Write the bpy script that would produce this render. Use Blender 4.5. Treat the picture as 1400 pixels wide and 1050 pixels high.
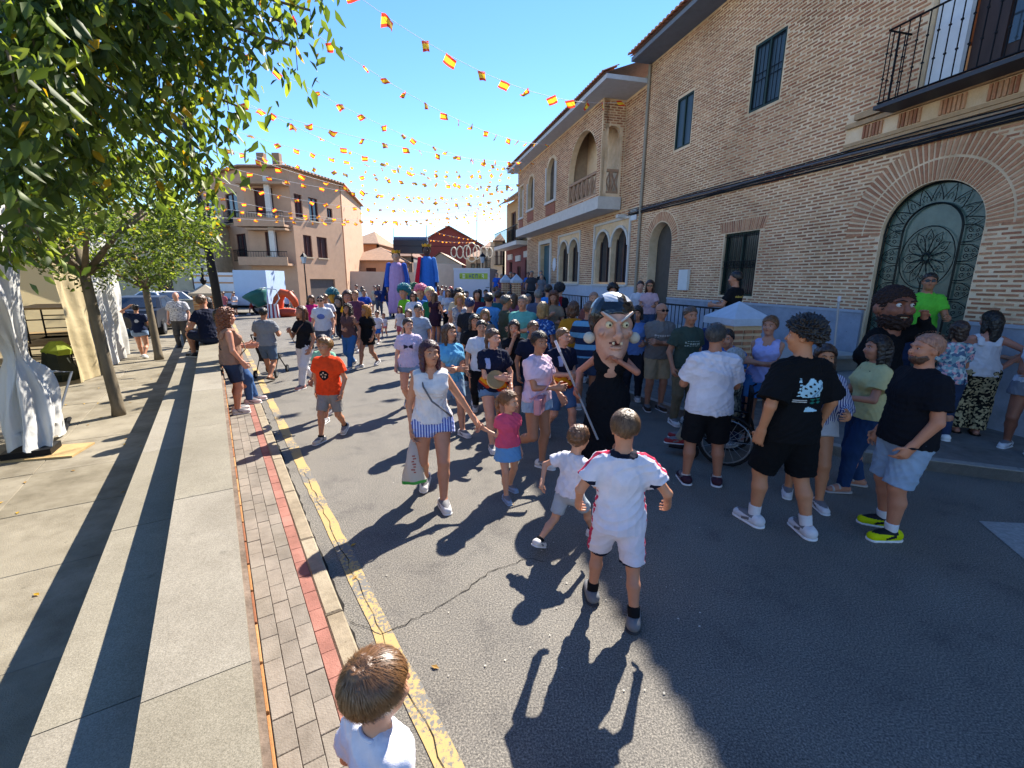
import bpy, bmesh, math, random, time
import numpy as np
from mathutils import Vector, Matrix
from mathutils.geometry import tessellate_polygon
T0 = time.time()
random.seed(7); np.random.seed(7)
for o in list(bpy.data.objects): bpy.data.objects.remove(o)
SC = bpy.context.scene
COL = SC.collection
R_ = math.radians

# ------------------------------------------------------------------ camera
FPX, PITCH, ROLL, CAMH = 620.0, R_(12.9), R_(0.5), 2.2
_fw = np.array([0, math.cos(PITCH), -math.sin(PITCH)]); _up = np.array([0, math.sin(PITCH), math.cos(PITCH)]); _rt = np.array([1.0, 0, 0])
CR = np.array([_rt*math.cos(ROLL)+_up*math.sin(ROLL), -_rt*math.sin(ROLL)+_up*math.cos(ROLL), _fw])
cam = bpy.data.cameras.new('camera'); camo = bpy.data.objects.new('camera', cam); COL.objects.link(camo)
cam.sensor_fit = 'HORIZONTAL'; cam.sensor_width = 36; cam.lens = 36*FPX/1400; cam.clip_start = .05; cam.clip_end = 3000
m = Matrix.Identity(4)
for i in range(3):
    m[i][0] = CR[0][i]; m[i][1] = CR[1][i]; m[i][2] = -CR[2][i]
m[2][3] = CAMH
camo.matrix_world = m
SC.camera = camo

# ------------------------------------------------------------------ light
SUN_AZ, SUN_EL = 26.0, 44.0          # azimuth clockwise from +Y
W = bpy.data.worlds.new('World'); SC.world = W; W.use_nodes = True
wn = W.node_tree; bg = wn.nodes['Background']; sk = wn.nodes.new('ShaderNodeTexSky'); sk.sky_type = 'NISHITA'; sk.sun_disc = False
sk.sun_elevation = R_(SUN_EL); sk.sun_rotation = R_(SUN_AZ); sk.air_density = 1.0; sk.dust_density = .0; sk.ozone_density = 3; sk.altitude = 400
hsn = wn.nodes.new('ShaderNodeHueSaturation'); hsn.inputs['Saturation'].default_value = 1.2; hsn.inputs['Hue'].default_value = .506
wn.links.new(sk.outputs[0], hsn.inputs['Color']); wn.links.new(hsn.outputs[0], bg.inputs[0]); bg.inputs[1].default_value = .107
sl = bpy.data.lights.new('sun', 'SUN'); sl.energy = 5.0; sl.angle = R_(.53); sl.color = (1, .93, .82)
so = bpy.data.objects.new('sun', sl); COL.objects.link(so)
sd = Vector((math.sin(R_(SUN_AZ))*math.cos(R_(SUN_EL)), math.cos(R_(SUN_AZ))*math.cos(R_(SUN_EL)), math.sin(R_(SUN_EL))))
so.rotation_euler = sd.to_track_quat('Z', 'Y').to_euler(); so.location = (6, 20, 30)
vs = SC.view_settings; vs.view_transform = 'Standard'; vs.look = 'None'; vs.exposure = 1.48; vs.gamma = 1; vs.use_curve_mapping = False

# ------------------------------------------------------------------ geometry helpers
def ray(px, py): return CR.T @ np.array([(px-700)/FPX, -(py-525)/FPX, 1.0])
def G(px, py, z=0.0):
    d = ray(px, py); t = (z-CAMH)/d[2]; return np.array([0, 0, CAMH])+d*t
def AT(px, py, Y):
    d = ray(px, py); return np.array([0, 0, CAMH])+d*(Y/d[1])
A33 = R_(-33); WU = np.array([math.sin(A33), math.cos(A33)]); WN = np.array([math.cos(A33), -math.sin(A33)])
def TN(t, n, z=0.0): p = WU*t+WN*n; return Vector((p[0], p[1], z))        # along / across the left wall
FA = R_(-14); FP0 = np.array([7.11, 6.27]); FU = np.array([math.sin(FA), math.cos(FA)]); FN = np.array([-math.cos(FA), math.sin(FA)])
def FW(s, z, o=0.0): p = FP0+FU*s+FN*o; return Vector((p[0], p[1], z))    # along the right facade, o = towards street
def lin(h):
    h = h.lstrip('#'); c = [int(h[i:i+2], 16)/255 for i in (0, 2, 4)]
    return tuple(x/12.92 if x <= .04045 else ((x+.055)/1.055)**2.4 for x in c)

# ------------------------------------------------------------------ materials
MC = {}
def mat(name, col, rough=.8, var=.15, scale=6.0, bump=.0, bscale=40.0, metal=0.0, spec=.3, col2=None, stretch=(1, 1, 1), detail=5.0, world=False, dirt=0.0, dscale=1.1):
    key = (name, col, rough, var, scale, bump, bscale, metal, col2, dirt)
    if key in MC: return MC[key]
    M = bpy.data.materials.new(name); M.use_nodes = True; nt = M.node_tree; b = nt.nodes['Principled BSDF']
    c = lin(col) if isinstance(col, str) else col
    b.inputs['Roughness'].default_value = rough; b.inputs['Metallic'].default_value = metal; b.inputs['Specular IOR Level'].default_value = spec
    tc = nt.nodes.new('ShaderNodeTexCoord'); mp = nt.nodes.new('ShaderNodeMapping'); mp.inputs['Scale'].default_value = stretch
    if world: gp = nt.nodes.new('ShaderNodeNewGeometry'); nt.links.new(gp.outputs['Position'], mp.inputs[0])
    else: nt.links.new(tc.outputs['Object'], mp.inputs[0])
    if var > 0 or col2:
        n = nt.nodes.new('ShaderNodeTexNoise'); n.inputs['Scale'].default_value = scale; n.inputs['Detail'].default_value = detail; n.inputs['Roughness'].default_value = .65
        nt.links.new(mp.outputs[0], n.inputs[0])
        rp = nt.nodes.new('ShaderNodeMapRange'); rp.inputs[1].default_value = .3; rp.inputs[2].default_value = .7
        nt.links.new(n.outputs[0], rp.inputs[0])
        mx = nt.nodes.new('ShaderNodeMix'); mx.data_type = 'RGBA'
        c2 = (lin(col2) if isinstance(col2, str) else col2) if col2 else tuple(min(1, x*(1+var)) for x in c)
        c1 = c if col2 else tuple(x*(1-var) for x in c)
        mx.inputs[6].default_value = (*c1, 1); mx.inputs[7].default_value = (*c2, 1)
        nt.links.new(rp.outputs[0], mx.inputs[0]); out = mx.outputs[2]
        if dirt:
            dn = nt.nodes.new('ShaderNodeTexNoise'); dn.inputs['Scale'].default_value = dscale; dn.inputs['Detail'].default_value = 9; dn.inputs['Roughness'].default_value = .72; nt.links.new(mp.outputs[0], dn.inputs[0])
            dr = nt.nodes.new('ShaderNodeValToRGB'); dr.color_ramp.elements[0].position = .36; dr.color_ramp.elements[0].color = (1-dirt, 1-dirt*1.05, 1-dirt*1.12, 1); dr.color_ramp.elements[1].position = .56; dr.color_ramp.elements[1].color = (1, 1, 1, 1); nt.links.new(dn.outputs[0], dr.inputs[0])
            sn = nt.nodes.new('ShaderNodeTexVoronoi'); sn.inputs['Scale'].default_value = dscale*5; nt.links.new(mp.outputs[0], sn.inputs[0]); sr = nt.nodes.new('ShaderNodeValToRGB'); sr.color_ramp.elements[0].position = .05; sr.color_ramp.elements[0].color = (1-dirt*.9,)*3+(1,); sr.color_ramp.elements[1].position = .1; sr.color_ramp.elements[1].color = (1, 1, 1, 1); nt.links.new(sn.outputs[0], sr.inputs[0])
            for src in (dr, sr):
                mm_ = nt.nodes.new('ShaderNodeMix'); mm_.data_type = 'RGBA'; mm_.blend_type = 'MULTIPLY'; mm_.inputs[0].default_value = 1; nt.links.new(out, mm_.inputs[6]); nt.links.new(src.outputs[0], mm_.inputs[7]); out = mm_.outputs[2]
        nt.links.new(out, b.inputs['Base Color'])
    else:
        b.inputs['Base Color'].default_value = (*c, 1)
    if bump > 0:
        n2 = nt.nodes.new('ShaderNodeTexNoise'); n2.inputs['Scale'].default_value = bscale; n2.inputs['Detail'].default_value = 4
        nt.links.new(mp.outputs[0], n2.inputs[0])
        bp = nt.nodes.new('ShaderNodeBump'); bp.inputs['Strength'].default_value = bump; bp.inputs['Distance'].default_value = .01
        nt.links.new(n2.outputs[0], bp.inputs['Height']); nt.links.new(bp.outputs[0], b.inputs['Normal'])
    MC[key] = M
    return M
def nodemat(name):
    M = bpy.data.materials.new(name); M.use_nodes = True; nt = M.node_tree
    return M, nt, nt.nodes['Principled BSDF']
def cloth(col, rough=.9): return mat('cloth_'+(col.strip('#') if isinstance(col, str) else 'x'), col, rough, .10, 9, .22, 330, spec=.15)
def skinm(col):
    key = ('skin', col)
    if key in MC: return MC[key]
    M = mat('skin_'+col, col, .5, .07, 14, .08, 90, spec=.35, )
    b = M.node_tree.nodes['Principled BSDF']
    b.inputs['Subsurface Weight'].default_value = .06; b.inputs['Subsurface Radius'].default_value = (.02, .008, .004); b.inputs['Subsurface Scale'].default_value = .3
    MC[key] = M; return M
def hairm(col):
    key = ('hair', col)
    if key in MC: return MC[key]
    c = lin(col)
    M = mat('hair_'+col, tuple(x*.6 for x in c), .42, 0, 60, .9, 70, spec=.5, col2=tuple(min(1, x*1.5) for x in c), stretch=(1, 1, .22))
    MC[key] = M; return M
def stripes(name, ca, cb, freq, axis='X', sharp=.5, rough=.9):
    key = ('st', name)
    if key in MC: return MC[key]
    M, nt, b = nodemat(name); b.inputs['Roughness'].default_value = rough; b.inputs['Specular IOR Level'].default_value = .15
    tc = nt.nodes.new('ShaderNodeTexCoord'); sp = nt.nodes.new('ShaderNodeSeparateXYZ'); nt.links.new(tc.outputs['Object'], sp.inputs[0])
    mu = nt.nodes.new('ShaderNodeMath'); mu.operation = 'MULTIPLY'; mu.inputs[1].default_value = freq; nt.links.new(sp.outputs[axis], mu.inputs[0])
    fr = nt.nodes.new('ShaderNodeMath'); fr.operation = 'FRACT'; nt.links.new(mu.outputs[0], fr.inputs[0])
    gt = nt.nodes.new('ShaderNodeMath'); gt.operation = 'GREATER_THAN'; gt.inputs[1].default_value = sharp; nt.links.new(fr.outputs[0], gt.inputs[0])
    mx = nt.nodes.new('ShaderNodeMix'); mx.data_type = 'RGBA'; mx.inputs[6].default_value = (*lin(ca), 1); mx.inputs[7].default_value = (*lin(cb), 1)
    nt.links.new(gt.outputs[0], mx.inputs[0]); nt.links.new(mx.outputs[2], b.inputs['Base Color']); MC[key] = M
    return M
def spots(name, cols, scale, rough=.9):
    key = ('sp', name)
    if key in MC: return MC[key]
    M, nt, b = nodemat(name); b.inputs['Roughness'].default_value = rough; b.inputs['Specular IOR Level'].default_value = .15
    tc = nt.nodes.new('ShaderNodeTexCoord'); v = nt.nodes.new('ShaderNodeTexVoronoi'); v.inputs['Scale'].default_value = scale
    nt.links.new(tc.outputs['Object'], v.inputs[0]); s = nt.nodes.new('ShaderNodeSeparateColor'); nt.links.new(v.outputs['Color'], s.inputs[0])
    r = nt.nodes.new('ShaderNodeValToRGB'); r.color_ramp.interpolation = 'CONSTANT'
    while len(r.color_ramp.elements) < len(cols): r.color_ramp.elements.new(.5)
    for i, c in enumerate(cols):
        r.color_ramp.elements[i].position = i/len(cols); r.color_ramp.elements[i].color = (*lin(c), 1)
    nt.links.new(s.outputs[0], r.inputs[0]); nt.links.new(r.outputs[0], b.inputs['Base Color']); MC[key] = M
    return M

# ------------------------------------------------------------------ object helpers
def link(o, parent=None):
    COL.objects.link(o)
    if parent is not None: o.parent = parent
    return o
def tag(o, label=None, cat=None, group=None, kind=None):
    if label: o['label'] = label
    if cat: o['category'] = cat
    if group: o['group'] = group
    if kind: o['kind'] = kind
    return o
def empty(name, loc=(0, 0, 0), rz=0.0, label=None, cat=None, group=None):
    o = bpy.data.objects.new(name, None); o.empty_display_size = .1; COL.objects.link(o); o.location = loc; o.rotation_euler = (0, 0, rz)
    return tag(o, label, cat, group)
def meshdata(name, v, f, mats, mi=None, smooth=False):
    me = bpy.data.meshes.new(name)
    if isinstance(v, np.ndarray) and isinstance(f, np.ndarray):
        nv, nf, k = len(v), len(f), f.shape[1]
        me.vertices.add(nv); me.vertices.foreach_set('co', np.ascontiguousarray(v, np.float32).ravel())
        me.loops.add(nf*k); me.loops.foreach_set('vertex_index', np.ascontiguousarray(f, np.int32).ravel())
        me.polygons.add(nf); me.polygons.foreach_set('loop_start', np.arange(0, nf*k, k, dtype=np.int32))
        me.update(calc_edges=True)
    else:
        me.from_pydata([tuple(x) for x in v], [], [tuple(int(i) for i in x) for x in f])
    for mm in (mats if isinstance(mats, (list, tuple)) else [mats]): me.materials.append(mm)
    if mi is not None: me.polygons.foreach_set('material_index', np.asarray(mi, np.int32))
    if smooth: me.polygons.foreach_set('use_smooth', np.ones(len(me.polygons), bool))
    me.update()
    return me
class MB:
    """collects shapes for ONE mesh object"""
    def __init__(s): s.v = []; s.f = []; s.mi = []; s.m = 0
    def add(s, v, f):
        b = len(s.v); s.v += [Vector(x) for x in v]; s.f += [tuple(i+b for i in q) for q in f]; s.mi += [s.m]*len(f); return s
    def hexa(s, p):      # 8 points: bottom 4 ccw, top 4
        return s.add(p, [(3, 2, 1, 0), (4, 5, 6, 7), (0, 1, 5, 4), (1, 2, 6, 5), (2, 3, 7, 6), (3, 0, 4, 7)])
    def box(s, c, d, rz=0.0):
        x, y, z = d[0]/2, d[1]/2, d[2]/2; cs, sn = math.cos(rz), math.sin(rz); c = Vector(c)
        P = [(-x, -y, -z), (x, -y, -z), (x, y, -z), (-x, y, -z), (-x, -y, z), (x, -y, z), (x, y, z), (-x, y, z)]
        return s.hexa([c+Vector((a*cs-b*sn, a*sn+b*cs, h)) for a, b, h in P])
    def prism(s, pts, z0, z1):      # polygon pts (x,y) ccw extruded vertically
        n = len(pts); v = [Vector((p[0], p[1], z0)) for p in pts]+[Vector((p[0], p[1], z1)) for p in pts]
        b = len(s.v); s.v += v
        F = [tuple(b+i for i in reversed(range(n))), tuple(b+n+i for i in range(n))]+[(b+i, b+(i+1) % n, b+n+(i+1) % n, b+n+i) for i in range(n)]
        s.f += F; s.mi += [s.m]*len(F); return s
    def tube(s, pts, r, n=8, cap=True):
        pts = [Vector(p) for p in pts]; rs = r if isinstance(r, (list, tuple)) else [r]*len(pts); b = len(s.v); k = len(pts)
        for i, p in enumerate(pts):
            t = (pts[min(i+1, k-1)]-pts[max(i-1, 0)]).normalized(); a = t.cross(Vector((0, 0, 1)))
            if a.length < .05: a = t.cross(Vector((1, 0, 0)))
            a.normalize(); c = t.cross(a).normalized()
            for j in range(n):
                w = 2*math.pi*j/n; s.v.append(p+(a*math.cos(w)+c*math.sin(w))*rs[i])
        F = [(b+i*n+j, b+i*n+(j+1) % n, b+(i+1)*n+(j+1) % n, b+(i+1)*n+j) for i in range(k-1) for j in range(n)]
        if cap: F += [tuple(b+j for j in reversed(range(n))), tuple(b+(k-1)*n+j for j in range(n))]
        s.f += F; s.mi += [s.m]*len(F); return s
    def lathe(s, c, prof, n=12):    # prof: (r, z) list
        return s.tube2(c, prof, n)
    def tube2(s, c, prof, n):
        b = len(s.v); c = Vector(c); k = len(prof)
        for r, z in prof:
            for j in range(n):
                w = 2*math.pi*j/n; s.v.append(c+Vector((r*math.cos(w), r*math.sin(w), z)))
        F = [(b+i*n+j, b+i*n+(j+1) % n, b+(i+1)*n+(j+1) % n, b+(i+1)*n+j) for i in range(k-1) for j in range(n)]
        F += [tuple(b+j for j in reversed(range(n))), tuple(b+(k-1)*n+j for j in range(n))]
        s.f += F; s.mi += [s.m]*len(F); return s
    def build(s, name, mats, parent=None, smooth=False, loc=None):
        me = meshdata(name, s.v, s.f, mats, s.mi if isinstance(mats, (list, tuple)) else None, smooth)
        o = link(bpy.data.objects.new(name, me), parent)
        if loc is not None: o.location = loc
        return o
def thing(name, loc, label, cat, rz=0.0, group=None): return empty(name, loc, rz, label, cat, group)
def polyplate(outer, holes, frame, thick, name, m, parent=None):
    """flat wall panel with holes; outer/holes are (s,z) lists; frame(s,z,o) -> point; front at o=0, back at o=-thick"""
    loops = [outer]+list(holes); allp = [p for l in loops for p in l]
    tris = tessellate_polygon([[Vector((p[0], p[1], 0)) for p in l] for l in loops])
    n = len(allp); v = [frame(p[0], p[1], 0.0) for p in allp]+[frame(p[0], p[1], -thick) for p in allp]
    f = [tuple(t) for t in tris]+[tuple(i+n for i in reversed(t)) for t in tris]; b = 0
    for l in loops:
        k = len(l); f += [(b+i, b+(i+1) % k, n+b+(i+1) % k, n+b+i) for i in range(k)]; b += k
    me = meshdata(name, v, f, m); bm = bmesh.new(); bm.from_mesh(me); bmesh.ops.recalc_face_normals(bm, faces=bm.faces); bm.to_mesh(me); bm.free()
    return link(bpy.data.objects.new(name, me), parent)
def arch(s0, s1, z0, ztop, n=16):
    """arched opening outline (s,z): springs so that the arch is a half circle"""
    r = (s1-s0)/2; c = (s0+s1)/2; zs = ztop-r
    return [(s0, z0), (s1, z0)]+[(c+r*math.cos(a), zs+r*math.sin(a)) for a in [math.pi*i/n for i in range(n+1)]]
# ================================================================== GROUND
def asphalt_mat():
    M, nt, b = nodemat('asphalt'); b.inputs['Roughness'].default_value = .85; b.inputs['Specular IOR Level'].default_value = .25
    tc = nt.nodes.new('ShaderNodeTexCoord')
    def noise(sc, det=4, rg=.6):
        n = nt.nodes.new('ShaderNodeTexNoise'); n.inputs['Scale'].default_value = sc; n.inputs['Detail'].default_value = det; n.inputs['Roughness'].default_value = rg
        nt.links.new(tc.outputs['Object'], n.inputs[0]); return n
    def ramp(n, p):
        r = nt.nodes.new('ShaderNodeValToRGB'); nt.links.new(n.outputs[0], r.inputs[0])
        while len(r.color_ramp.elements) < len(p): r.color_ramp.elements.new(.5)
        for e, (x, c) in zip(r.color_ramp.elements, p): e.position = x; e.color = (*c, 1)
        return r
    def mix(a, bb, f, mode='MULTIPLY'):
        x = nt.nodes.new('ShaderNodeMix'); x.data_type = 'RGBA'; x.blend_type = mode; x.inputs[0].default_value = f
        nt.links.new(a.outputs[0 if a.type != 'MIX' else 2], x.inputs[6]); nt.links.new(bb.outputs[0], x.inputs[7]); return x
    big = ramp(noise(.55, 5), [(.3, (.114, .105, .092)), (.7, (.148, .138, .122))])
    spk = ramp(noise(95, 2, .8), [(.30, (.34, .34, .35)), (.5, (1, 1, 1)), (.68, (2.1, 2.05, 1.95))])
    pat = ramp(noise(2.3, 6, .7), [(.34, (.68, .68, .70)), (.46, (.97, .97, .97)), (.70, (1.12, 1.11, 1.08))])
    vo = nt.nodes.new('ShaderNodeTexVoronoi'); vo.inputs['Scale'].default_value = 26; nt.links.new(tc.outputs['Object'], vo.inputs[0])
    peb = ramp(vo, [(.035, (1.9, 1.85, 1.75)), (.06, (1, 1, 1))])
    x = mix(mix(mix(big, spk, 1.0), pat, .75), peb, .9)
    nt.links.new(x.outputs[2], b.inputs['Base Color'])
    nb = noise(120, 3, .7); bp = nt.nodes.new('ShaderNodeBump'); bp.inputs['Strength'].default_value = .6; bp.inputs['Distance'].default_value = .006
    nt.links.new(nb.outputs[0], bp.inputs['Height']); nt.links.new(bp.outputs[0], b.inputs['Normal'])
    return M
ASPH = asphalt_mat()
CONC = mat('concrete_slab', '#aca28b', .9, .0, 3.0, .4, 120, col2='#c6bda6')
GRAN = mat('granite_cap', '#a39b89', .8, 0, 75, .3, 150, col2='#cdc6b4', detail=2)
GREYP = mat('grey_paver', '#8e8474', .9, .14, 9, .4, 110)
REDP = mat('red_paver', '#ad7466', .9, .14, 9, .4, 110)
KERB = mat('kerb_stone', '#a99c86', .85, .14, 25, .4, 130)
OCHRE = mat('ochre_brick', '#c08a54', .9, .25, 12, .5, 60)
mb = MB(); mb.add([(-900, -300, -.03), (900, -300, -.03), (900, 1500, -.03), (-900, 1500, -.03)], [(0, 1, 2, 3)])
tag(mb.build('ground', mat('dusty_ground', '#8d877c', .95, .2, .3)), kind='structure')
mb = MB(); mb.add([(-70, -12, 0), (60, -12, 0), (60, 140, 0), (-70, 140, 0)], [(0, 1, 2, 3)])
road = tag(mb.build('road', ASPH), kind='structure')
# yellow line (worn paint)
Y, nt, b = nodemat('worn_yellow_paint'); b.inputs['Roughness'].default_value = .8
tc = nt.nodes.new('ShaderNodeTexCoord')
n1 = nt.nodes.new('ShaderNodeTexNoise'); n1.inputs['Scale'].default_value = 38; n1.inputs['Detail'].default_value = 6; n1.inputs['Roughness'].default_value = .75
n2 = nt.nodes.new('ShaderNodeTexNoise'); n2.inputs['Scale'].default_value = 1.6; n2.inputs['Detail'].default_value = 3
nt.links.new(tc.outputs['Object'], n1.inputs[0]); nt.links.new(tc.outputs['Object'], n2.inputs[0])
ad = nt.nodes.new('ShaderNodeMath'); ad.operation = 'ADD'; nt.links.new(n1.outputs[0], ad.inputs[0]); nt.links.new(n2.outputs[0], ad.inputs[1])
rp = nt.nodes.new('ShaderNodeValToRGB'); e = rp.color_ramp.elements; e[0].position = .93/2; e[0].color = (.13, .125, .115, 1); e[1].position = 1.0/2; e[1].color = (.38, .26, .095, 1)
hf = nt.nodes.new('ShaderNodeMath'); hf.operation = 'MULTIPLY'; hf.inputs[1].default_value = .5; nt.links.new(ad.outputs[0], hf.inputs[0])
nt.links.new(hf.outputs[0], rp.inputs[0]); nt.links.new(rp.outputs[0], b.inputs['Base Color'])
rng = random.Random(3)
L, Rr = [], []
for i in range(160):
    t = -1+i*.18
    L.append(TN(t, .605+rng.uniform(-.008, .008), .005)); Rr.append(TN(t, .722+rng.uniform(-.008, .008), .005))
mb = MB(); mb.add(L+Rr, [(i, 160+i, 161+i, i+1) for i in range(159)])
mb.build('yellow_line', Y, road)
DARK = mat('dark_gap', '#1d1b18', 1, .3, 20)
def ribbon(name, pts, w, z, m, parent, wob=.012):
    A, B = [], []
    for i, p in enumerate(pts):
        p = Vector((p[0], p[1], 0)); q = Vector((*pts[min(i+1, len(pts)-1)][:2], 0))-Vector((*pts[max(i-1, 0)][:2], 0)); n = Vector((-q.y, q.x, 0)).normalized()
        ww = w*rng.uniform(.4, 1.3); j = n*rng.uniform(-wob, wob)
        A.append(p+j+n*ww+Vector((0, 0, z))); B.append(p+j-n*ww+Vector((0, 0, z)))
    k = len(pts); mm = MB(); mm.add(A+B, [(i, i+1, k+i+1, k+i) for i in range(k-1)]); return mm.build(name, m, parent)
def polyl(pts, step=.09):
    out = []
    for a, c in zip(pts[:-1], pts[1:]):
        a = np.array(a[:2]); c = np.array(c[:2]); n = max(1, int(np.linalg.norm(c-a)/step))
        out += [a+(c-a)*i/n for i in range(n)]
    return out+[np.array(pts[-1][:2])]
ribbon('road_crack', polyl([G(545, 858), G(590, 836), G(640, 805), G(668, 783), G(720, 765), G(748, 768)], .045), .0032, .006, DARK, road, .016)
ribbon('road_crack', polyl([G(480, 850), G(520, 870), G(545, 858)], .045), .0032, .006, DARK, road, .016)
ribbon('road_crack', polyl([TN(i*.2+1.2, .655) for i in range(22)]), .0022, .0085, DARK, road, .016)
ribbon('gutter_gap', polyl([TN(-1+i*.1, .485) for i in range(260)], .1), .022, .004, DARK, road, .014)
# white arrow on the road at the right edge
mb = MB(); mb.add([(*G(1338, 713)[:2], .005), (*G(1400, 765)[:2], .005), (*G(1420, 775)[:2], .005), (*G(1500, 735)[:2], .005), (*G(1400, 716)[:2], .005)], [(0, 1, 2, 3, 4)])
mb.build('painted_arrow', mat('worn_white_paint', '#8f8f8c', .8, .25, 30), road)

# ---- left pavement with pavers
pav = tag(empty('pavement_left'), kind='structure')
def tnbox(mm, t0, t1, n0, n1, z0, z1): return mm.hexa([TN(t0, n0, z0), TN(t0, n1, z0), TN(t1, n1, z0), TN(t1, n0, z0), TN(t0, n0, z1), TN(t0, n1, z1), TN(t1, n1, z1), TN(t1, n0, z1)])
mb = MB(); tnbox(mb, -1.5, 26, -.02, .455, -.01, .108); mb.build('bedding', mat('joint_sand', '#5f584c', 1, .2, 30), pav)
def unit(name, d, m, bev=.004):
    bm = bmesh.new(); bmesh.ops.create_cube(bm, size=1); bmesh.ops.scale(bm, vec=d, verts=bm.verts)
    bmesh.ops.bevel(bm, geom=[e for e in bm.edges if all(v.co.z > 0 for v in e.verts)], offset=bev, segments=1, affect='EDGES')
    me = bpy.data.meshes.new(name); bm.to_mesh(me); bm.free(); me.materials.append(m); return me
gm = [unit('paver', (.0905, .1975, .03), mat('grey_paver_%d' % i, c, .9, .12, 9, .4, 110, world=True, dirt=.3, dscale=2.2), .003) for i, c in enumerate(('#7d766c', '#827a70', '#787168'))]
rm = [unit('red_paver', (.079, .1975, .03), mat('red_paver_%d' % i, c, .9, .12, 9, .4, 110, world=True, dirt=.3, dscale=2.2), .003) for i, c in enumerate(('#94665a', '#8f6156', '#9a6c60'))]
km = [unit('kerb_stone', (.11, .99, .16), mat('kerb_%d' % i, c, .85, .14, 25, .4, 130, world=True, dirt=.35, dscale=2.0), .012) for i, c in enumerate(('#938874', '#8d816d'))]
def put(name, me, loc, rz, parent, kind=None, sc=None):
    o = bpy.data.objects.new(name, me); COL.objects.link(o); o.parent = parent; o.location = loc; o.rotation_euler = (0, 0, rz)
    if sc: o.scale = sc
    return o
for c in range(3):
    for i in range(62):
        t = .2+i*.2+(c % 2)*.1; p = TN(t, .047+c*.0925, .104+rng.uniform(-.002, .003)); put('paver', rng.choice(gm), p, -A33+rng.uniform(-.008, .008), pav)
for i in range(70):
    p = TN(.1+i*.2, .319, .105+rng.uniform(-.002, .003)); put('red_paver', rng.choice(rm), p, -A33+rng.uniform(-.006, .006), pav)
for i in range(26):
    p = TN(-.8+i*1.0, .414, .047); put('kerb_stone', rng.choice(km), p, -A33, pav)

# ---- wall between plaza and street: bricks, cap stones, step
wl = thing('plaza_wall', TN(8, 0, 0), 'low stone-capped wall between plaza and yellow-lined street', 'wall'); WLI = Vector(wl.location)
def tnb(name, t0, t1, n0, n1, z0, z1, m, parent, bev=0):
    mm = MB(); tnbox(mm, t0, t1, n0, n1, z0, z1); mm.v = [x-WLI for x in mm.v]; return mm.build(name, m, parent)
tnb('core', -2, 22.5, -.33, -.012, 0, .80, mat('wall_mortar', '#75665a', .95, .3, 15, .5, 60, dirt=.4, dscale=4), wl)
tnb('step_core', -2, 22.5, -.70, -.33, 0, .50, mat('wall_mortar', '#75665a', .95, .3, 15, .5, 60, dirt=.4, dscale=4), wl)
capm = [mat('granite_cap_%d' % i, c, .8, 0, 210, .2, 260, col2=d, detail=3, dirt=.25, dscale=.9) for i, (c, d) in enumerate((('#6b6556', '#999180'), ('#676152', '#948c7b'), ('#6f695c', '#9d9586')))]
t = -1.6; i = 0
while t < 22:
    L_ = 1.62; tnb('cap_stone', t, t+L_-.006, -.345, -.036, .80, .87-rng.uniform(0, .002), capm[i % 3], wl)
    tnb('step_stone', t+.4, t+.4+L_-.006, -.735, -.347, .50, .58-rng.uniform(0, .002), capm[(i+1) % 3], wl); t += L_; i += 1
bmA = [unit('brick', (.012, .235, .045), mat('ochre_%d' % i, c, .9, .2, 14, .5, 60), .003) for i, c in enumerate(('#94683f', '#875636', '#9f774e', '#7a4c33'))]
for r in range(9):
    for i in range(33):
        p = TN(.9+i*.25+(r % 2)*.125, -.008, .165+r*.068)-WLI; put('brick', rng.choice(bmA), p, -A33, wl)
# ---- plaza floor: slabs
plz = tag(empty('plaza'), kind='structure')
mb = MB(); mb.add([TN(-6, -.70, .012), TN(24, -.70, .012), TN(24, -30, .012), TN(-6, -30, .012)], [(3, 2, 1, 0)]); mb.build('plaza_bed', mat('slab_joint', '#6f6757', 1, .2, 20), plz)
sm = [unit('slab', (1.194, 1.194, .03), mat('plaza_slab_%d' % i, c, .9, 0, 2.2, .45, 130, col2=d, world=True, dirt=.28), .004) for i, (c, d) in enumerate((('#726a5a', '#88806f'), ('#6e6655', '#837b6a'), ('#776f5f', '#8d8574')))]
for i in range(20):
    for j in range(12):
        p = TN(-.9+i*1.2+(j % 2)*.0, -1.33-j*1.2, .013+rng.uniform(-.002, .003)); put('slab', rng.choice(sm), p, -A33, plz)
# tree pits are dark soil patches with leaves
# ---- right pavement and terrace
swp = [(9.5, 2.2), (7.2, 4.1), (5.8, 4.79), (4.43, 5.35), (3.56, 6.18), (2.75, 7.3), (1.95, 8.9), (1.1, 11), (.3, 14), (-1.0, 20), (-3.5, 32), (6, 36), (14, 3)]
swp = swp[::-1]
prt = tag(empty('pavement_right'), kind='structure')
mb = MB(); mb.prism([(p[0], p[1]) for p in swp[::-1]], -.01, .13)
mb.build('paving', mat('pavement_grey', '#75706b', .9, .2, 6, .4, 90, dirt=.3), prt)
def edgek(pts, w, z0, z1, m, name, parent):
    for a, c in zip(pts[:-1], pts[1:]):
        a = Vector((*a, 0)); c = Vector((*c, 0)); d = c-a; n = max(1, round(d.length/1.0)); nn = Vector((-d.y, d.x, 0)).normalized()*w
        for i in range(n):
            p = a+d*(i/n)+d.normalized()*.004; q = a+d*((i+1)/n)-d.normalized()*.004
            mm = MB(); mm.hexa([x+Vector((0, 0, z)) for z in (z0, z1) for x in (p-nn, q-nn, q, p)]); mm.build(name, m, parent)
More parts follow.
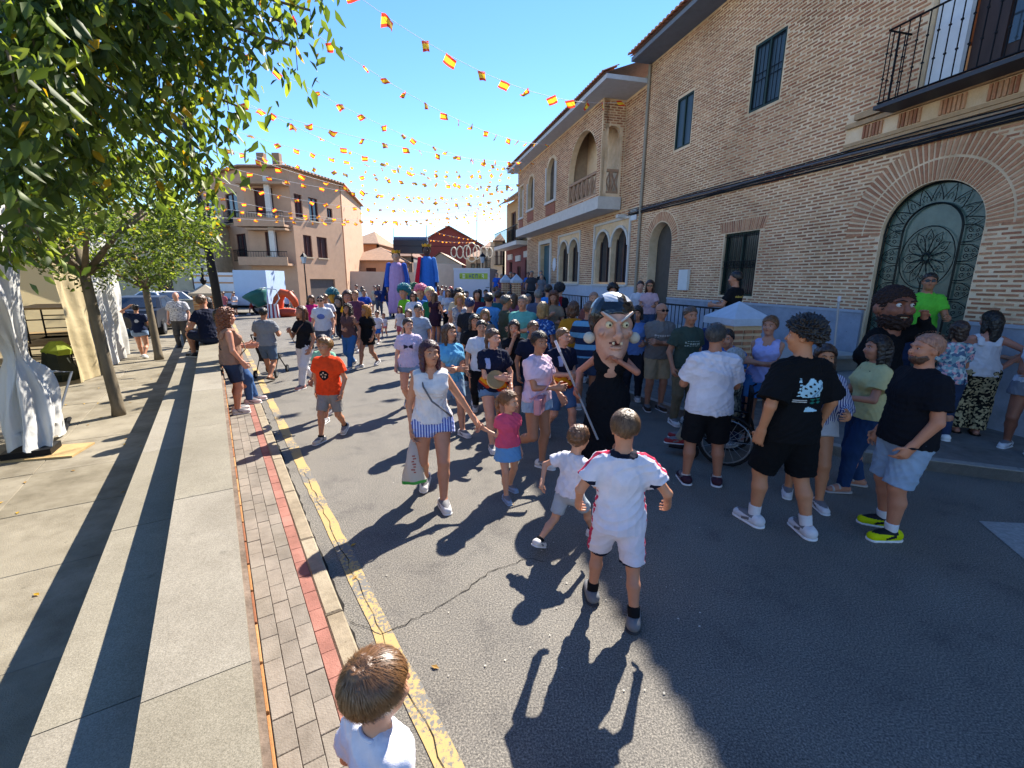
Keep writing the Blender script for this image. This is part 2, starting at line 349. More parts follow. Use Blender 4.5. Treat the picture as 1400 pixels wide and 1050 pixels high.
edgek([(9.5, 2.2), (7.2, 4.1), (5.8, 4.79), (4.43, 5.35), (3.56, 6.18), (2.75, 7.3), (1.95, 8.9), (1.1, 11), (.3, 14), (-1.0, 20)], .13, -.01, .138, mat('kerb_grey', '#8e8a83', .85, .15, 20, .4, 100), 'kerb_stone', prt)
ter = thing('terrace', FW(10, 0, 1.7), 'raised pale terrace along the brick buildings', 'terrace'); TL = Vector(ter.location)
STONE = mat('pale_stone', '#9a968f', .85, .12, 8, .3, 90)
mb = MB(); q = [FW(2.2, 0, 0.05), FW(2.2, 0, 3.1), FW(25, 0, 3.1), FW(25, 0, .05)]
mb.prism([(a.x-TL.x, a.y-TL.y) for a in q][::-1], .1, .85); mb.build('platform', STONE, ter)
mb = MB(); q = [FW(.3, 0, .06), FW(.3, 0, 1.35), FW(2.09, 0, 1.35), FW(2.09, 0, .06)]; mb.prism([(a.x-TL.x, a.y-TL.y) for a in q][::-1], .1, .62); mb.build('gate_landing', STONE, ter)
mb = MB(); q = [FW(2.1, 0, .06), FW(2.1, 0, 3.16), FW(25.1, 0, 3.16), FW(25.1, 0, .06)]
mb.prism([(a.x-TL.x, a.y-TL.y) for a in q][::-1], .85, .91); mb.build('coping', mat('coping_stone', '#aaa69f', .8, .1, 9, .3, 90), ter)
IRON = mat('black_iron', '#15161a', .5, .1, 20, metal=.6)
mb = MB()
for s in np.arange(2.6, 24.5, 2.0): mb.tube([FW(s, .91, 3.05)-TL, FW(s, 1.75, 3.05)-TL], .02, 6)
for z in (1.05, 1.75): mb.tube([FW(2.4, z, 3.05)-TL, FW(24.6, z, 3.05)-TL], .018, 6)
rail = mb.build('railing', IRON, ter)
bar = MB().tube([(0, 0, 0), (0, 0, .7)], .008, 5); bm_ = meshdata('baluster', bar.v, bar.f, IRON)
for s in np.arange(2.7, 14, .13): put('baluster', bm_, FW(s, 1.05, 3.05)-TL, 0, ter)
# ================================================================== BRICK FACADES
BRC = [mat('brick_tone_%d' % i, c, .9, .2, 18, .5, 70, world=True, dirt=.3, dscale=.55) for i, c in enumerate(('#a97659', '#9a664e', '#b38161', '#bb8d6d', '#966950'))]
MORT = mat('mortar', '#d6b995', .95, 0, 5, .6, 60, col2='#e0c7a8', dirt=.3, dscale=.55)
def inpoly(s, z, poly):
    c = False; n = len(poly)
    for i in range(n):
        (x1, y1), (x2, y2) = poly[i], poly[i-1]
        if (y1 > z) != (y2 > z) and s < (x2-x1)*(z-y1)/(y2-y1)+x1: c = not c
    return c
def cut_spans(s0, s1, z, polys):
    """intervals of [s0,s1] at height z outside the polygons"""
    ev = []
    for poly in polys:
        n = len(poly); xs = []
        for i in range(n):
            (x1, y1), (x2, y2) = poly[i], poly[i-1]
            if (y1 > z) != (y2 > z): xs.append((x2-x1)*(z-y1)/(y2-y1)+x1)
        xs.sort(); ev += [(xs[i], xs[i+1]) for i in range(0, len(xs)-1, 2)]
    ev.sort(); out = []; c = s0
    for a, b_ in ev:
        if b_ <= s0 or a >= s1: continue
        if a > c: out.append((c, a))
        c = max(c, b_)
    if c < s1: out.append((c, s1))
    return out
def bricks(parent, base, frame, s0, s1, z0, z1, polys, rs, course=.066, bh=.033, bl=.235, joint=.036, proud=.008, single=0, tones=None):
    """single = how many of the largest in view become objects of their own; the rest is one mesh"""
    L = []
    r = 0; z = z0+course/2
    while z+bh/2 < z1:
        off = rs.uniform(-.02, .02)+(r % 2)*(bl+joint)/2
        for a, c in cut_spans(s0, s1, z, polys):
            x = s0-(bl+joint)+off
            while x < c:
                p = max(x, a+.008); q = min(x+bl+rs.uniform(-.03, .012), c-.008)
                if q-p > .035: L.append((p, q, z+rs.uniform(-.003, .003), bh*rs.uniform(.85, 1.1)))
                x += bl+joint
        z += course; r += 1
    sc = []
    if single:
        for i, (p, q, zz, hh) in enumerate(L):
            w = np.array(frame((p+q)/2, zz, 0)); d = w-[0, 0, CAMH]; c = CR @ d
            u, v = 700+FPX*c[0]/c[2], 525-FPX*c[1]/c[2]
            if c[2] > .2 and 0 < u < 1400 and 0 < v < 1050: sc.append((-(q-p)/np.linalg.norm(d)**2, i))
        sc.sort()
    own = set(i for _, i in sc[:single])
    v, f, mi = [], [], []
    n = len(BRC)
    for i, (p, q, zz, hh) in enumerate(L):
        o = proud*rs.uniform(.4, 1.3); t = rs.randrange(n)
        P = [frame(s, h, oo) for oo in (-.004, o) for s, h in ((p, zz-hh/2), (q, zz-hh/2), (q, zz+hh/2), (p, zz+hh/2))]
        F = [(4, 5, 6, 7), (0, 1, 5, 4), (1, 2, 6, 5), (2, 3, 7, 6), (3, 0, 4, 7)]
        if i in own:
            me = meshdata('brick', [x-P[0] for x in P], F, BRC[t]); bo = link(bpy.data.objects.new('brick', me), parent); bo.location = P[0]-base
        else:
            b_ = len(v); v += [x-base for x in P]; f += [tuple(k+b_ for k in g) for g in F]; mi += [t]*5
    if v:
        me = meshdata('brickwork', v, f, BRC, mi); o = link(bpy.data.objects.new('brickwork', me), parent); tag(o, kind='stuff')
rb = random.Random(11)
rect = lambda a, b_, c, d: [(a, c), (b_, c), (b_, d), (a, d)]
def ftube(mm, base, pts, r, n=6): return mm.tube([FW(*p)-base for p in pts], r, n)
def fbox(mm, base, s0, s1, z0, z1, o0, o1): return mm.hexa([FW(s0, z0, o0)-base, FW(s1, z0, o0)-base, FW(s1, z0, o1)-base, FW(s0, z0, o1)-base, FW(s0, z1, o0)-base, FW(s1, z1, o0)-base, FW(s1, z1, o1)-base, FW(s0, z1, o1)-base])
# ------------------------------------------------------------------ house A (near)
hA = thing('brick_house', FW(4, 0, -4), 'tall brick house with arched iron gate and cable run on the right', 'house'); bA = Vector(hA.location)
frA = lambda s, z, o: FW(s, z, o)-bA
gate = arch(.78, 2.30, .12, 3.80, 20); win = rect(5.2, 6.42, 1.86, 3.42); win2 = rect(5.12, 6.05, 6.16, 7.6); bdoor = rect(-.9, 2.12, 5.32, 7.9); door = arch(8.86, 10.2, .85, 4.08, 16); win3 = rect(8.35, 9.15, 6.1, 7.5)
holes = [gate, win, win2, bdoor, door, win3]
polyplate(rect(-6, 10.95, 0, 9.25), holes, lambda s, z, o: FW(s, z, o-.001)-bA, .32, 'wall', MORT, hA)
# radial fan outlines excluded from coursing
fanc, fanz, fr0, fr1 = 1.54, 3.04, .775, 1.42
fan = [(fanc-fr1, fanz)]+[(fanc+fr1*math.cos(a), fanz+fr1*math.sin(a)) for a in [math.pi*(1-i/24) for i in range(25)]]
fan2 = [(9.53-1.05, 3.4)]+[(9.53+1.02*math.cos(a), 3.41+1.02*math.sin(a)) for a in [math.pi*(1-i/16) for i in range(17)]]
sold = rect(5.05, 6.57, 3.42, 3.74)
def grow(p, g):
    cs = sum(a for a, _ in p)/len(p); cz = sum(b_ for _, b_ in p)/len(p); return [(a+math.copysign(g, a-cs), b_+math.copysign(g, b_-cz)) for a, b_ in p]
cornA = rect(-6, 3.3, 4.62, 5.22); cab = rect(-6, 11, 4.40, 4.44)
allp = [grow(gate, .01), grow(win, .03), grow(win2, .03), grow(bdoor, .03), grow(door, .01), grow(win3, .03), fan, fan2, sold, cornA]
bricks(hA, bA, lambda s, z, o: FW(s, z, o), -2.5, 10.9, 1.62, 9.1, allp, rb, single=290)
def voussoir(c, z, r0, r1, n, parent, base, a0=0, a1=math.pi):
    for i in range(n):
        a = a0+(a1-a0)*(i+.5)/n; da = (a1-a0)/n*.27; p = []
        seg = [(r0, r0+(r1-r0)*.47), (r0+(r1-r0)*.53, r1)] if r1-r0 > .4 else [(r0, r1)]
        mm = MB()
        for ra, rb_ in seg:
            P = [FW(c+r*math.cos(w), z+r*math.sin(w), o)-base for o in (-.004, .009+rb.uniform(0, .004)) for r, w in ((ra, a-da), (rb_, a-da*1.1), (rb_, a+da*1.1), (ra, a+da))]
            mm.add(P, [(4, 7, 6, 5), (0, 4, 5, 1), (1, 5, 6, 2), (2, 6, 7, 3), (3, 7, 4, 0)])
        mm.build('arch_brick', BRC[rb.choice((0, 2, 3))], parent)
voussoir(fanc, fanz, fr0, fr1, 47, hA, bA)
voussoir(9.53, 3.41, .70, .98, 30, hA, bA)
for i in range(26):
    s = 5.07+i*.0585; mm = MB(); w = (s-5.81)*.12
    P = [FW(a, z, o)-bA for o in (-.004, .01) for a, z in ((s, 3.44), (s+.034, 3.44), (s+.034+w, 3.72), (s+w, 3.72))]
    mm.add(P, [(4, 5, 6, 7), (0, 1, 5, 4), (1, 2, 6, 5), (2, 3, 7, 6), (3, 0, 4, 7)]); mm.build('arch_brick', BRC[rb.randrange(4)], hA)
PLI = mat('plinth_grey', '#8c93a0', .85, .1, 5, .3, 60, dirt=.3, dscale=1.2)
def plinth_poly(s0, s1, z1, holes_): return polyplate(rect(s0, s1, 0.0, z1), holes_, lambda s, z, o: FW(s, z, o+.045)-bA, .044, 'plinth', PLI, hA)
for a, c in ((-6, .74), (2.34, 8.8), (10.26, 10.93)):
    mm = MB(); fbox(mm, bA, a, c, 0, 1.60 if c < 5 else 1.66, .001, .05); mm.build('plinth', PLI, hA)
    mm = MB(); fbox(mm, bA, a, c, (1.60 if c < 5 else 1.66), (1.60 if c < 5 else 1.66)+.05, .001, .065); mm.build('plinth_coping', mat('plinth_cap', '#9aa0aa', .8, .1, 8), hA)
# moulded cornice under the balcony with brick dentils
mm = MB()
fbox(mm, bA, -5.9, 3.3, 4.63, 4.68, .0, .05); fbox(mm, bA, -5.9, 3.3, 4.70, 4.76, 0, .03); fbox(mm, bA, -5.9, 3.3, 5.02, 5.10, 0, .06); fbox(mm, bA, -5.9, 3.1, 5.12, 5.22, 0, .10)
mm.build('cornice', mat('cornice_plaster', '#a98c6c', .9, .15, 9, .3, 60), hA)
for g in range(9):
    for i in range(6):
        s = 2.95-g*.62-i*.062; mm = MB(); fbox(mm, bA, s-.036, s, 4.78, 5.0, .0, .028); mm.build('dentil_brick', BRC[rb.randrange(4)], hA)
# balcony
mm = MB(); fbox(mm, bA, -2.2, 2.42, 5.04, 5.10, .07, .5); mm.build('balcony_slab', mat('slab_dark', '#3b3f47', .6, .1, 9), hA)
bal = MB()
for z in (5.13, 6.2): ftube(bal, bA, [(-2.1, z, .47), (2.38, z, .47), (2.38, z, .0)], .016)
rl = bal.build('balcony_rail', IRON, hA)
bm_ = MB().tube([(0, 0, 0), (0, 0, .35)], .009, 5); bm_.tube([(0, 0, .35), (0, 0, .37)], .02, 6); bm_.tube([(0, 0, .37), (0, 0, .72)], .009, 5); bm_.tube([(0, 0, .72), (0, 0, .74)], .02, 6); bm_.tube([(0, 0, .74), (0, 0, 1.06)], .009, 5)
bme = meshdata('baluster', bm_.v, bm_.f, IRON)
for i in range(30): put('baluster', bme, FW(2.36-i*.15, 5.13, .47)-bA, 0, rl)
for i in range(3): put('baluster', bme, FW(2.38, 5.13, .36-i*.12)-bA, 0, rl)
GLB = bpy.data.materials.new('window_glass'); GLB.use_nodes = True; b = GLB.node_tree.nodes['Principled BSDF']; b.inputs['Base Color'].default_value = (.03, .045, .06, 1); b.inputs['Roughness'].default_value = .06; b.inputs['Specular IOR Level'].default_value = .9
WOOD = mat('dark_wood', '#3a2c2a', .55, .25, 9, .2, 40, stretch=(1, 1, .15)); WHITEP = mat('white_panel', '#c7ccd2', .6, .06, 5)
mm = MB(); fbox(mm, bA, 1.62, 2.10, 5.33, 7.9, -.18, -.10); mm.build('shutter_panel', WHITEP, hA)
dr = MB(); fbox(dr, bA, -.9, 1.60, 5.33, 7.9, -.30, -.22); dro = dr.build('balcony_door', WOOD, hA)
for a, c in ((.98, 1.12), (.72, .94), (.12, .38), (-.30, .06)):
    mm = MB(); fbox(mm, bA, a, c, 5.55, 6.35, -.217, -.205); fbox(mm, bA, a, c, 6.45, 7.7, -.217, -.205); mm.build('pane', GLB, dro)
for a in (1.2, .66, .42, .10): 
    mm = MB(); fbox(mm, bA, a-.04, a+.05, 5.36, 7.85, -.215, -.17); mm.build('door_stile', WOOD, dro)
# windows
GREENM = mat('green_metal', '#22352f', .5, .1, 10, metal=.3)
def window(nm, s0, s1, z0, z1, depth, pm, parent, base, bars=6, barm=None, o=.0, mull=True):
    w = MB(); fbox(w, base, s0+.03, s1-.03, z0+.03, z1-.03, o-depth-.04, o-depth); wo = w.build(nm, pm, parent)
    fm = MB()
    for a, c, d, e_ in ((s0, s0+.05, z0, z1), (s1-.05, s1, z0, z1), (s0+.05, s1-.05, z0, z0+.05), (s0+.05, s1-.05, z1-.05, z1)): fbox(fm, base, a, c, d, e_, o-depth+.004, o-depth+.05)
    if mull: fbox(fm, base, (s0+s1)/2-.025, (s0+s1)/2+.025, z0+.05, z1-.05, o-depth+.004, o-depth+.045)
    fm.build('frame', barm or GREENM, wo)
    if bars:
        for i in range(bars):
            g = MB(); s = s0+.06+(s1-s0-.12)*i/(bars-1); ftube(g, base, [(s, z0+.01, o-.03), (s, z1-.01, o-.03)], .009, 5); g.build('bar', IRON, wo)
        g = MB()
        for z in (z0+.08, z0+(z1-z0)*.45, z0+(z1-z0)*.55, z1-.08): ftube(g, base, [(s0, z, o-.03), (s1, z, o-.03)], .009, 5)
        g.build('cross_bar', IRON, wo)
    return wo
w1 = window('window', 5.2, 6.42, 1.86, 3.42, .12, mat('green_glass', '#1c2a28', .15, .1, 5, spec=.6), hA, bA, 9)
g = MB()
for i in range(10):      # scroll band of the ground-floor grille
    c = 5.3+i*.115
    ftube(g, bA, [(c+.045*math.cos(a)*(1-a/14), 2.62+.08*math.sin(a)*(1-a/14), -.03) for a in [k*.5 for k in range(22)]], .006, 4)
g.build('scroll', IRON, w1)
window('window', 5.12, 6.05, 6.16, 7.6, .06, mat('blue_shutter', '#3d5261', .5, .12, 7, stretch=(1, 1, .2)), hA, bA, 8, GREENM)
window('window', 8.35, 9.15, 6.1, 7.5, .06, mat('blue_shutter', '#3d5261', .5, .12, 7, stretch=(1, 1, .2)), hA, bA, 0, GREENM)
d = MB(); fbox(d, bA, 8.7, 10.4, .5, 4.3, -.42, -.325); d.build('door', mat('recess_door', '#4b453f', .6, .15, 6), hA)
# the iron gate
gt = MB()
P = arch(.80, 2.28, .14, 3.785, 20); gt.add([FW(s, z, -.16)-bA for s, z in P]+[FW(s, z, -.12)-bA for s, z in P], [tuple(range(len(P)))[::-1], tuple(range(len(P), 2*len(P)))]+[(i, (i+1) % len(P), len(P)+(i+1) % len(P), len(P)+i) for i in range(len(P))])
gto = gt.build('gate', mat('gate_glass', '#35483f', .28, .25, 2.5, spec=.6, col2='#566a60'), hA)
ir = mat('gate_iron', '#101917', .5, .1, 20, metal=.4)
fr = MB()
for r_, off in ((.018, .0), (.016, .30)):
    s0, s1, zt = .80+off, 2.28-off, 3.785-off*1.05; q = arch(s0, s1, .14, zt, 24); ftube(fr, bA, [(a, z, -.08) for a, z in [q[0]]+q[:1:-1]+[q[1]]], r_, 6)
ftube(fr, bA, [(1.54, .2, -.08), (1.54, 2.25, -.08)], .014, 6)
fr.build('frame', ir, gto)
def spiral(c, z, R0, turns, dirn, ph, n=22): return [(c+R0*(1-.85*i/n)*math.cos(ph+dirn*turns*2*math.pi*i/n), z+R0*(1-.85*i/n)*math.sin(ph+dirn*turns*2*math.pi*i/n), -.08) for i in range(n+1)]
for sgn in (-1, 1):       # border leaves with curls up the sides
    for k in range(10):
        z = .35+k*.29; c = 1.54+sgn*.59; m_ = MB()
        ftube(m_, bA, [(c-sgn*.14, z-.13, -.08), (c, z-.12, -.08), (c+sgn*.1, z-.06, -.08), (c+sgn*.14, z, -.08), (c+sgn*.1, z+.06, -.08), (c, z+.12, -.08), (c-sgn*.14, z+.13, -.08)], .007, 5)
        for q in (-1, 1):
            ftube(m_, bA, spiral(c-sgn*.03, z+q*.045, .04, 1.2, q*sgn, math.pi/2*q), .006, 4); ftube(m_, bA, spiral(c+sgn*.05, z+q*.03, .028, 1.1, -q*sgn, math.pi/2*q), .005, 4)
        m_.build('border_scroll', ir, gto)
for k in range(9):        # leaves round the arch
    a = math.pi*(k+.5)/9; ca, sa = math.cos(a), math.sin(a); m_ = MB()
    pt = lambda r, w: (1.54+r*ca-w*sa, 3.04+r*sa+w*ca, -.08)
    ftube(m_, bA, [pt(.47, -.09), pt(.55, -.07), pt(.64, -.04), pt(.72, 0), pt(.64, .04), pt(.55, .07), pt(.47, .09)], .007, 5); ftube(m_, bA, [pt(.5, -.02), pt(.56, -.035), pt(.6, 0), pt(.56, .035), pt(.5, .02)], .005, 4)
    m_.build('arch_leaf', ir, gto)
m_ = MB(); cz = 2.62
for k in range(12):       # rosette
    a = 2*math.pi*k/12; ca, sa = math.cos(a), math.sin(a); pt = lambda r, w: (1.54+r*ca-w*sa, cz+(r*sa+w*ca)*1.25, -.08)
    ftube(m_, bA, [pt(.05, 0), pt(.16, -.05), pt(.28, -.055), pt(.36, 0), pt(.28, .055), pt(.16, .05), pt(.05, 0)], .007, 5); ftube(m_, bA, spiral(1.54+.25*ca, cz+.31*sa, .035, 1.1, 1, a), .005, 4)
ftube(m_, bA, [(1.54+.41*math.cos(a), cz+.50*math.sin(a), -.08) for a in [2*math.pi*i/28 for i in range(29)]], .008, 5)
ftube(m_, bA, [(1.54+.055*math.cos(a), cz+.06*math.sin(a), -.08) for a in [2*math.pi*i/12 for i in range(13)]], .016, 5); m_.build('rosette', ir, gto)
for sgn in (-1, 1):
    for k, (z, R0) in enumerate(((1.9, .13), (1.6, .13), (1.25, .15), (.9, .15), (.55, .15))):
        m_ = MB(); ftube(m_, bA, spiral(1.54+sgn*.2, z, R0, 1.6, sgn*(1 if k % 2 else -1), math.pi/2), .009, 5); m_.build('scroll', ir, gto)
# eave, roof and tiles of house A
ROOFT = [mat('roof_tile_%d' % i, c, .9, .2, 9, .4, 50) for i, c in enumerate(('#9c6f55', '#8b5f49', '#ab8063'))]
SOFF = mat('soffit', '#6d7787', .8, .1, 5)
mm = MB(); fbox(mm, bA, -6.2, 10.9, 9.13, 9.25, .0, .72); mm.build('eave_soffit', SOFF, hA)
mm = MB(); mm.add([FW(-6.3, 9.26, .8)-bA, FW(10.9, 9.26, .8)-bA, FW(10.9, 11.6, -5)-bA, FW(-6.3, 11.6, -5)-bA], [(0, 1, 2, 3)]); mm.add([FW(-6.3, 9.2, -9)-bA, FW(10.9, 9.2, -9)-bA, FW(10.9, 11.6, -5)-bA, FW(-6.3, 11.6, -5)-bA], [(3, 2, 1, 0)]); mm.build('roof', ROOFT[1], hA)
def tilemesh(i):
    m_ = MB(); n = 6
    for k in range(2):
        for j in range(n+1):
            a = math.pi*j/n; m_.v.append(Vector((.09*math.cos(a), k*.6, .055*math.sin(a))))
    m_.f = [(j, j+1, n+2+j, n+1+j) for j in range(n)]+[tuple(range(n, -1, -1))]; m_.mi = [0]*len(m_.f)
    return meshdata('roof_tile', m_.v, m_.f, ROOFT[i])
TILE = [tilemesh(i) for i in range(3)]
def eave_tiles(s0, s1, z, o, parent, base, slope=.4):
    s = s0
    while s < s1:
        t_ = bpy.data.objects.new('roof_tile', rb.choice(TILE)); COL.objects.link(t_); t_.parent = parent; t_.location = FW(s, z, o)-base
        t_.rotation_euler = (slope, 0, -FA-math.pi/2); s += .2
eave_tiles(-2, 10.8, 9.29, .86, hA, bA)
mm = MB(); fbox(mm, bA, -6, 10.9, 0, 9.2, -9, -8.7); fbox(mm, bA, -6, -5.7, 0, 9.2, -8.7, -.33); mm.build('back_wall', MORT, hA)
dp = MB(); ftube(dp, bA, [(10.85, .9, .06), (10.85, 9.1, .06)], .05, 8); dp.build('downpipe', mat('pipe_grey', '#8d8577', .6, .1, 9), hA)
mm = MB(); fbox(mm, bA, 7.75, 8.2, 1.95, 2.55, .0, .09); mm.build('meter_box', mat('meter_white', '#c9cac8', .6, .05, 5), hA)
# cables
cabM = [mat('cable_black', '#15171d', .6, .1, 9), mat('cable_grey', '#5d5f66', .6, .1, 9)]
for i in range(6):
    m_ = MB(); z = 4.39+.038*i; pts = []
    for k in range(50):
        s = -2+k*.28; pts.append(FW(s, z+.012*s+.012*math.sin(s*1.3+i)+rb.uniform(-.004, .004), .045+.03*(i % 2)))
    m_.tube(pts, .013 if i % 3 else .02, 6); c = m_.build('facade_cable', cabM[1 if i == 3 else 0])
    tag(c, ('lowest', 'second lowest', 'third from below', 'grey fourth from below', 'second highest', 'highest')[i]+' cable of the dark bundle on the near brick house', 'cable', 'facade cables')
# ------------------------------------------------------------------ house B (loggia house)
hB = thing('loggia_house', FW(18, 0, -4), 'brick house with overhanging upper storey, corner loggia and twin arched windows', 'house'); bB = Vector(hB.location)
tw = [arch(16.55, 17.8, 2.15, 4.15, 10), arch(17.95, 19.2, 2.15, 4.15, 10)]; tw2 = [arch(11.75, 13.1, 2.08, 4.2, 10), arch(13.25, 14.6, 2.08, 4.2, 10)]; dB = rect(20.7, 22.6, .92, 4.25)
polyplate(rect(10.96, 25.6, 0, 8.9), tw+tw2+[dB], lambda s, z, o: FW(s, z, o-.003)-bB, .3, 'wall', MORT, hB)
bigB = [grow(rect(16.35, 19.4, 2.05, 4.5), .0), grow(rect(11.55, 14.8, 1.98, 4.55), 0), rect(20.5, 22.8, .85, 4.45)]
bricks(hB, bB, lambda s, z, o: FW(s, z, o), 11.0, 25.5, 2.05, 4.8, bigB, rb, course=.085, bh=.05, bl=.27)
bricks(hB, bB, lambda s, z, o: FW(s, z, o), 11.0, 12.45, 4.8, 8.6, [], rb, course=.085, bh=.05, bl=.27)
mm = MB(); fbox(mm, bB, 10.97, 20.6, .86, 2.0, .002, .05); fbox(mm, bB, 22.7, 25.6, .86, 2.0, .002, .05); mm.build('plinth', mat('plinth_white', '#a9b0bc', .85, .08, 5, .2, 60), hB)
WT = mat('white_trim', '#c2beb8', .75, .08, 6)
for s0, s1, zt in ((16.35, 19.4, 4.5), (11.55, 14.8, 4.55)):
    mm = MB()
    for a, c, d_, e_ in ((s0, s0+.09, 2.05, zt), (s1-.09, s1, 2.05, zt), (s0+.09, s1-.09, zt-.09, zt)): fbox(mm, bB, a, c, d_, e_, .0, .06)
    fbox(mm, bB, s0, s1, 2.0, 2.06, 0, .12); mm.build('window_surround', WT, hB)
for k, (a0, a1, zt) in enumerate(((16.55, 17.8, 4.15), (17.95, 19.2, 4.15), (11.75, 13.1, 4.2), (13.25, 14.6, 4.2))):
    r = (a1-a0)/2; c = (a0+a1)/2; n = 12; mm = MB(); P = []
    for rr, oo in ((r, .0), (r+.09, .0), (r+.09, .055), (r, .055)): P.append([FW(c+rr*math.cos(math.pi*i/n), zt-r+rr*math.sin(math.pi*i/n), oo)-bB for i in range(n+1)])
    v = [x for l in P for x in l]; mm.add(v, [(q*(n+1)+i, q*(n+1)+i+1, ((q+1) % 4)*(n+1)+i+1, ((q+1) % 4)*(n+1)+i) for q in range(4) for i in range(n)]); mm.build('arch_trim', WT, hB)
    w = MB(); fbox(w, bB, a0, a1, 2.15, zt, -.29, -.25); wo = w.build('window', mat('dim_glass', '#242a33', .12, .2, 2, spec=.7), hB)
    f_ = MB(); 
    for q in (a0+.02, c-.03, a1-.08): fbox(f_, bB, q, q+.06, 2.15, zt-.02, -.24, -.2)
    f_.build('frame', mat('brown_frame', '#4d3b33', .6, .1, 5), wo)
d = MB(); fbox(d, bB, 20.7, 22.6, .92, 4.2, -.29, -.23); d.build('door', mat('teal_door', '#2d5663', .5, .15, 4), hB)
mm = MB(); fbox(mm, bB, 20.5, 20.7, .92, 4.45, 0, .08); fbox(mm, bB, 22.6, 22.8, .92, 4.45, 0, .08); fbox(mm, bB, 20.7, 22.6, 4.25, 4.45, 0, .08); mm.build('door_surround', WT, hB)
mm = MB(); n = 18; P = [FW(19.95+.26*math.cos(2*math.pi*i/n), 3.05+.36*math.sin(2*math.pi*i/n), o)-bB for o in (.012, .05) for i in range(n)]; mm.add(P, [tuple(range(n, 2*n))]+[(i, (i+1) % n, n+(i+1) % n, n+i) for i in range(n)]); mm.build('oval_plaque', WHITEP, hB)
mm = MB(); fbox(mm, bB, 11.15, 11.6, 4.35, 4.75, .01, .05); mm.build('street_plaque', WHITEP, hB)
mm = MB(); fbox(mm, bB, 11.95, 12.15, 4.5, 4.62, .0, .35); mm.build('security_camera', WT, hB)
# upper storey
O = .9
lg = arch(12.85, 15.85, 5.42, 8.02, 18); u1 = arch(17.55, 18.95, 6.0, 7.95, 12); u2 = arch(21.2, 22.4, 6.1, 7.85, 10); u3 = rect(23.4, 24.2, 5.9, 7.7)
polyplate(rect(12.5, 24.7, 5.3, 8.75), [lg, u1, u2, u3], lambda s, z, o: FW(s, z, O+o-.003)-bB, .25, 'upper_wall', MORT, hB)
bricks(hB, bB, lambda s, z, o: FW(s, z, O+o), 12.55, 24.65, 5.32, 8.6, [grow(lg, .02), grow(u1, .12), grow(u2, .12), grow(u3, .1)], rb, course=.085, bh=.05, bl=.27)
mm = MB(); fbox(mm, bB, 12.42, 24.8, 4.85, 5.29, .05, O+.08); mm.build('floor_beam', mat('beam_white', '#bcb8b3', .8, .1, 5), hB)
# return wall of the loggia (faces the camera) with an arch
side = lambda a, z, o: FW(12.5-o, z, a)-bB
ro = arch(.14, .76, 5.42, 7.75, 10)
polyplate(rect(.0, .87, 5.3, 8.75), [ro], side, .2, 'return_wall', MORT, hB)
bricks(hB, bB, lambda a, z, o: FW(12.5-o-.003, z, a), .0, .87, 5.32, 8.6, [grow(ro, .06)], rb, course=.085, bh=.05, bl=.22)
mm = MB(); fbox(mm, bB, 12.75, 16.0, 5.31, 8.6, -1.0, -.9); mm.build('loggia_back', mat('loggia_plaster', '#93806c', .9, .15, 5), hB)
mm = MB(); fbox(mm, bB, 12.75, 16.2, 8.55, 8.62, -.9, .6); fbox(mm, bB, 15.95, 16.05, 5.31, 8.6, -.9, .6); mm.build('loggia_lining', mat('loggia_plaster', '#93806c', .9, .15, 5), hB)
# lattice balustrades
BALM = mat('balustrade_terracotta', '#9d7f68', .9, .15, 9, .3, 60)
mm = MB(); fbox(mm, bB, 12.86, 15.84, 6.18, 6.28, O-.13, O-.01); fbox(mm, bB, 12.86, 15.84, 5.42, 5.5, O-.13, O-.01)
for i in range(7): fbox(mm, bB, 12.9+i*.475, 12.98+i*.475, 5.5, 6.18, O-.11, O-.03)
for i in range(6):
    a = 12.98+i*.475; c = a+.395
    for z0, z1 in ((5.5, 6.18), (6.18, 5.5)): mm.tube([FW(a, z0, O-.07)-bB, FW(c, z1, O-.07)-bB], .03, 5)
mm.build('balustrade', BALM, hB)
mm = MB()
for a, c, d_, e_ in ((.15, .75, 6.18, 6.28), (.15, .75, 5.42, 5.5), (.42, .48, 5.5, 6.18)): mm.hexa([FW(12.5+w, z, q)-bB for z in (d_, e_) for w, q in ((.02, a), (.02, c), (.12, c), (.12, a))])
for a, c in ((.15, .42), (.48, .75)):
    for z0, z1 in ((5.5, 6.18), (6.18, 5.5)): mm.tube([FW(12.57, z0, a)-bB, FW(12.57, z1, c)-bB], .03, 5)
mm.build('balustrade', BALM, hB)
for s0, s1, z0, zt, nm in ((17.55, 18.95, 6.0, 7.95, 'window'), (21.2, 22.4, 6.1, 7.85, 'window'), (23.4, 24.2, 5.9, 7.7, 'window')):
    w = MB(); fbox(w, bB, s0, s1, z0, zt, O-.24, O-.2); wo = w.build('window', mat('dim_glass', '#242a33', .12, .2, 2, spec=.7), hB)
    f_ = MB(); fbox(f_, bB, s0-.11, s0, z0, zt-.3, O, O+.05); fbox(f_, bB, s1, s1+.11, z0, zt-.3, O, O+.05); fbox(f_, bB, s0-.11, s1+.11, z0-.1, z0, O, O+.09); fbox(f_, bB, (s0+s1)/2-.03, (s0+s1)/2+.03, z0, zt-.03, O-.19, O-.15); f_.build('frame', WT, wo)
    f_ = MB(); fbox(f_, bB, s0, s1, z0-.62, z0-.12, O, O+.03); f_.build('apron', mat('apron_red', '#8d5a48', .9, .2, 12), wo)
mm = MB(); fbox(mm, bB, 10.98, 25.0, 8.62, 8.76, .0, O+.62); mm.build('eave_soffit', mat('soffit_pale', '#b7bcc4', .8, .08, 5), hB)
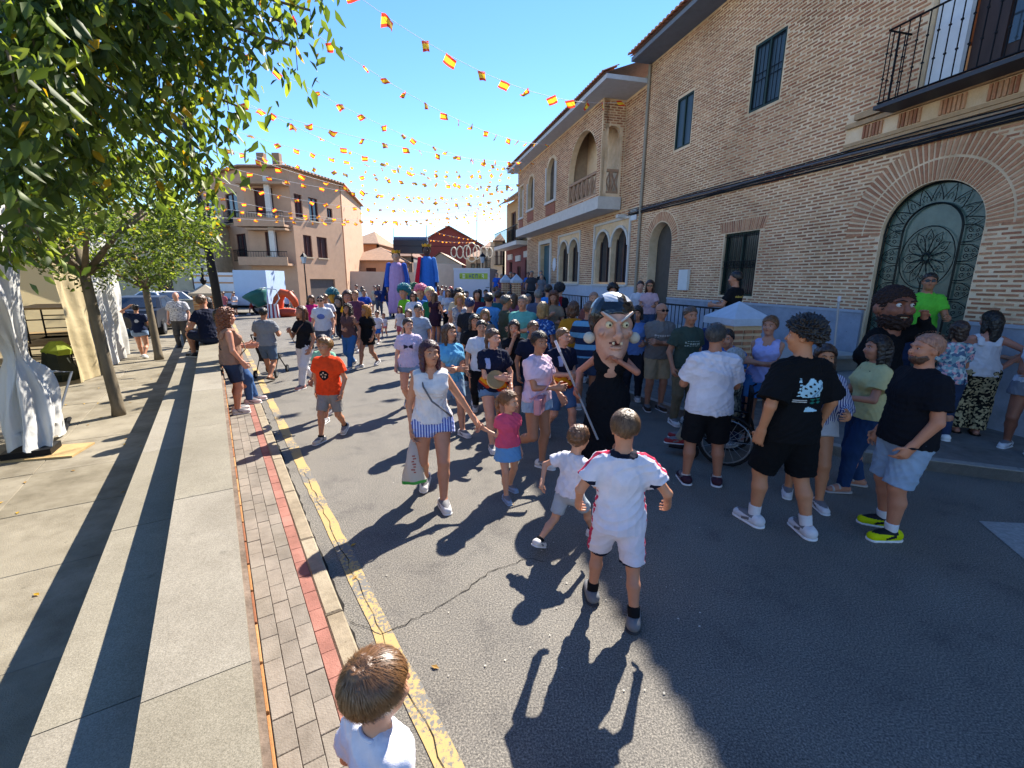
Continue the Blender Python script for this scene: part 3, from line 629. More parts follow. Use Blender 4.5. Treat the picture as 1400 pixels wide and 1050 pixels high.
mm = MB(); mm.add([FW(10.98, 8.78, O+.68)-bB, FW(25.1, 8.78, O+.68)-bB, FW(25.1, 11.2, -5)-bB, FW(10.98, 11.2, -5)-bB], [(0, 1, 2, 3)]); mm.build('roof', ROOFT[0], hB)
eave_tiles(11.05, 25, 8.8, O+.74, hB, bB)
mm = MB(); fbox(mm, bB, 25.3, 25.6, 0, 9.0, -8, -.31); mm.build('side_wall', MORT, hB)
# ================================================================== BACKGROUND BUILDINGS
r4 = random.Random(21)
def frame_of(p, q):
    p = Vector((p[0], p[1], 0)); q = Vector((q[0], q[1], 0)); u = (q-p).normalized(); n = Vector((-u.y, u.x, 0))
    if n.dot(-p) < 0: n = -n
    return (q-p).length, (lambda s, z, o: p+u*s+n*o+Vector((0, 0, z)))
DIM = mat('dim_glass', '#242a33', .12, .2, 2, spec=.7); BROWN = mat('brown_frame', '#4d3b33', .6, .1, 5)
def wbox(mm, F, s0, s1, z0, z1, o0, o1): return mm.hexa([F(s0, z0, o0), F(s1, z0, o0), F(s1, z0, o1), F(s0, z0, o1), F(s0, z1, o0), F(s1, z1, o0), F(s1, z1, o1), F(s0, z1, o1)])
def wall_face(root, p, q, z0, z1, ops, m, kinds=None, th=.25):
    """ops: (u0,u1,za,zb,kind); kind window/door/balcony/garage"""
    L, F0 = frame_of(p, q); base = Vector(root.location); F = lambda s, z, o: F0(s, z, o)-base
    holes = [[(a*L, c), (b_*L, c), (b_*L, d), (a*L, d)] for a, b_, c, d, k in ops]
    polyplate([(0, z0), (L, z0), (L, z1), (0, z1)], holes, F, th, 'wall', m, root)
    for a, b_, c, d, k in ops:
        a *= L; b_ *= L
        pm = {'garage': mat('roller_door', '#5b5350', .7, .1, 4), 'shut': mat('shutter_brown', '#4a2f2a', .7, .15, 8), 'door': BROWN}.get(k, DIM)
        mm = MB(); wbox(mm, F, a, b_, c, d, -.2, -.15); wo = mm.build('garage_door' if k == 'garage' else ('door' if k == 'door' else 'window'), pm, root)
        if k != 'garage':
            mm = MB()
            for x0, x1, y0, y1 in ((a, a+.07, c, d), (b_-.07, b_, c, d), (a+.07, b_-.07, d-.07, d), ((a+b_)/2-.035, (a+b_)/2+.035, c, d-.07)): wbox(mm, F, x0, x1, y0, y1, -.148, -.09)
            mm.build('frame', mat('frame_maroon', '#4f2b28', .6, .1, 5), wo)
            mm = MB(); wbox(mm, F, a-.06, b_+.06, c-.1, c-.002, .002, .09); mm.build('sill', mat('sill_pale', '#b9a78c', .8, .1, 5), wo)
        if k == 'balcony':
            mm = MB(); wbox(mm, F, a-.12, b_+.12, c+.85, c+.9, .22, .27); wbox(mm, F, a-.12, b_+.12, c+.02, c+.06, .0, .27)
            n = int((b_-a+.24)/.13)
            for i in range(n+1): wbox(mm, F, a-.12+i*.13, a-.105+i*.13, c+.06, c+.85, .235, .255)
            mm.build('railing', IRON, wo)
    return L, F
def hip_roof(root, poly, z, h, over, m):
    base = Vector(root.location); c = sum((Vector((*p[:2], 0)) for p in poly), Vector())/len(poly); ring = []
    for p in poly:
        p = Vector((*p[:2], 0)); ring.append(p+(p-c).normalized()*over)
    n = len(ring); mm = MB(); mm.add([r+Vector((0, 0, z))-base for r in ring]+[c+Vector((0, 0, z+h))-base], [(i, (i+1) % n, n) for i in range(n)])
    mm.add([r+Vector((0, 0, z-.12))-base for r in ring]+[r+Vector((0, 0, z-.001))-base for r in ring], [tuple(range(n))[::-1]]+[(i, (i+1) % n, n+(i+1) % n, n+i) for i in range(n)])
    ro = mm.build('roof', m, root)
    return ro
def tilemat(name, c, sc=5.5):
    M, nt, b = nodemat(name); b.inputs['Roughness'].default_value = .9
    tc = nt.nodes.new('ShaderNodeTexCoord'); w = nt.nodes.new('ShaderNodeTexWave'); w.inputs['Scale'].default_value = sc/2; w.inputs['Distortion'].default_value = .6; w.bands_direction = 'X'
    nt.links.new(tc.outputs['Object'], w.inputs[0]); n = nt.nodes.new('ShaderNodeTexNoise'); n.inputs['Scale'].default_value = 3; n.inputs['Detail'].default_value = 6; nt.links.new(tc.outputs['Object'], n.inputs[0])
    mx = nt.nodes.new('ShaderNodeMix'); mx.data_type = 'RGBA'; c = lin(c); mx.inputs[6].default_value = (*[x*.65 for x in c], 1); mx.inputs[7].default_value = (*[min(1, x*1.35) for x in c], 1); nt.links.new(n.outputs[0], mx.inputs[0]); nt.links.new(mx.outputs[2], b.inputs['Base Color'])
    bp = nt.nodes.new('ShaderNodeBump'); bp.inputs['Strength'].default_value = 1; bp.inputs['Distance'].default_value = .06; nt.links.new(w.outputs[0], bp.inputs['Height']); nt.links.new(bp.outputs[0], b.inputs['Normal'])
    return M
TM1 = tilemat('old_roof_tiles', '#a98468'); TM2 = tilemat('red_roof_tiles', '#8d6a58')
# ---- corner building on the left of the square
PT = lambda px, Y_: tuple(AT(px, 385, Y_)[:2])
cb = thing('corner_building', (*PT(380, 40), 0), 'beige three-storey corner building with balconies and tiled roof', 'building')
BEI = mat('beige_render', '#b8957a', .9, .08, 2, .2, 60); BEI2 = mat('ground_render', '#b29179', .9, .1, 3, .2, 60)
Lp, C1, C2, Rp = PT(286, 42), PT(347, 37), PT(408, 37), PT(473, 43); H1 = 10.3
wall_face(cb, Lp, C1, 0, H1, [(.16, .42, 6.5, 8.7, 'balcony'), (.62, .86, 6.5, 8.7, 'balcony'), (.34, .56, 3.5, 5.6, 'balcony'), (.74, .94, 3.5, 5.6, 'balcony')], BEI)
Lc, Fc = wall_face(cb, C1, C2, 0, H1, [(.22, .62, 6.9, 8.9, 'shut'), (.36, .62, 3.9, 5.7, 'door')], BEI)
wall_face(cb, C2, Rp, 0, H1, [(.06, .2, 6.8, 8.6, 'shut'), (.32, .5, 6.8, 8.6, 'win'), (.68, .8, 7.3, 8.1, 'win'), (.16, .32, 3.9, 5.6, 'shut'), (.42, .63, 3.9, 5.6, 'shut'), (.22, .74, .02, 2.15, 'garage')], BEI)
bk = (Rp[0]-2, Rp[1]+12); bk2 = (Lp[0]-2, Lp[1]+12)
mm = MB(); base = Vector(cb.location); mm.prism([(a-base.x, c-base.y) for a, c in (bk, bk2, (Lp[0], Lp[1]+.3), (Rp[0], Rp[1]+.3))], 0, H1); mm.build('rear_wing', BEI, cb)
hip_roof(cb, [Lp, C1, C2, Rp, bk, bk2], H1+.12, 1.9, .55, TM1)
for z in (6.0, 3.15):
    mm = MB(); wbox(mm, Fc, -.4, Lc*.95, z, z+.16, .002, 1.1); wbox(mm, Fc, -.4, Lc*.95, z+.16, z+.62, 1.0, 1.1); mm.build('balcony', mat('balcony_render', '#b08f74', .9, .1, 3), cb)
    mm = MB(); wbox(mm, Fc, -.4, Lc*.95, z+1.0, z+1.05, 1.02, 1.07)
    for i in range(24): wbox(mm, Fc, -.4+i*Lc*1.0/18, -.385+i*Lc*1.0/18, z+.62, z+1.0, 1.03, 1.05) if -.385+i*Lc/18 < Lc*.95 else None
    mm.build('railing', IRON, cb)
mm = MB(); wbox(mm, Fc, Lc*.55, Lc*.66, 3.3, 9.6, .5, .75); mm.build('corner_column', mat('column_white', '#c9c4bb', .8, .08, 5), cb)
mm = MB(); wbox(mm, Fc, Lc*.0, Lc, 9.0, 9.15, .0, 1.1); wbox(mm, Fc, Lc*.1, Lc*.95, 5.75, 5.9, .0, 1.0); mm.build('canopy', mat('canopy', '#a8896e', .9, .1, 4), cb)
for px in (359, 380):
    q = AT(px, 230, 41); mm = MB(); mm.box((q[0]-base.x, q[1]-base.y, H1+1.55), (.6, .5, .9)); mm.build('chimney', mat('chimney_render', '#8e7460', .9, .1, 4), cb)
# ---- simple houses behind
def block(name, label, cat, pts, h, m, roofh=0, roofm=None, ops=None, gable=None, over=.35):
    c = np.mean([p for p in pts], axis=0); root = thing(name, (c[0], c[1], 0), label, cat); n = len(pts)
    for i in range(n): wall_face(root, pts[i], pts[(i+1) % n], 0, h, (ops or {}).get(i, []), m)
    if roofh: hip_roof(root, pts, h+.12, roofh, over, roofm or TM1)
    return root
def zz(py, Y_, px=600): return AT(px, py, Y_)[2]
def rectp(px0, px1, Y_, dep): a = PT(px0, Y_); b_ = PT(px1, Y_); return [a, b_, (b_[0]*1.0+0, b_[1]+dep), (a[0]+0, a[1]+dep)]
gw = thing('garden_wall', (*PT(520, 46), 0), 'long beige garden wall behind the giant figures', 'wall')
wall_face(gw, PT(474, 45), PT(566, 49), 0, zz(372, 46), [], mat('beige_wall', '#c4a791', .9, .07, 1.5, .2, 50))
gw2 = thing('garden_wall', (*PT(590, 55), 0), 'pale boundary wall left of the white lorry', 'wall')
wall_face(gw2, PT(566, 50), PT(632, 55), 0, zz(360, 52), [], mat('pale_wall', '#cfc0ae', .9, .07, 1.5, .2, 50))
block('tiled_house', 'low house with long tiled roof behind the beige wall', 'house', rectp(470, 545, 52, 9), zz(358, 52), mat('house_tan', '#ad8a70', .9, .1, 2), 1.7, TM1, {0: [(.42, .6, 2.2, 3.4, 'shut')]}, over=.5)
block('tiled_house', 'ochre house with tiled roof directly right of the corner building', 'house', rectp(478, 520, 66, 12), zz(335, 66), mat('house_orange', '#b5774f', .9, .1, 2), 2.2, TM1, {0: [(.3, .5, 3, 4.6, 'win')]}, over=.5)
block('grey_house', 'grey gabled house behind the pink giant', 'house', rectp(540, 566, 58, 8), zz(352, 58), mat('house_grey', '#8a8580', .9, .1, 2), 1.3, TM2)
block('cream_house', 'long cream house behind the parked cars on the left', 'house', rectp(20, 290, 36, 8), 6.2, mat('cream_render', '#b8a88c', .9, .08, 2, dirt=.2), 1.6, TM1, {0: [(.15, .22, 1.0, 2.6, 'shut'), (.45, .52, 1.0, 2.6, 'shut'), (.72, .80, .05, 2.4, 'door'), (.9, .96, 1.0, 2.6, 'win')]})
tk = thing('solar_panel', AT(562, 338, 57), 'dark blue tank and panel on the roof behind the red caped giant', 'panel'); mm = MB(); mm.box((0, 0, 0), (4.0, 1.2, 1.5), 0); mm.build('panel', mat('panel_blue', '#151f36', .3, .1, 3), tk)
mm = MB(); mm.tube([(-2, 0, .85), (2, 0, .85)], .38, 10); mm.build('tank', mat('tank_blue', '#4a5a72', .4, .1, 3), tk)
mm = MB(); [mm.tube([(x, 0, -.75), (x, 0, -1.7)], .05, 6) for x in (-1.6, 0, 1.6)]; mm.build('support', IRON, tk)
# red gabled hall
rh = thing('red_hall', (*PT(620, 76), 0), 'dark red gabled building rising behind the white lorry', 'building'); bs = Vector(rh.location)
pa, pb = PT(570, 74), PT(672, 78); L, F0 = frame_of(pa, pb); F = lambda s, z, o: F0(s, z, o)-bs
ze, za = zz(335, 75), zz(309, 75)
polyplate([(0, 0), (L, 0), (L, ze-.6), (L*.42, za), (0, ze)], [], F, .4, 'wall', mat('red_render', '#7c3e38', .9, .1, 2), rh)
mm = MB(); mm.add([F(-.5, ze-.1, .5), F(L*.42, za+.15, .5), F(L*.42, za+.15, -18), F(-.5, ze-.1, -18)], [(0, 1, 2, 3)]); mm.add([F(L*.42, za+.151, .5), F(L+.5, ze-.7, .5), F(L+.5, ze-.7, -18), F(L*.42, za+.151, -18)], [(0, 1, 2, 3)])
mm.add([F(-.5, ze-.25, .5), F(L*.42, za, .5), F(L*.42, za+.14, .5), F(-.5, ze-.1, .5)], [(0, 1, 2, 3)]); mm.add([F(L*.42, za, .5), F(L+.5, ze-.85, .5), F(L+.5, ze-.7, .5), F(L*.42, za+.14, .5)], [(0, 1, 2, 3)]); mm.build('roof', TM2, rh)
# grey shed
sh = thing('shed', (*PT(608, 60), 0), 'pale shed with shallow gable just left of the white lorry', 'shed'); bs2 = Vector(sh.location); pa, pb = PT(590, 60), PT(628, 60); L2, G0 = frame_of(pa, pb); F2 = lambda s, z, o: G0(s, z, o)-bs2
polyplate([(0, 0), (L2, 0), (L2, zz(361, 60)), (L2*.35, zz(346, 60)), (0, zz(356, 60))], [], F2, 6, 'wall', mat('shed_grey', '#a9a79c', .9, .08, 2), sh)
mm = MB(); mm.add([F2(-.3, zz(356, 60), .3), F2(L2*.35, zz(346, 60)+.1, .3), F2(L2*.35, zz(346, 60)+.1, -7), F2(-.3, zz(356, 60), -7)], [(0, 1, 2, 3)]); mm.add([F2(L2*.35, zz(346, 60)+.101, .3), F2(L2+.3, zz(361, 60), .3), F2(L2+.3, zz(361, 60), -7), F2(L2*.35, zz(346, 60)+.101, -7)], [(0, 1, 2, 3)]); mm.build('roof', mat('shed_roof', '#c3ab94', .9, .1, 3), sh)
# row closing the street, and the red house with a balcony
rowc = [('#b9a283', 640, 662, 62, 352), ('#c9b79c', 660, 676, 55, 340), ('#b7a48b', 674, 690, 48, 330)]
for (c, a, b_, Y_, py), lb in zip(rowc, ('tan terraced house beyond the light arch', 'cream terraced house beyond the street lantern', 'tall beige terraced house left of the red balcony house')):
    q = rectp(a, b_, Y_, 10); h = zz(py, Y_); block('terraced_house', lb, 'house', q, h, mat('row_'+c, c, .9, .1, 2), 1.2, TM1, {0: [(.2, .42, 1.0+h*.45, h-.7, 'balcony'), (.6, .82, 1.0+h*.45, h-.7, 'balcony'), (.2, .42, .05, 2.2, 'door'), (.58, .84, .9, 2.3, 'win')]})
rr = thing('red_house', FW(30, 0, -3), 'small red house with iron balcony next to the loggia house', 'house')
RED = mat('maroon_render', '#7d4a48', .9, .1, 3); zt = 7.0
pf = [FW(25.7, 0, -.3), FW(33, 0, -.3)]
wall_face(rr, pf[0], pf[1], 0, 4.6, [(.08, .2, .9, 3.6, 'win'), (.36, .5, .2, 3.2, 'door'), (.7, .84, .9, 3.6, 'win')], RED)
wall_face(rr, FW(25.7, 0, -.35), FW(33, 0, -.35), 4.6, 8.0, [(.2, .4, 5.0, 7.2, 'balcony'), (.6, .8, 5.0, 7.2, 'balcony')], mat('ochre_render', '#b9976b', .9, .1, 3))
mm = MB(); bs3 = Vector(rr.location); mm.hexa([FW(s, z, o)-bs3 for z in (4.5, 4.75) for s, o in ((25.8, -.3), (33, -.3), (33, .7), (25.8, .7))]); mm.build('balcony', WT, rr)
mm = MB()
for z in (4.8, 5.75): mm.tube([FW(25.85, z, .65)-bs3, FW(33, z, .65)-bs3], .03, 5); mm.tube([FW(25.85, z, .65)-bs3, FW(25.85, z, -.3)-bs3], .03, 5)
for s in np.arange(25.9, 33, .22): mm.tube([FW(s, 4.75, .65)-bs3, FW(s, 5.75, .65)-bs3], .015, 4)
mm.build('railing', IRON, rr)
mm = MB(); mm.add([FW(25.6, 8.0, .3)-bs3, FW(33.2, 8.0, .3)-bs3, FW(33.2, 9.8, -5)-bs3, FW(25.6, 9.8, -5)-bs3, FW(25.6, 7.9, .3)-bs3, FW(33.2, 7.9, .3)-bs3], [(0, 1, 2, 3), (4, 5, 1, 0), (4, 0, 3)]); mm.build('roof', TM1, rr)
for s, z in ((26.6, 3.2), (28.9, 3.0), (31.4, 3.2)):
    mm = MB(); mm.hexa([FW(a, y, o)-bs3 for y in (z+.55, z+.95) for a, o in ((s-.65, -.3), (s+.65, -.3), (s+.65, -.2), (s-.65, -.2))]); mm.build('lintel', WT, rr)

# ================================================================== STREET FURNITURE
def pillar(label, loc, w, h, group=None, capc='#a9b4c2', bc=0):
    root = thing('brick_pillar', loc, label, 'pillar', -FA, group)
    mm = MB(); mm.box((0, 0, h/2), (w-.02, w-.02, h)); mm.build('core', MORT, root)
    z = .05; k = 0
    while z < h-.05:
        for s in range(4):
            n = 3
            for i in range(n):
                L_ = w/n; x = -w/2+L_*(i+.5); mm = MB()
                d = (L_-.03, .02, .045); mm.box((0, 0, 0), d); o = mm.build('brick', BRC[r4.randrange(5)], root); a = s*math.pi/2; y = -w/2-.002
                o.location = (x*math.cos(a)-y*math.sin(a), x*math.sin(a)+y*math.cos(a), z+.03); o.rotation_euler = (0, 0, a)
        z += .085; k += 1
    c = w/2+(.09 if w > .4 else .045); mm = MB(); mm.box((0, 0, h+.05), (2*c, 2*c, .1)); mm.add([(-c, -c, h+.1), (c, -c, h+.1), (c, c, h+.1), (-c, c, h+.1), (0, 0, h+.34)], [(0, 1, 4), (1, 2, 4), (2, 3, 4), (3, 0, 4)]); mm.build('cap', mat('stone_cap'+capc, capc, .8, .1, 9, .3, 80), root)
    return root
pillar('brick gate pillar with pale pyramid cap beside the seated wheelchair group', (3.42, 6.95, .13), .5, 1.45)
q = AT(691, 385, 19); pillar('left one of two slim pillars with pointed caps at terrace stairs', (q[0], q[1], .1), .30, 2.0, 'stair pillars')
q = AT(706, 385, 18); pillar('right one of two slim pillars with pointed caps at terrace stairs', (q[0], q[1], .1), .30, 2.0, 'stair pillars')
# lantern pillar at the end of the plaza
lp = thing('lantern_pillar', (*AT(283, 420, 18.3)[:2], 0), 'brick pillar with stone cap and black lantern at plaza corner', 'pillar')
mm = MB(); mm.box((0, 0, .75), (.72, .72, 1.5), .4); mm.build('shaft', MORT, lp)
ob = [mat('ochre_%d' % i, c, .9, .2, 14, .5, 60) for i, c in enumerate(('#c28c50', '#b5743f', '#d0a067', '#a6653b'))]
for k in range(17):
    for s in range(4):
        for i in range(3):
            mm = MB(); mm.box((0, 0, 0), (.215, .02, .055)); o = mm.build('brick', ob[r4.randrange(4)], lp); a = s*math.pi/2+.4; x = -.24+i*.24; y = -.362
            o.location = (x*math.cos(a)-y*math.sin(a), x*math.sin(a)+y*math.cos(a), .06+k*.085); o.rotation_euler = (0, 0, a)
mm = MB(); mm.box((0, 0, 1.55), (.95, .95, .1), .4); c = .475; R2 = Matrix.Rotation(.4, 3, 'Z'); mm.add([R2 @ Vector(p) for p in ((-c, -c, 1.6), (c, -c, 1.6), (c, c, 1.6), (-c, c, 1.6), (0, 0, 1.95))], [(0, 1, 4), (1, 2, 4), (2, 3, 4), (3, 0, 4)]); mm.build('cap', KERB, lp)
mm = MB(); mm.lathe((0, 0, 1.9), [(.03, 0), (.09, .1), (.12, .2), (.05, .32), (.04, .6), (.06, .62), (.05, .66)], 10); mm.build('stem', IRON, lp)
mm = MB(); mm.lathe((0, 0, 2.56), [(.10, 0), (.17, .34)], 6); mm.build('lamp_glass', mat('lamp_glass', '#9aa6ac', .15, .1, 3), lp)
mm = MB(); mm.lathe((0, 0, 2.9), [(.2, 0), (.12, .12), (.03, .2), (.02, .3)], 6); mm.build('lamp_roof', IRON, lp)
def street_lamp(label, px, Y_, ztop):
    q = AT(px, 385, Y_); root = thing('street_lamp', (q[0], q[1], 0), label, 'street lamp')
    mm = MB(); mm.lathe((0, 0, 0), [(.14, 0), (.12, .5), (.07, .6), (.05, 1.2), (.04, ztop-.75), (.06, ztop-.7)], 8); mm.build('post', IRON, root)
    mm = MB(); mm.lathe((0, 0, ztop-.7), [(.12, 0), (.22, .42)], 6); mm.build('lamp_glass', mat('lamp_glass', '#9aa6ac', .15, .1, 3), root)
    mm = MB(); mm.lathe((0, 0, ztop-.28), [(.26, 0), (.14, .16), (.03, .26), (.02, .36)], 6); mm.build('lamp_roof', IRON, root)
street_lamp('black street lantern in front of the corner building', 418, 32, 3.9)
street_lamp('black street lantern to the right of the white lorry', 660, 34, 4.1)
def thin_pole(name, label, p0, p1, r, m): root = MB(); p0 = Vector(p0); root.tube([(0, 0, 0), Vector(p1)-p0], [r, r*.6], 8); return tag(root.build(name, m, None, True, p0), label, 'pole')
q = AT(309, 470, 12.5); q2 = AT(228, 20, 12.5); lpole = thin_pole('utility_pole', 'tall dark leaning pole beside the plaza trees', (q[0], q[1], .1), q2, .12, mat('pole_dark', '#23262b', .7, .15, 6))
for px, py, Y_, lb in ((583, 308, 50, 'thin mast behind the red caped giant'), (538, 312, 58, 'thin mast behind the pink giant'), (652, 290, 60, 'thin mast over the red hall')):
    a = AT(px, 385, Y_); thin_pole('mast', lb, (a[0], a[1], 0), AT(px, py, Y_), .06, IRON)
# light arch with rings over the street
la = thing('light_arch', AT(645, 345, 42), 'pale festive light decoration of interlocking rings above the street', 'decoration')
for i, (x, r) in enumerate(((-1.6, .42), (-1.05, .5), (-.45, .58), (.0, .82), (.45, .58), (1.05, .5), (1.6, .42))):
    mm = MB(); mm.tube([(x+r*.58*math.cos(a), 0, r*math.sin(a)) for a in [2*math.pi*k/18 for k in range(19)]], .05, 5); mm.build('ring', mat('light_ring', '#d8cdb4', .5, .05, 4), la)
mm = MB(); mm.tube([(-7, 0, .5), (7, 0, .5)], .02, 5); mm.build('wire', IRON, la)

# ================================================================== VEHICLES
def wheel(parent, loc, r, w, rz=0):
    mm = MB(); n = 14; prof = [(r*.55, -w/2), (r*.95, -w/2), (r, -w/2+.03), (r, w/2-.03), (r*.95, w/2), (r*.55, w/2)]
    mm.tube2((0, 0, 0), prof, n); o = mm.build('wheel', mat('tyre', '#17171a', .8, .1, 9), parent); o.location = loc; o.rotation_euler = (math.pi/2, 0, rz)
    mm = MB(); mm.tube2((0, 0, 0), [(r*.54, -w/2-.005), (r*.54, w/2+.005)], 10); mm.build('rim', mat('rim', '#8d9298', .35, .1, 9, metal=.7), o)
def car(label, px, Y_, heading, body, s=1.0):
    q = AT(px, 385, Y_); root = thing('parked_car', (q[0], q[1], 0), label, 'car', heading)
    prof = [(-2.0, .35), (-2.02, .75), (-1.85, .98), (-1.1, 1.02), (-.55, 1.42), (.7, 1.46), (1.45, 1.08), (2.0, .92), (2.08, .6), (2.02, .32)]
    mm = MB(); n = len(prof)
    wd = lambda z: .84 if z < 1.05 else .84-(z-1.05)*.42
    mm.add([(x, wd(z), z) for x, z in prof]+[(x, -wd(z), z) for x, z in prof], [tuple(range(n))[::-1], tuple(range(n, 2*n))]+[(i, (i+1) % n, n+(i+1) % n, n+i) for i in range(n)])
    me = mm.build('body', body, root)
    for s_ in (-1, 1):
        y = lambda z: s_*(wd(z)+.008)
        for w in (((-.98, 1.06), (-.5, 1.38), (.08, 1.40), (.08, 1.06)), ((.15, 1.06), (.15, 1.40), (.68, 1.41), (1.25, 1.08))):
            mm = MB(); mm.add([(x, y(z), z) for x, z in w]+[(x, y(z)-s_*.02, z) for x, z in w], [(0, 1, 2, 3), (7, 6, 5, 4), (0, 4, 5, 1), (1, 5, 6, 2), (2, 6, 7, 3), (3, 7, 4, 0)]); mm.build('side_window', DIM, root)
    for (x0, z0), (x1, z1) in (((-1.09, 1.04), (-.57, 1.41)), ((1.43, 1.1), (.74, 1.45))):
        mm = MB(); d_ = -.012 if x0 < 0 else .012; mm.add([(x0+d_, -.68, z0), (x0+d_, .68, z0), (x1+d_, .6, z1), (x1+d_, -.6, z1), (x0+d_*2, -.68, z0+.012), (x0+d_*2, .68, z0+.012), (x1+d_*2, .6, z1+.012), (x1+d_*2, -.6, z1+.012)], [(0, 1, 2, 3), (7, 6, 5, 4), (0, 4, 5, 1), (1, 5, 6, 2), (2, 6, 7, 3), (3, 7, 4, 0)]); mm.build('windscreen', DIM, root)
    for x in (-1.28, 1.3):
        for s_ in (-1, 1): wheel(root, (x, s_*.8, .31), .31, .2)
    for s_ in (-1, 1):
        mm = MB(); mm.box((-2.0, s_*.58, .78), (.06, .36, .14)); mm.build('headlight', WHITEP, root)
        mm = MB(); mm.box((2.05, s_*.62, .82), (.06, .28, .2)); mm.build('tail_light', mat('tail_red', '#8a1d1d', .4, .05, 4), root)
    return root
car('white hatchback parked behind the plaza trees', 220, 25, R_(160), mat('car_white', '#c9cbce', .3, .03, 3, spec=.5))
car('dark parked car half hidden behind the white tent', 190, 18.5, R_(115), mat('car_dark', '#2a2d33', .3, .05, 3, spec=.5))
car('dark grey parked car beside the lantern pillar', 258, 27, R_(170), mat('car_grey', '#3c3e43', .3, .05, 3, spec=.5))
lw = thing('low_wall', (*AT(215, 440, 21)[:2], 0), 'low stone wall with pale rail at the far end of the plaza', 'wall')
a_ = AT(178, 440, 19.5); b_ = AT(270, 440, 21.5); L, F0 = frame_of(a_, b_); bs4 = Vector(lw.location); F = lambda s, z, o: F0(s, z, o)-bs4
mm = MB(); wbox(mm, F, 0, L, 0, .45, 0, -.4); mm.build('stone_base', mat('yellow_stone', '#b29a6c', .9, .2, 4, .4, 40), lw)
mm = MB(); wbox(mm, F, -.05, L+.05, .45, .53, .04, -.44); mm.build('coping', KERB, lw)
mm = MB(); wbox(mm, F, 0, L, .53, 1.12, -.12, -.3); wbox(mm, F, -.02, L, 1.12, 1.2, -.06, -.36); mm.build('upper_wall', mat('grey_green_render', '#8b8f83', .9, .1, 4), lw)
# fair truck at the left
ft = thing('fair_lorry', (*AT(316, 400, 28)[:2], 0), 'white fair lorry with orange stripes parked below the corner building', 'lorry', R_(0))
TW = mat('lorry_white', '#cfd2d4', .5, .05, 2); TB = mat('lorry_blue', '#a9bfd6', .5, .05, 2)
mm = MB(); mm.box((-1.0, 1.2, 1.55), (2.4, 2.3, 1.9)); mm.build('cargo_box', TW, ft)
mm = MB(); mm.box((1.2, 1.2, 1.6), (1.98, 2.3, 2.1)); mm.build('blue_box', TB, ft)
mm = MB(); mm.box((.0, 1.2, .5), (4.4, 2.0, .2)); mm.build('chassis', IRON, ft)
for z in (.85, 1.35, 1.9, 2.3): mm = MB(); mm.box((-1.0, .04, z), (2.36, .02, .09)); mm.build('stripe', mat('stripe_orange', '#b98a63', .6, .1, 4), ft)
mm = MB(); mm.box((1.2, .03, .85), (1.9, .03, .5)); mm.build('skirt', mat('skirt_grey', '#b9c3cc', .6, .1, 4), ft)
for x in (-1.5, 1.4):
    for y in (.35, 2.0): wheel(ft, (x, y, .4), .4, .28)
# white lorry in the crowd
wlr = thing('box_lorry', (*AT(645, 385, 29)[:2], 0), 'white box lorry with green and blue lettering standing in the crowd', 'lorry', R_(-4))
mm = MB(); mm.box((0, 2.2, 1.72), (2.25, 4.4, 2.2)); mm.build('cargo_box', mat('lorry_white2', '#c4c6cf', .5, .04, 2), wlr)
mm = MB(); mm.box((0, 2.2, 2.86), (2.31, 4.46, .09)); mm.box((0, 2.2, .58), (2.31, 4.46, .1)); mm.build('box_trim', TW, wlr)
mm = MB(); mm.box((.12, -.006, 2.42), (1.75, .012, .36)); mm.build('lettering_panel', mat('lime_print', '#a9bd4a', .6, .1, 6), wlr)
lb = mat('print_blue', '#3c5f8a', .6, .1, 6); lgm = mat('print_green', '#7d9a2c', .6, .1, 6); lwm = mat('print_white', '#d9dcd8', .6, .05, 6)
x = -.7
for i in range(8):
    w = r4.choice((.12, .14, .1)); mm = MB()
    for bx in r4.sample([(0, .1, w, .05), (0, -.1, w, .05), (-w*.4, 0, .035, .24), (w*.4, 0, .035, .24), (0, 0, w, .05)], 3): mm.box((x+bx[0], -.016, 2.42+bx[1]), (bx[2], .008, bx[3]))
    mm.build('letter', (lwm, lb, lgm)[1 if 3 <= i <= 5 else (0 if i % 2 else 2)], wlr); x += .2
mm = MB(); mm.box((0, 5.3, 1.2), (2.1, 1.6, 1.7)); mm.build('cab', TW, wlr)
for xx in (-.95, .95):
    for y in (.9, 5.3): wheel(wlr, (xx, y, .42), .42, .25, math.pi/2)
    mm = MB(); mm.box((xx, -.02, .75), (.2, .05, .12)); mm.build('tail_light', mat('tail_red', '#8a1d1d', .4, .05, 4), wlr)
# fairground pieces
fr_ = thing('fair_ride', (*AT(372, 410, 26)[:2], 0), 'small fair ride with red striped drum and dark green hood', 'fair ride')
mm = MB(); n = 20
for i in range(n):
    a, c = 2*math.pi*i/n, 2*math.pi*(i+1)/n; mm.m = i % 2; mm.add([(.5*math.cos(a), .5*math.sin(a), 0), (.5*math.cos(c), .5*math.sin(c), 0), (.42*math.cos(c), .42*math.sin(c), 1.05), (.42*math.cos(a), .42*math.sin(a), 1.05)], [(0, 1, 2, 3)])
mm.build('striped_drum', [mat('drum_red', '#8e2f3c', .6, .05, 4), TW], fr_)
mm = MB(); mm.lathe((0, 0, 1.05), [(.36, 0), (.5, .35), (.75, .8), (.98, 1.15), (.2, 1.25)], 14); ho = mm.build('hood', mat('hood_teal', '#1d5a56', .5, .1, 4), fr_, True); ho.rotation_euler = (0, -.45, 0); ho.location = (-.35, 0, -.05)
mm = MB(); mm.tube([(.35, -.3, 1.0), (.75, -.35, 1.5), (.6, -.35, 2.2), (-.7, -.35, 2.3)], .05, 6); mm.build('white_frame', TW, fr_)
og = thing('inflatable_figure', (*AT(392, 410, 27)[:2], 0), 'orange rounded inflatable figure on a broad base in front of corner building', 'inflatable')
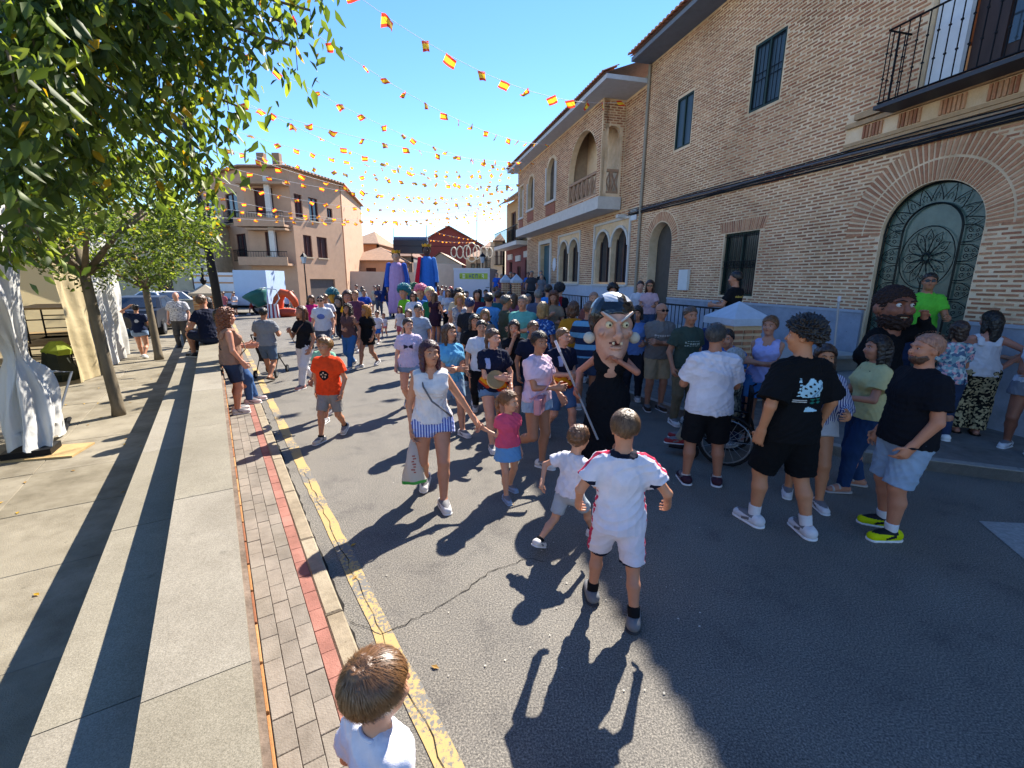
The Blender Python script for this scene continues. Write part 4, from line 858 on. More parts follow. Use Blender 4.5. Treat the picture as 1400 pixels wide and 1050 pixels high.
mm = MB(); mm.tube([(-.8, 0, .02), (-.75, 0, .6), (-.6, 0, 1.3), (-.25, 0, 1.75), (.2, 0, 1.65), (.55, 0, 1.2), (.7, 0, .7)], [.45, .42, .36, .33, .3, .26, .2], 12); mm.build('arched_body', mat('inflatable_orange', '#c4532c', .5, .08, 4), og, True)
mm = MB(); mm.lathe((-.3, 0, 0), [(.9, 0), (1.0, .25), (.9, .5), (.5, .6)], 16); mm.build('base', mat('inflatable_red', '#b3472a', .5, .08, 4), og, True)

fr_.scale = (.72,)*3; og.scale = (.78,)*3
# ================================================================== MARQUEE ON THE PLAZA
CANV = bpy.data.materials.new('white_canvas'); CANV.use_nodes = True
def canvas(name, c, tr=.25):
    M, nt, b = nodemat(name); b.inputs['Roughness'].default_value = .55; b.inputs['Base Color'].default_value = (*lin(c), 1); b.inputs['Specular IOR Level'].default_value = .4
    t = nt.nodes.new('ShaderNodeBsdfTranslucent'); t.inputs[0].default_value = (*[x*.9 for x in lin(c)], 1); mx = nt.nodes.new('ShaderNodeMixShader'); mx.inputs[0].default_value = tr
    nt.links.new(b.outputs[0], mx.inputs[1]); nt.links.new(t.outputs[0], mx.inputs[2]); nt.links.new(mx.outputs[0], nt.nodes['Material Output'].inputs[0])
    n = nt.nodes.new('ShaderNodeTexNoise'); n.inputs['Scale'].default_value = 5; n.inputs['Detail'].default_value = 6; tc = nt.nodes.new('ShaderNodeTexCoord'); nt.links.new(tc.outputs['Object'], n.inputs[0])
    bp = nt.nodes.new('ShaderNodeBump'); bp.inputs['Strength'].default_value = .5; bp.inputs['Distance'].default_value = .05; nt.links.new(n.outputs[0], bp.inputs['Height']); nt.links.new(bp.outputs[0], b.inputs['Normal'])
    return M
CW = canvas('white_canvas', '#d3d3cf'); CC = canvas('cream_canvas', '#d6c49a', .4)
tent = thing('marquee', TN(11, -4, .03), 'white canvas marquee with gathered curtain on the plaza', 'marquee'); tb = Vector(tent.location)
# gathered curtain: stations (z, t centre, half width, depth)
st = [(3.4, 7.75, .75, .22), (2.9, 7.75, .70, .2), (2.4, 7.8, .60, .18), (1.9, 7.85, .46, .16), (1.5, 7.95, .24, .12), (1.3, 8.0, .13, .09), (1.2, 8.02, .13, .09), (1.0, 8.08, .30, .17), (.75, 8.1, .42, .22), (.4, 8.05, .48, .24), (.12, 8.0, .50, .22)]
zs = np.linspace(.12, 3.4, 60); S = np.array(st)[::-1]; n = 64; v = []
for z in zs:
    t_, w, d_ = (np.interp(z, S[:, 0], S[:, k]) for k in (1, 2, 3))
    for j in range(n):
        a = 2*math.pi*j/n; fold = 1+.16*math.sin(9*a+1.5*math.sin(z*2.1))+.08*math.sin(17*a+z*3)
        sag = .12*max(0, math.sin(3*a+z*4))*(1 if z < 1.1 else .3)
        v.append(TN(t_+w*fold*math.cos(a)+.05*math.sin(5*z+2*a), -2.15+d_*fold*math.sin(a)+sag*.4, z+(.06*math.sin(4*a+1) if z < .3 else 0))-tb)
mm = MB(); mm.add(v, [(i*n+j, i*n+(j+1) % n, (i+1)*n+(j+1) % n, (i+1)*n+j) for i in range(len(zs)-1) for j in range(n)]); mm.build('gathered_curtain', CW, tent, True)
def drape(name, t0, t1, n0, n1, z0, z1, m, amp=.05, fr=14, nu=70, nz=24, seed=0, skew=0.0):
    v = []
    for k in range(nz+1):
        z = z0+(z1-z0)*k/nz
        for j in range(nu+1):
            u = j/nu; w = amp*(math.sin(u*fr+seed+.6*math.sin(z*1.7))+.5*math.sin(u*fr*2.3+z*2.2)+.4*math.sin(z*5+u*fr*.7))
            v.append(TN(t0+(t1-t0)*u+skew*(z-z0), n0+(n1-n0)*u+w, z)-tb)
    mm = MB(); mm.add(v, [(k*(nu+1)+j, k*(nu+1)+j+1, (k+1)*(nu+1)+j+1, (k+1)*(nu+1)+j) for k in range(nz) for j in range(nu)]); return mm.build(name, m, tent, True)
drape('side_wall', 13.45, 16.9, -2.3, -2.25, .04, 3.1, CW, .045, 26, 110, 50, 1)
drape('cream_flap', 12.6, 13.45, -2.55, -2.32, .04, 3.1, CC, .03, 7, 30, 20, 2, -.12)
drape('back_wall', 5.5, 18.4, -5.6, -5.6, .04, 3.1, CC, .03, 20, 60, 16, 3)
drape('end_wall', 17.6, 17.65, -5.6, -2.3, .04, 3.1, CC, .03, 20, 40, 16, 4)
mm = MB(); mm.add([TN(t_, n_, z)-tb for t_, n_, z in ((5, -2.2, 3.1), (18.5, -2.2, 3.1), (18.5, -3.95, 4.1), (5, -3.95, 4.1), (5, -5.7, 3.1), (18.5, -5.7, 3.1))], [(0, 1, 2, 3), (3, 2, 5, 4)]); mm.build('roof', CW, tent)
for t_, n_ in ((8.02, -2.16), (13.45, -2.36), (16.9, -2.36), (8.0, -5.5), (13.45, -5.5)):
    mm = MB(); mm.tube([TN(t_, n_, .04)-tb, TN(t_, n_, 3.1)-tb], .035, 8); mm.build('pole', mat('alu', '#9b9ea2', .4, .1, 9, metal=.8), tent)
ALU = mat('alu', '#9b9ea2', .4, .1, 9, metal=.8); TBL = mat('table_wood', '#7b6647', .6, .2, 6)
def table(label, t_, n_, z, rz, up=1):
    root = thing('folding_table', TN(t_, n_, z), label, 'table', rz-A33, 'folding tables in the marquee')
    mm = MB(); mm.box((0, 0, .74*1), (1.0, 1.9, .04)); mm.build('tabletop', TBL, root)
    for y in (-.75, .75):
        for x in (-.4, .4): mm = MB(); mm.tube([(x, y, .004), (x, y, .72)], .018, 6); mm.build('leg', IRON, root)
        mm = MB(); mm.tube([(-.4, y, .2), (.4, y, .2)], .014, 6); mm.tube([(-.4, y, .5), (.4, y, .5)], .014, 6); mm.build('crossbar', IRON, root)
table('folding table with dark legs nearest the marquee opening', 14.3, -3.0, .03, 0); table('folding table with dark legs deeper inside the marquee', 15.6, -3.6, .03, .2); table('upper folding table standing on another table in the marquee', 14.3, -3.0, .795, .05)
bg_ = thing('folded_tarpaulin', TN(13.2, -2.95, .03), 'dark green and yellow tarpaulin heap under the table', 'tarpaulin'); mm = MB(); mm.lathe((0, 0, 0), [(.3, 0), (.34, .15), (.24, .4), (.2, .62), (.05, .7)], 9); mm.build('dark_fold', mat('tarp_dark', '#20261f', .8, .2, 6), bg_); mm = MB(); mm.lathe((.02, .05, .55), [(.24, 0), (.26, .1), (.1, .28)], 8); mm.build('yellow_fold', mat('tarp_yellow', '#7c8a2a', .8, .2, 6), bg_)
sf = thing('steel_stand', G(95, 560, .03), 'bent steel tube stand lying by the gathered curtain', 'stand'); sb = np.array(sf.location)
mm = MB(); mm.tube([Vector(G(72, 583, .06))-Vector(sb), Vector(G(78, 575, .08))-Vector(sb), Vector(AT(98, 508, 7.0))-Vector(sb), Vector(AT(72, 508, 6.6))-Vector(sb)], .018, 7); mm.build('tube', ALU, sf)
mm = MB(); mm.tube([Vector(G(68, 583, .05))-Vector(sb), Vector(G(95, 572, .05))-Vector(sb), Vector(G(88, 590, .05))-Vector(sb)], .03, 6); mm.build('foot', IRON, sf)
wb = thing('weight_block', G(45, 622, .03), 'wooden board and dark weight under the gathered curtain', 'block'); mm = MB(); mm.box((0, 0, .05), (.45, .35, .1), .5); mm.build('weight', IRON, wb); mm = MB(); mm.box((.1, .05, .012), (.8, .5, .024), .3); mm.build('board', mat('board', '#a88c5f', .8, .2, 6), wb)

# ================================================================== TREES
def leafmat(name, c, tr=.35):
    M, nt, b = nodemat(name); b.inputs['Roughness'].default_value = .5; b.inputs['Specular IOR Level'].default_value = .35
    tc = nt.nodes.new('ShaderNodeTexCoord'); n = nt.nodes.new('ShaderNodeTexNoise'); n.inputs['Scale'].default_value = 7; nt.links.new(tc.outputs['Object'], n.inputs[0])
    c = lin(c); mx = nt.nodes.new('ShaderNodeMix'); mx.data_type = 'RGBA'; mx.inputs[6].default_value = (*[x*.6 for x in c], 1); mx.inputs[7].default_value = (*[x*1.4 for x in c], 1); nt.links.new(n.outputs[0], mx.inputs[0]); nt.links.new(mx.outputs[2], b.inputs['Base Color'])
    t = nt.nodes.new('ShaderNodeBsdfTranslucent'); t.inputs[0].default_value = (c[0]*1.9, c[1]*1.9, c[2]*.7, 1); ms = nt.nodes.new('ShaderNodeMixShader'); ms.inputs[0].default_value = tr
    nt.links.new(b.outputs[0], ms.inputs[1]); nt.links.new(t.outputs[0], ms.inputs[2]); nt.links.new(ms.outputs[0], nt.nodes['Material Output'].inputs[0]); return M
LEAF = [leafmat('leaf_dark', '#455529', .45), leafmat('leaf_mid', '#5b6b33', .45), leafmat('leaf_light', '#838f45', .45), leafmat('leaf_yellow', '#b58f22')]
BARK = mat('bark', '#6f6452', .95, .3, 9, .8, 25, stretch=(1, 1, .25))
def leaves(pos, length, width, rs, droop=.6):
    n = len(pos); az = rs.uniform(0, 2*np.pi, n); dz = -rs.uniform(droop-.5, droop+.4, n); d = np.stack([np.cos(az), np.sin(az), dz], 1); d /= np.linalg.norm(d, axis=1)[:, None]
    r = rs.normal(size=(n, 3)); s = np.cross(d, r); s /= np.linalg.norm(s, axis=1)[:, None]; nn = np.cross(s, d)
    L = (length*rs.uniform(.4, 1.3, n))[:, None]; w = L*(width/length)
    P = np.stack([pos, pos+d*L*.35+s*w*.5+nn*w*.18, pos+d*L*.75+s*w*.3-nn*w*.02, pos+d*L-nn*L*.12, pos+d*L*.75-s*w*.3-nn*w*.02, pos+d*L*.35-s*w*.5+nn*w*.18], 1)
    f = (np.arange(n)*6)[:, None, None]+np.array([[0, 1, 2, 3], [0, 3, 4, 5]])[None]
    return P.reshape(-1, 3), f.reshape(-1, 4)
def crown(tree, pos, length, width, rs, own=0, base=None, name='crown', droop=.6):
    base = np.array(tree.location); pos = pos-base; mi = rs.choice(4, len(pos), p=(.42, .36, .205, .015))
    if own:      # the largest-looking leaves become single parts
        d = np.linalg.norm(pos+base-[0, 0, CAMH], axis=1); c = (pos+base-[0, 0, CAMH]) @ CR.T
        u, vv = 700+FPX*c[:, 0]/c[:, 2], 525-FPX*c[:, 1]/c[:, 2]; ok = (c[:, 2] > .3) & (u > 0) & (u < 1400) & (vv > 0) & (vv < 1050)
        idx = np.argsort(np.where(ok, d, 1e9))[:own]; pool = []
        for k in range(12):
            v, f = leaves(np.zeros((1, 3)), length, width, rs, droop); pool.append([meshdata('leaf', v, f, LEAF[j]) for j in range(4)])
        for i in idx: put('leaf', pool[rs.integers(12)][mi[i]], pos[i], 0, tree)
        keep = np.ones(len(pos), bool); keep[idx] = False; pos = pos[keep]; mi = mi[keep]
    v, f = leaves(pos, length, width, rs, droop); me = meshdata(name, v, f, LEAF, np.repeat(mi, 2)); o = link(bpy.data.objects.new(name, me), tree); tag(o, kind='stuff'); return o
rsT = np.random.default_rng(5)
def blob(c, r, n): 
    x = rsT.normal(size=(n, 3)); x /= np.linalg.norm(x, axis=1)[:, None]; return np.array(c)+x*np.array(r)*(rsT.uniform(.15, 1, n)**.45)[:, None]
def limb(tree, pts, r0, r1, name='branch'):
    b_ = Vector(tree.location); mm = MB(); k = len(pts); mm.tube([Vector(p)-b_ for p in pts], [r0+(r1-r0)*i/(k-1) for i in range(k)], 8); return mm.build(name, BARK, tree, True)
# tree with the leaning trunk
t1 = thing('tree', (*G(163, 570)[:2], .03), 'small round-crowned tree with leaning trunk beside the marquee', 'tree'); B1 = np.array(t1.location); top = AT(118, 385, B1[1]+.1)
limb(t1, [B1-[0, 0, .05], B1+[.01, 0, .15], B1*.6+top*.4, top, top+[-.1, .1, .5]], .10, .06, 'trunk')
for a in range(9):
    w = a*.7; e = top+np.array([1.1*math.cos(w), 1.1*math.sin(w), 1.0+.5*math.sin(a*2.3)]); limb(t1, [top+[0, 0, .1], (top+e)/2+[0, 0, .15], e], .05, .012)
pos = []
for k in range(80):
    c = top+np.array([.25, .1, .92])+blob((0, 0, 0), (1.45, 1.4, 1.0), 1)[0]; pos.append(blob(c, (.33, .33, .26), 150))
crown(t1, np.concatenate(pos), .075, .04, rsT)
# second tree behind
t2 = thing('tree', (*G(218, 493)[:2], .03), 'slim-trunked tree behind the first one near the navy-topped woman', 'tree'); B2 = np.array(t2.location); top2 = AT(200, 400, B2[1]+.1)
limb(t2, [B2-[0, 0, .05], B2+[0, 0, .15], top2, top2+[-.1, 0, .8]], .12, .06, 'trunk')
for a in range(8):
    w = a*.8; e = top2+np.array([1.3*math.cos(w), 1.3*math.sin(w), 1.1+.5*math.sin(a*2.3)]); limb(t2, [top2+[0, 0, .1], (top2+e)/2+[0, 0, .2], e], .045, .012)
pos = []
for k in range(60):
    c = top2+np.array([.2, 0, 1.35])+blob((0, 0, 0), (1.6, 1.5, 1.15), 1)[0]; pos.append(blob(c, (.36, .36, .28), 85))
crown(t2, np.concatenate(pos), .085, .045, rsT)
# near tree: trunk outside the frame on the left, limbs reaching in
t3 = thing('tree', (-5.6, 2.6, .03), 'large tree whose long hanging leafy branches fill the top left corner', 'tree'); B3 = np.array(t3.location)
limb(t3, [B3-[0, 0, .05], B3+[0, 0, .3], B3+[.1, .1, 1.8], B3+[.3, .2, 3.0]], .2, .13, 'trunk'); fork = B3+[.3, .2, 3.0]
tips = [(425, 25, 4.6, 25), (405, 75, 4.5, 32), (385, 40, 4.5, 30), (335, 85, 4.3, 45), (350, 20, 4.4, 55), (300, 45, 4.2, 80), (250, 30, 4.0, 110), (270, 95, 4.1, 90), (310, 130, 4.4, 40), (325, 155, 4.5, 9), (295, 195, 4.6, 50), (260, 150, 4.3, 110), (215, 95, 3.9, 130), (285, 235, 4.9, 75), (240, 215, 4.6, 120), (190, 150, 3.9, 120), (150, 60, 3.5, 150), (200, 20, 3.6, 140), (120, 130, 3.3, 140), (170, 210, 4.1, 110), (90, 50, 3.1, 120), (40, 30, 2.8, 110), (60, 110, 2.8, 110), (15, 90, 2.6, 90), (30, 170, 2.7, 90), (100, 200, 3.3, 110), (60, 240, 3.0, 80), (20, 260, 2.7, 80), (10, 330, 2.8, 60), (50, 310, 3.1, 40), (140, 260, 4.0, 100), (215, 255, 4.6, 90), (255, 260, 5.0, 70), (130, 10, 3.2, 130), (-40, 60, 2.6, 90), (-50, 200, 2.7, 90), (60, -40, 3.0, 150), (200, -50, 3.5, 150), (330, -40, 4.2, 120), (430, -40, 4.6, 60), (280, -20, 3.9, 100)]
pos = []
for px, py, Y_, n in tips:
    e = AT(px, py, Y_); s = Y_/4.2; mid = (fork+e)/2+np.array([0, 0, .55]); limb(t3, [fork, mid*.6+fork*.4+[0, 0, .1], mid, (mid+e)/2+[0, 0, .16], e+[0, 0, .06], e-[0, 0, .12]], .035, .004)
    n = int(n*1.4)
    k = int(n*.7); tt = rsT.uniform(0, 1, n-k)[:, None]; pos.append(np.concatenate([np.array(e)+rsT.normal(size=(k, 3))*[.13*s, .13*s, .14*s], ((mid+e)/2)*(1-tt)+e*tt+rsT.normal(size=(n-k, 3))*.09*s]))
crown(t3, np.concatenate(pos), .125, .055, rsT, own=280, droop=1.25)
# leaf litter
lr = []
for k in range(90):
    t_, n_ = r4.uniform(1, 13), r4.uniform(-6, -.85); p = TN(t_, n_, .034); lr.append(p)
for px, py in ((595, 912), (483, 745), (700, 690), (381, 593), (388, 596), (485, 790)): p = G(px, py, .006); lr.append(Vector(p))
mm = MB()
for p in lr:
    a = r4.uniform(0, 6.28); c, s = math.cos(a)*.028, math.sin(a)*.028; mm.m = r4.randrange(2); mm.add([p+Vector((-c, -s, 0)), p+Vector((s*.5, -c*.5, .006)), p+Vector((c, s, .002)), p+Vector((-s*.5, c*.5, .006))], [(0, 1, 2, 3)])
tag(mm.build('fallen_leaves', [mat('dry_leaf', '#8a6a35', .8, .2, 9), LEAF[3]]), 'scattered dry fallen leaves on the plaza and road', 'leaves', kind='stuff')

mm = MB()
for k in range(150):
    y = 2+18*r4.random()**1.6; x = r4.uniform(-.45*y+.3, .5*y); a = r4.uniform(0, 6.28); s = r4.uniform(.004, .011); p = Vector((x, y, .006)); c, s2 = math.cos(a)*s, math.sin(a)*s
    if Vector((x, y)).dot(Vector(WN)) < .8: continue
    mm.add([p+Vector((-c, -s2, 0)), p+Vector((s2*.7, -c*.7, .003)), p+Vector((c, s2, .001)), p+Vector((-s2*.7, c*.7, .004))], [(0, 1, 2, 3)])
tag(mm.build('paper_scraps', mat('scrap_pale', '#b5b0a4', .8, .2, 9)), 'tiny pale scraps scattered over the asphalt road', 'litter', kind='stuff')
# ================================================================== BUNTING
FR_, FY_ = mat('flag_red', '#cf3d28', .6, .05, 5), mat('flag_yellow', '#ecc23e', .6, .05, 5)
for M in (FR_, FY_):
    nt = M.node_tree; b = nt.nodes['Principled BSDF']; t = nt.nodes.new('ShaderNodeBsdfTranslucent'); t.inputs[0].default_value = (*lin('#e0432a' if M is FR_ else '#ffc930'), 1); ms = nt.nodes.new('ShaderNodeMixShader'); ms.inputs[0].default_value = .7
    nt.links.new(b.outputs[0], ms.inputs[1]); nt.links.new(t.outputs[0], ms.inputs[2]); nt.links.new(ms.outputs[0], nt.nodes['Material Output'].inputs[0])
def flagmesh(k):
    rs = random.Random(k); v, f, mi = [], [], []; ncol = 5; zz_ = [0, -.055, -.155, -.21]; amp = rs.uniform(.02, .07); ph = rs.uniform(0, 6); tw = rs.uniform(-.5, .5); sh = rs.uniform(-.12, .12)
    for z in zz_:
        for j in range(ncol): x = -.15+.3*j/(ncol-1); v.append((x*(1+z*abs(tw)*2)+sh*z*2, amp*math.sin(x*14+ph+z*6)+z*tw, z+.02*math.sin(x*9+ph)))
    for i in range(3):
        for j in range(ncol-1): f.append((i*ncol+j, i*ncol+j+1, (i+1)*ncol+j+1, (i+1)*ncol+j)); mi.append(1 if i == 1 else 0)
    return meshdata('flag', v, f, [FR_, FY_], mi, True)
FLG = [flagmesh(k) for k in range(10)]; STR_ = mat('string_white', '#d0d0d0', .7, .05, 5)
def bunting(label, A, B, n, sag, sc=1.0):
    A = Vector(A); B = Vector(B); root = thing('bunting', A, label, 'bunting', 0, 'strings of small red and yellow flags over the street')
    pt = lambda u: A.lerp(B, u)+Vector((0, 0, -sag*4*u*(1-u))); mm = MB(); mm.tube([pt(i/30)-A for i in range(31)], .006, 4); mm.build('string', STR_, root)
    rz = math.atan2((B-A).y, (B-A).x)
    for i in range(n):
        o = put('flag', r4.choice(FLG), pt((i+.5+r4.uniform(-.15, .15))/n)-A, rz+r4.uniform(-.5, .5), root); o.rotation_euler = (r4.uniform(-.9, .9), r4.uniform(-.6, .6), rz+r4.uniform(-.7, .7)); o.scale = (sc*.8,)*3
X = lambda px, py, Y_: AT(px, py, Y_)
bunting('nearest bunting string, across the top of the sky', X(395, -78, 10.5), FW(11.5, 8.2, .5), 13, .9, 1.25)
bunting('second bunting string from the top, starting among the leaves', X(330, -28, 10), FW(17, 8.2, 1.5), 17, .7, 1.0)
bunting('third bunting string from the top, ending below the eave', X(250, 118, 12), FW(19, 7.9, 1.5), 17, .45, 1.0)
bunting('bunting string passing just under the third one', X(335, 140, 15), FW(24, 7.6, 1.5), 16, .7, 1.0)
bunting('bunting string starting above the corner building chimney', X(290, 196, 16), FW(25, 7.2, 1.4), 19, .9, 1.0)
bunting('bunting string ending at the far corner of the loggia house', X(320, 207, 20), X(712, 252, 30), 22, .5, 1.0)
bunting('bunting string across the upper windows of the corner building', X(265, 238, 24), X(700, 268, 36), 24, 1.3, 1.0)
bunting('bunting string level with the upper balcony of the corner building', X(268, 262, 26), X(700, 276, 40), 26, 1.5, 1.0)
bunting('bunting string just below the upper balcony of the corner building', X(268, 280, 28), X(700, 285, 44), 26, 1.0, 1.0)
for k, lb in enumerate(('first of five far bunting strings right of the corner building', 'second of five far bunting strings right of the corner building', 'third of five far bunting strings right of the corner building', 'fourth of five far bunting strings right of the corner building', 'lowest of five far bunting strings right of the corner building')):
    bunting(lb, X(470, 205+k*19, 40+k*3), X(703, 226+k*14, 46+k*3), 15, 1.0+.3*k, 1.05)
bunting('bunting string between the second and third ones from the top', X(318, 62, 13), FW(21, 8.0, 1.5), 17, .6, .95)
bunting('bunting string dipping above the corner building roof', X(300, 172, 18), X(706, 236, 28), 20, .7, .95)
bunting('bunting string crossing just over the corner building eave', X(300, 226, 22), X(704, 258, 34), 22, .9, 1.0)
bunting('lowest near bunting string in front of the lower balcony', X(280, 296, 27), X(700, 296, 48), 24, .5, 1.0)
bunting('small bunting string along the top of the red hall', X(585, 314, 66), X(672, 328, 70), 14, .4, 1.0)
bunting('small bunting string across the front of the red hall', X(575, 326, 62), X(650, 331, 66), 14, .2, 1.0)
print('background done', round(time.time()-T0, 1))
# ================================================================== SURFACE-NET FIGURES
class Fld:
    """signed distance field on a grid; primitives are smoothly joined and meshed as one surface"""
    def __init__(s, lo, hi, h):
        s.h = h; s.lo = np.asarray(lo, float)-3*h; n = np.ceil((np.asarray(hi, float)-s.lo)/h).astype(int)+4
        s.d = np.full(n, 1.0, np.float32); s.ax = [(s.lo[i]+h*np.arange(n[i])).astype(np.float32) for i in range(3)]
    def sl(s, lo, hi):
        n = s.d.shape; a = [max(0, int((lo[i]-s.lo[i])/s.h)) for i in range(3)]; b = [min(n[i], int((hi[i]-s.lo[i])/s.h)+2) for i in range(3)]
        if any(a[i] >= b[i] for i in range(3)): return None
        q = tuple(slice(a[i], b[i]) for i in range(3))
        return q, s.ax[0][q[0]][:, None, None], s.ax[1][q[1]][None, :, None], s.ax[2][q[2]][None, None, :]
    def put(s, q, dd, k, op):
        c = s.d[q]
        if op == 'u':
            if k > 0: hh = np.clip(.5+.5*(c-dd)/k, 0, 1); s.d[q] = c+(dd-c)*hh-k*hh*(1-hh)
            else: s.d[q] = np.minimum(c, dd)
        else:
            if k > 0: hh = np.clip(.5-.5*(c+dd)/k, 0, 1); s.d[q] = c+(-dd-c)*hh+k*hh*(1-hh)
            else: s.d[q] = np.maximum(c, -dd)
    def cone(s, a, b, ra, rb, k=.02, op='u', flat=False, sx=None, sr=1.0):
        """tapered capsule; flat = cut square at b; sx = unit axis along which the radius is multiplied by sr"""
        a = np.asarray(a, float); b = np.asarray(b, float); r = max(ra, rb)*max(1, sr)+k+3*s.h
        g = s.sl(np.minimum(a, b)-r, np.maximum(a, b)+r)
        if g is None: return
        q, X, Y_, Z = g; ab = b-a; L2 = float(ab@ab)+1e-9; px, py, pz = X-a[0], Y_-a[1], Z-a[2]
        t0 = (px*ab[0]+py*ab[1]+pz*ab[2])/L2; t = np.clip(t0, 0, 1); px = px-t*ab[0]; py = py-t*ab[1]; pz = pz-t*ab[2]
        if sx is not None:
            e = (px*sx[0]+py*sx[1]+pz*sx[2])*(1-1/sr); px = px-e*sx[0]; py = py-e*sx[1]; pz = pz-e*sx[2]
        dd = np.sqrt(px*px+py*py+pz*pz)-(ra+(rb-ra)*t)
        if flat: dd = np.maximum(dd, (t0-1)*math.sqrt(L2))
        s.put(q, dd, k, op)
    def ell(s, c, r, M=None, k=.02, op='u'):
        c = np.asarray(c, float); r = np.asarray(r, float); R = r.max()+k+3*s.h; g = s.sl(c-R, c+R)
        if g is None: return
        q, X, Y_, Z = g; p = [X-c[0], Y_-c[1], Z-c[2]]
        if M is not None: p = [M[0][i]*p[0]+M[1][i]*p[1]+M[2][i]*p[2] for i in range(3)]      # columns of M are local axes
        u = np.sqrt((p[0]/r[0])**2+(p[1]/r[1])**2+(p[2]/r[2])**2)+1e-6; v = np.sqrt((p[0]/r[0]**2)**2+(p[1]/r[1]**2)**2+(p[2]/r[2]**2)**2)+1e-6
        s.put(q, (u*(u-1)/v), k, op)
    def loft(s, a, b, wa, wb, da, db, sx, k=.03, flat=False, flat0=False):
        """elliptical tapered segment a->b, half widths w along sx, half depths d across"""
        a = np.asarray(a, float); b = np.asarray(b, float); r = max(wa, wb, da, db)+k+3*s.h; g = s.sl(np.minimum(a, b)-r, np.maximum(a, b)+r)
        if g is None: return
        q, X, Y_, Z = g; ab = b-a; L = math.sqrt(float(ab@ab))+1e-9; u = ab/L; sx = np.asarray(sx, float); sx = sx-u*(sx@u); sx /= np.linalg.norm(sx); sy = np.cross(u, sx)
        px, py, pz = X-a[0], Y_-a[1], Z-a[2]; T = px*u[0]+py*u[1]+pz*u[2]; t = np.clip(T/L, 0, 1); xs = px*sx[0]+py*sx[1]+pz*sx[2]; yd = px*sy[0]+py*sy[1]+pz*sy[2]
        w = wa+(wb-wa)*t; d_ = da+(db-da)*t; ov = T-t*L; m_ = np.minimum(w, d_)
        rad = np.sqrt((xs/w)**2+(yd/d_)**2+(ov/m_)**2); dd = (rad-1)*m_
        if flat: dd = np.maximum(dd, T-L)
        if flat0: dd = np.maximum(dd, -T)
        s.put(q, dd, k, 'u')
    def half(s, n, c):
        """keep n.p < c"""
        s.d = np.maximum(s.d, (s.ax[0]*n[0])[:, None, None]+(s.ax[1]*n[1])[None, :, None]+(s.ax[2]*n[2])[None, None, :]-c)
    def net(s):
        d = s.d; neg = d < 0
        cnt = np.zeros(tuple(x-1 for x in d.shape), np.int8); sh = d.shape
        C = [(i, j, k) for i in (0, 1) for j in (0, 1) for k in (0, 1)]
        for i, j, k in C: cnt += neg[i:sh[0]-1+i, j:sh[1]-1+j, k:sh[2]-1+k]
        idx = np.argwhere((cnt > 0) & (cnt < 8))
        if len(idx) == 0: return np.zeros((0, 3), np.float32), np.zeros((0, 4), np.int32)
        vid = np.full(cnt.shape, -1, np.int32); vid[idx[:, 0], idx[:, 1], idx[:, 2]] = np.arange(len(idx), dtype=np.int32)
        D = {c: d[idx[:, 0]+c[0], idx[:, 1]+c[1], idx[:, 2]+c[2]] for c in C}
        acc = np.zeros((len(idx), 3), np.float32); num = np.zeros(len(idx), np.float32)
        for a in C:
            for ax in range(3):
                if a[ax] == 0:
                    b = list(a); b[ax] = 1; b = tuple(b); da, db = D[a], D[b]; m_ = (da < 0) != (db < 0); t = np.where(m_, da/np.where(da == db, 1, da-db), 0)
                    t = np.clip(t, 0, 1); e = np.array(a, np.float32)[None, :].repeat(len(idx), 0); e[:, ax] = t; acc[m_] += e[m_]; num[m_] += 1
        v = (idx+acc/num[:, None])*s.h+s.lo; F = []
        for ax in range(3):
            o = [1, 1, 1]; sa = [slice(None)]*3; sb = [slice(None)]*3; sa[ax] = slice(0, -1); sb[ax] = slice(1, None)
            n1, n2 = neg[tuple(sa)], neg[tuple(sb)]; e = np.argwhere(n1 != n2); b1, b2 = [x for x in range(3) if x != ax]
            e = e[(e[:, b1] > 0) & (e[:, b2] > 0) & (e[:, b1] < cnt.shape[b1]) & (e[:, b2] < cnt.shape[b2])]
            def cell(i, j): q = e.copy(); q[:, b1] -= i; q[:, b2] -= j; return vid[q[:, 0], q[:, 1], q[:, 2]]
            Q = np.stack([cell(1, 1), cell(0, 1), cell(0, 0), cell(1, 0)], 1); fl = n1[e[:, 0], e[:, 1], e[:, 2]]
            if ax == 1: fl = ~fl
            Q[~fl] = Q[~fl][:, ::-1]; F.append(Q)
        f = np.concatenate(F); f = f[(f >= 0).all(1)]
        return v.astype(np.float32), f
def vnorm(v, f):
    n = np.zeros_like(v); a = v[f[:, 2]]-v[f[:, 0]]; b = v[f[:, 3]]-v[f[:, 1]]; fn = np.cross(a, b)
    for i in range(4): np.add.at(n, f[:, i], fn)
    return n/(np.linalg.norm(n, axis=1)[:, None]+1e-9), fn
def wrinkle(v, n, rs, amp, kind='cloth'):
    w = np.zeros(len(v), np.float32)
    if kind == 'cloth':
        for i in range(9):
            d = rs.normal(size=3)*[1, 1, .6]; d /= np.linalg.norm(d); ph = v@d*(2*np.pi/rs.uniform(.07, .24))+rs.uniform(0, 6)+2.2*np.sin(v[:, 2]*rs.uniform(4, 16)+v[:, 0]*rs.uniform(-9, 9)+rs.uniform(0, 6))
            w += (1-np.abs(np.sin(ph))**.7*1.6)*rs.uniform(.3, 1)*(.5+.5*np.sin(v[:, 2]*rs.uniform(5, 14)+v[:, 1]*6+rs.uniform(0, 6)))
        w = w/2.0*amp
    else:
        for i in range(9):
            d = rs.normal(size=3); d /= np.linalg.norm(d); w += np.sin(v@d*(2*np.pi/rs.uniform(.018, .05))+rs.uniform(0, 6))
        w = w/3*amp
    return v+n*w[:, None]
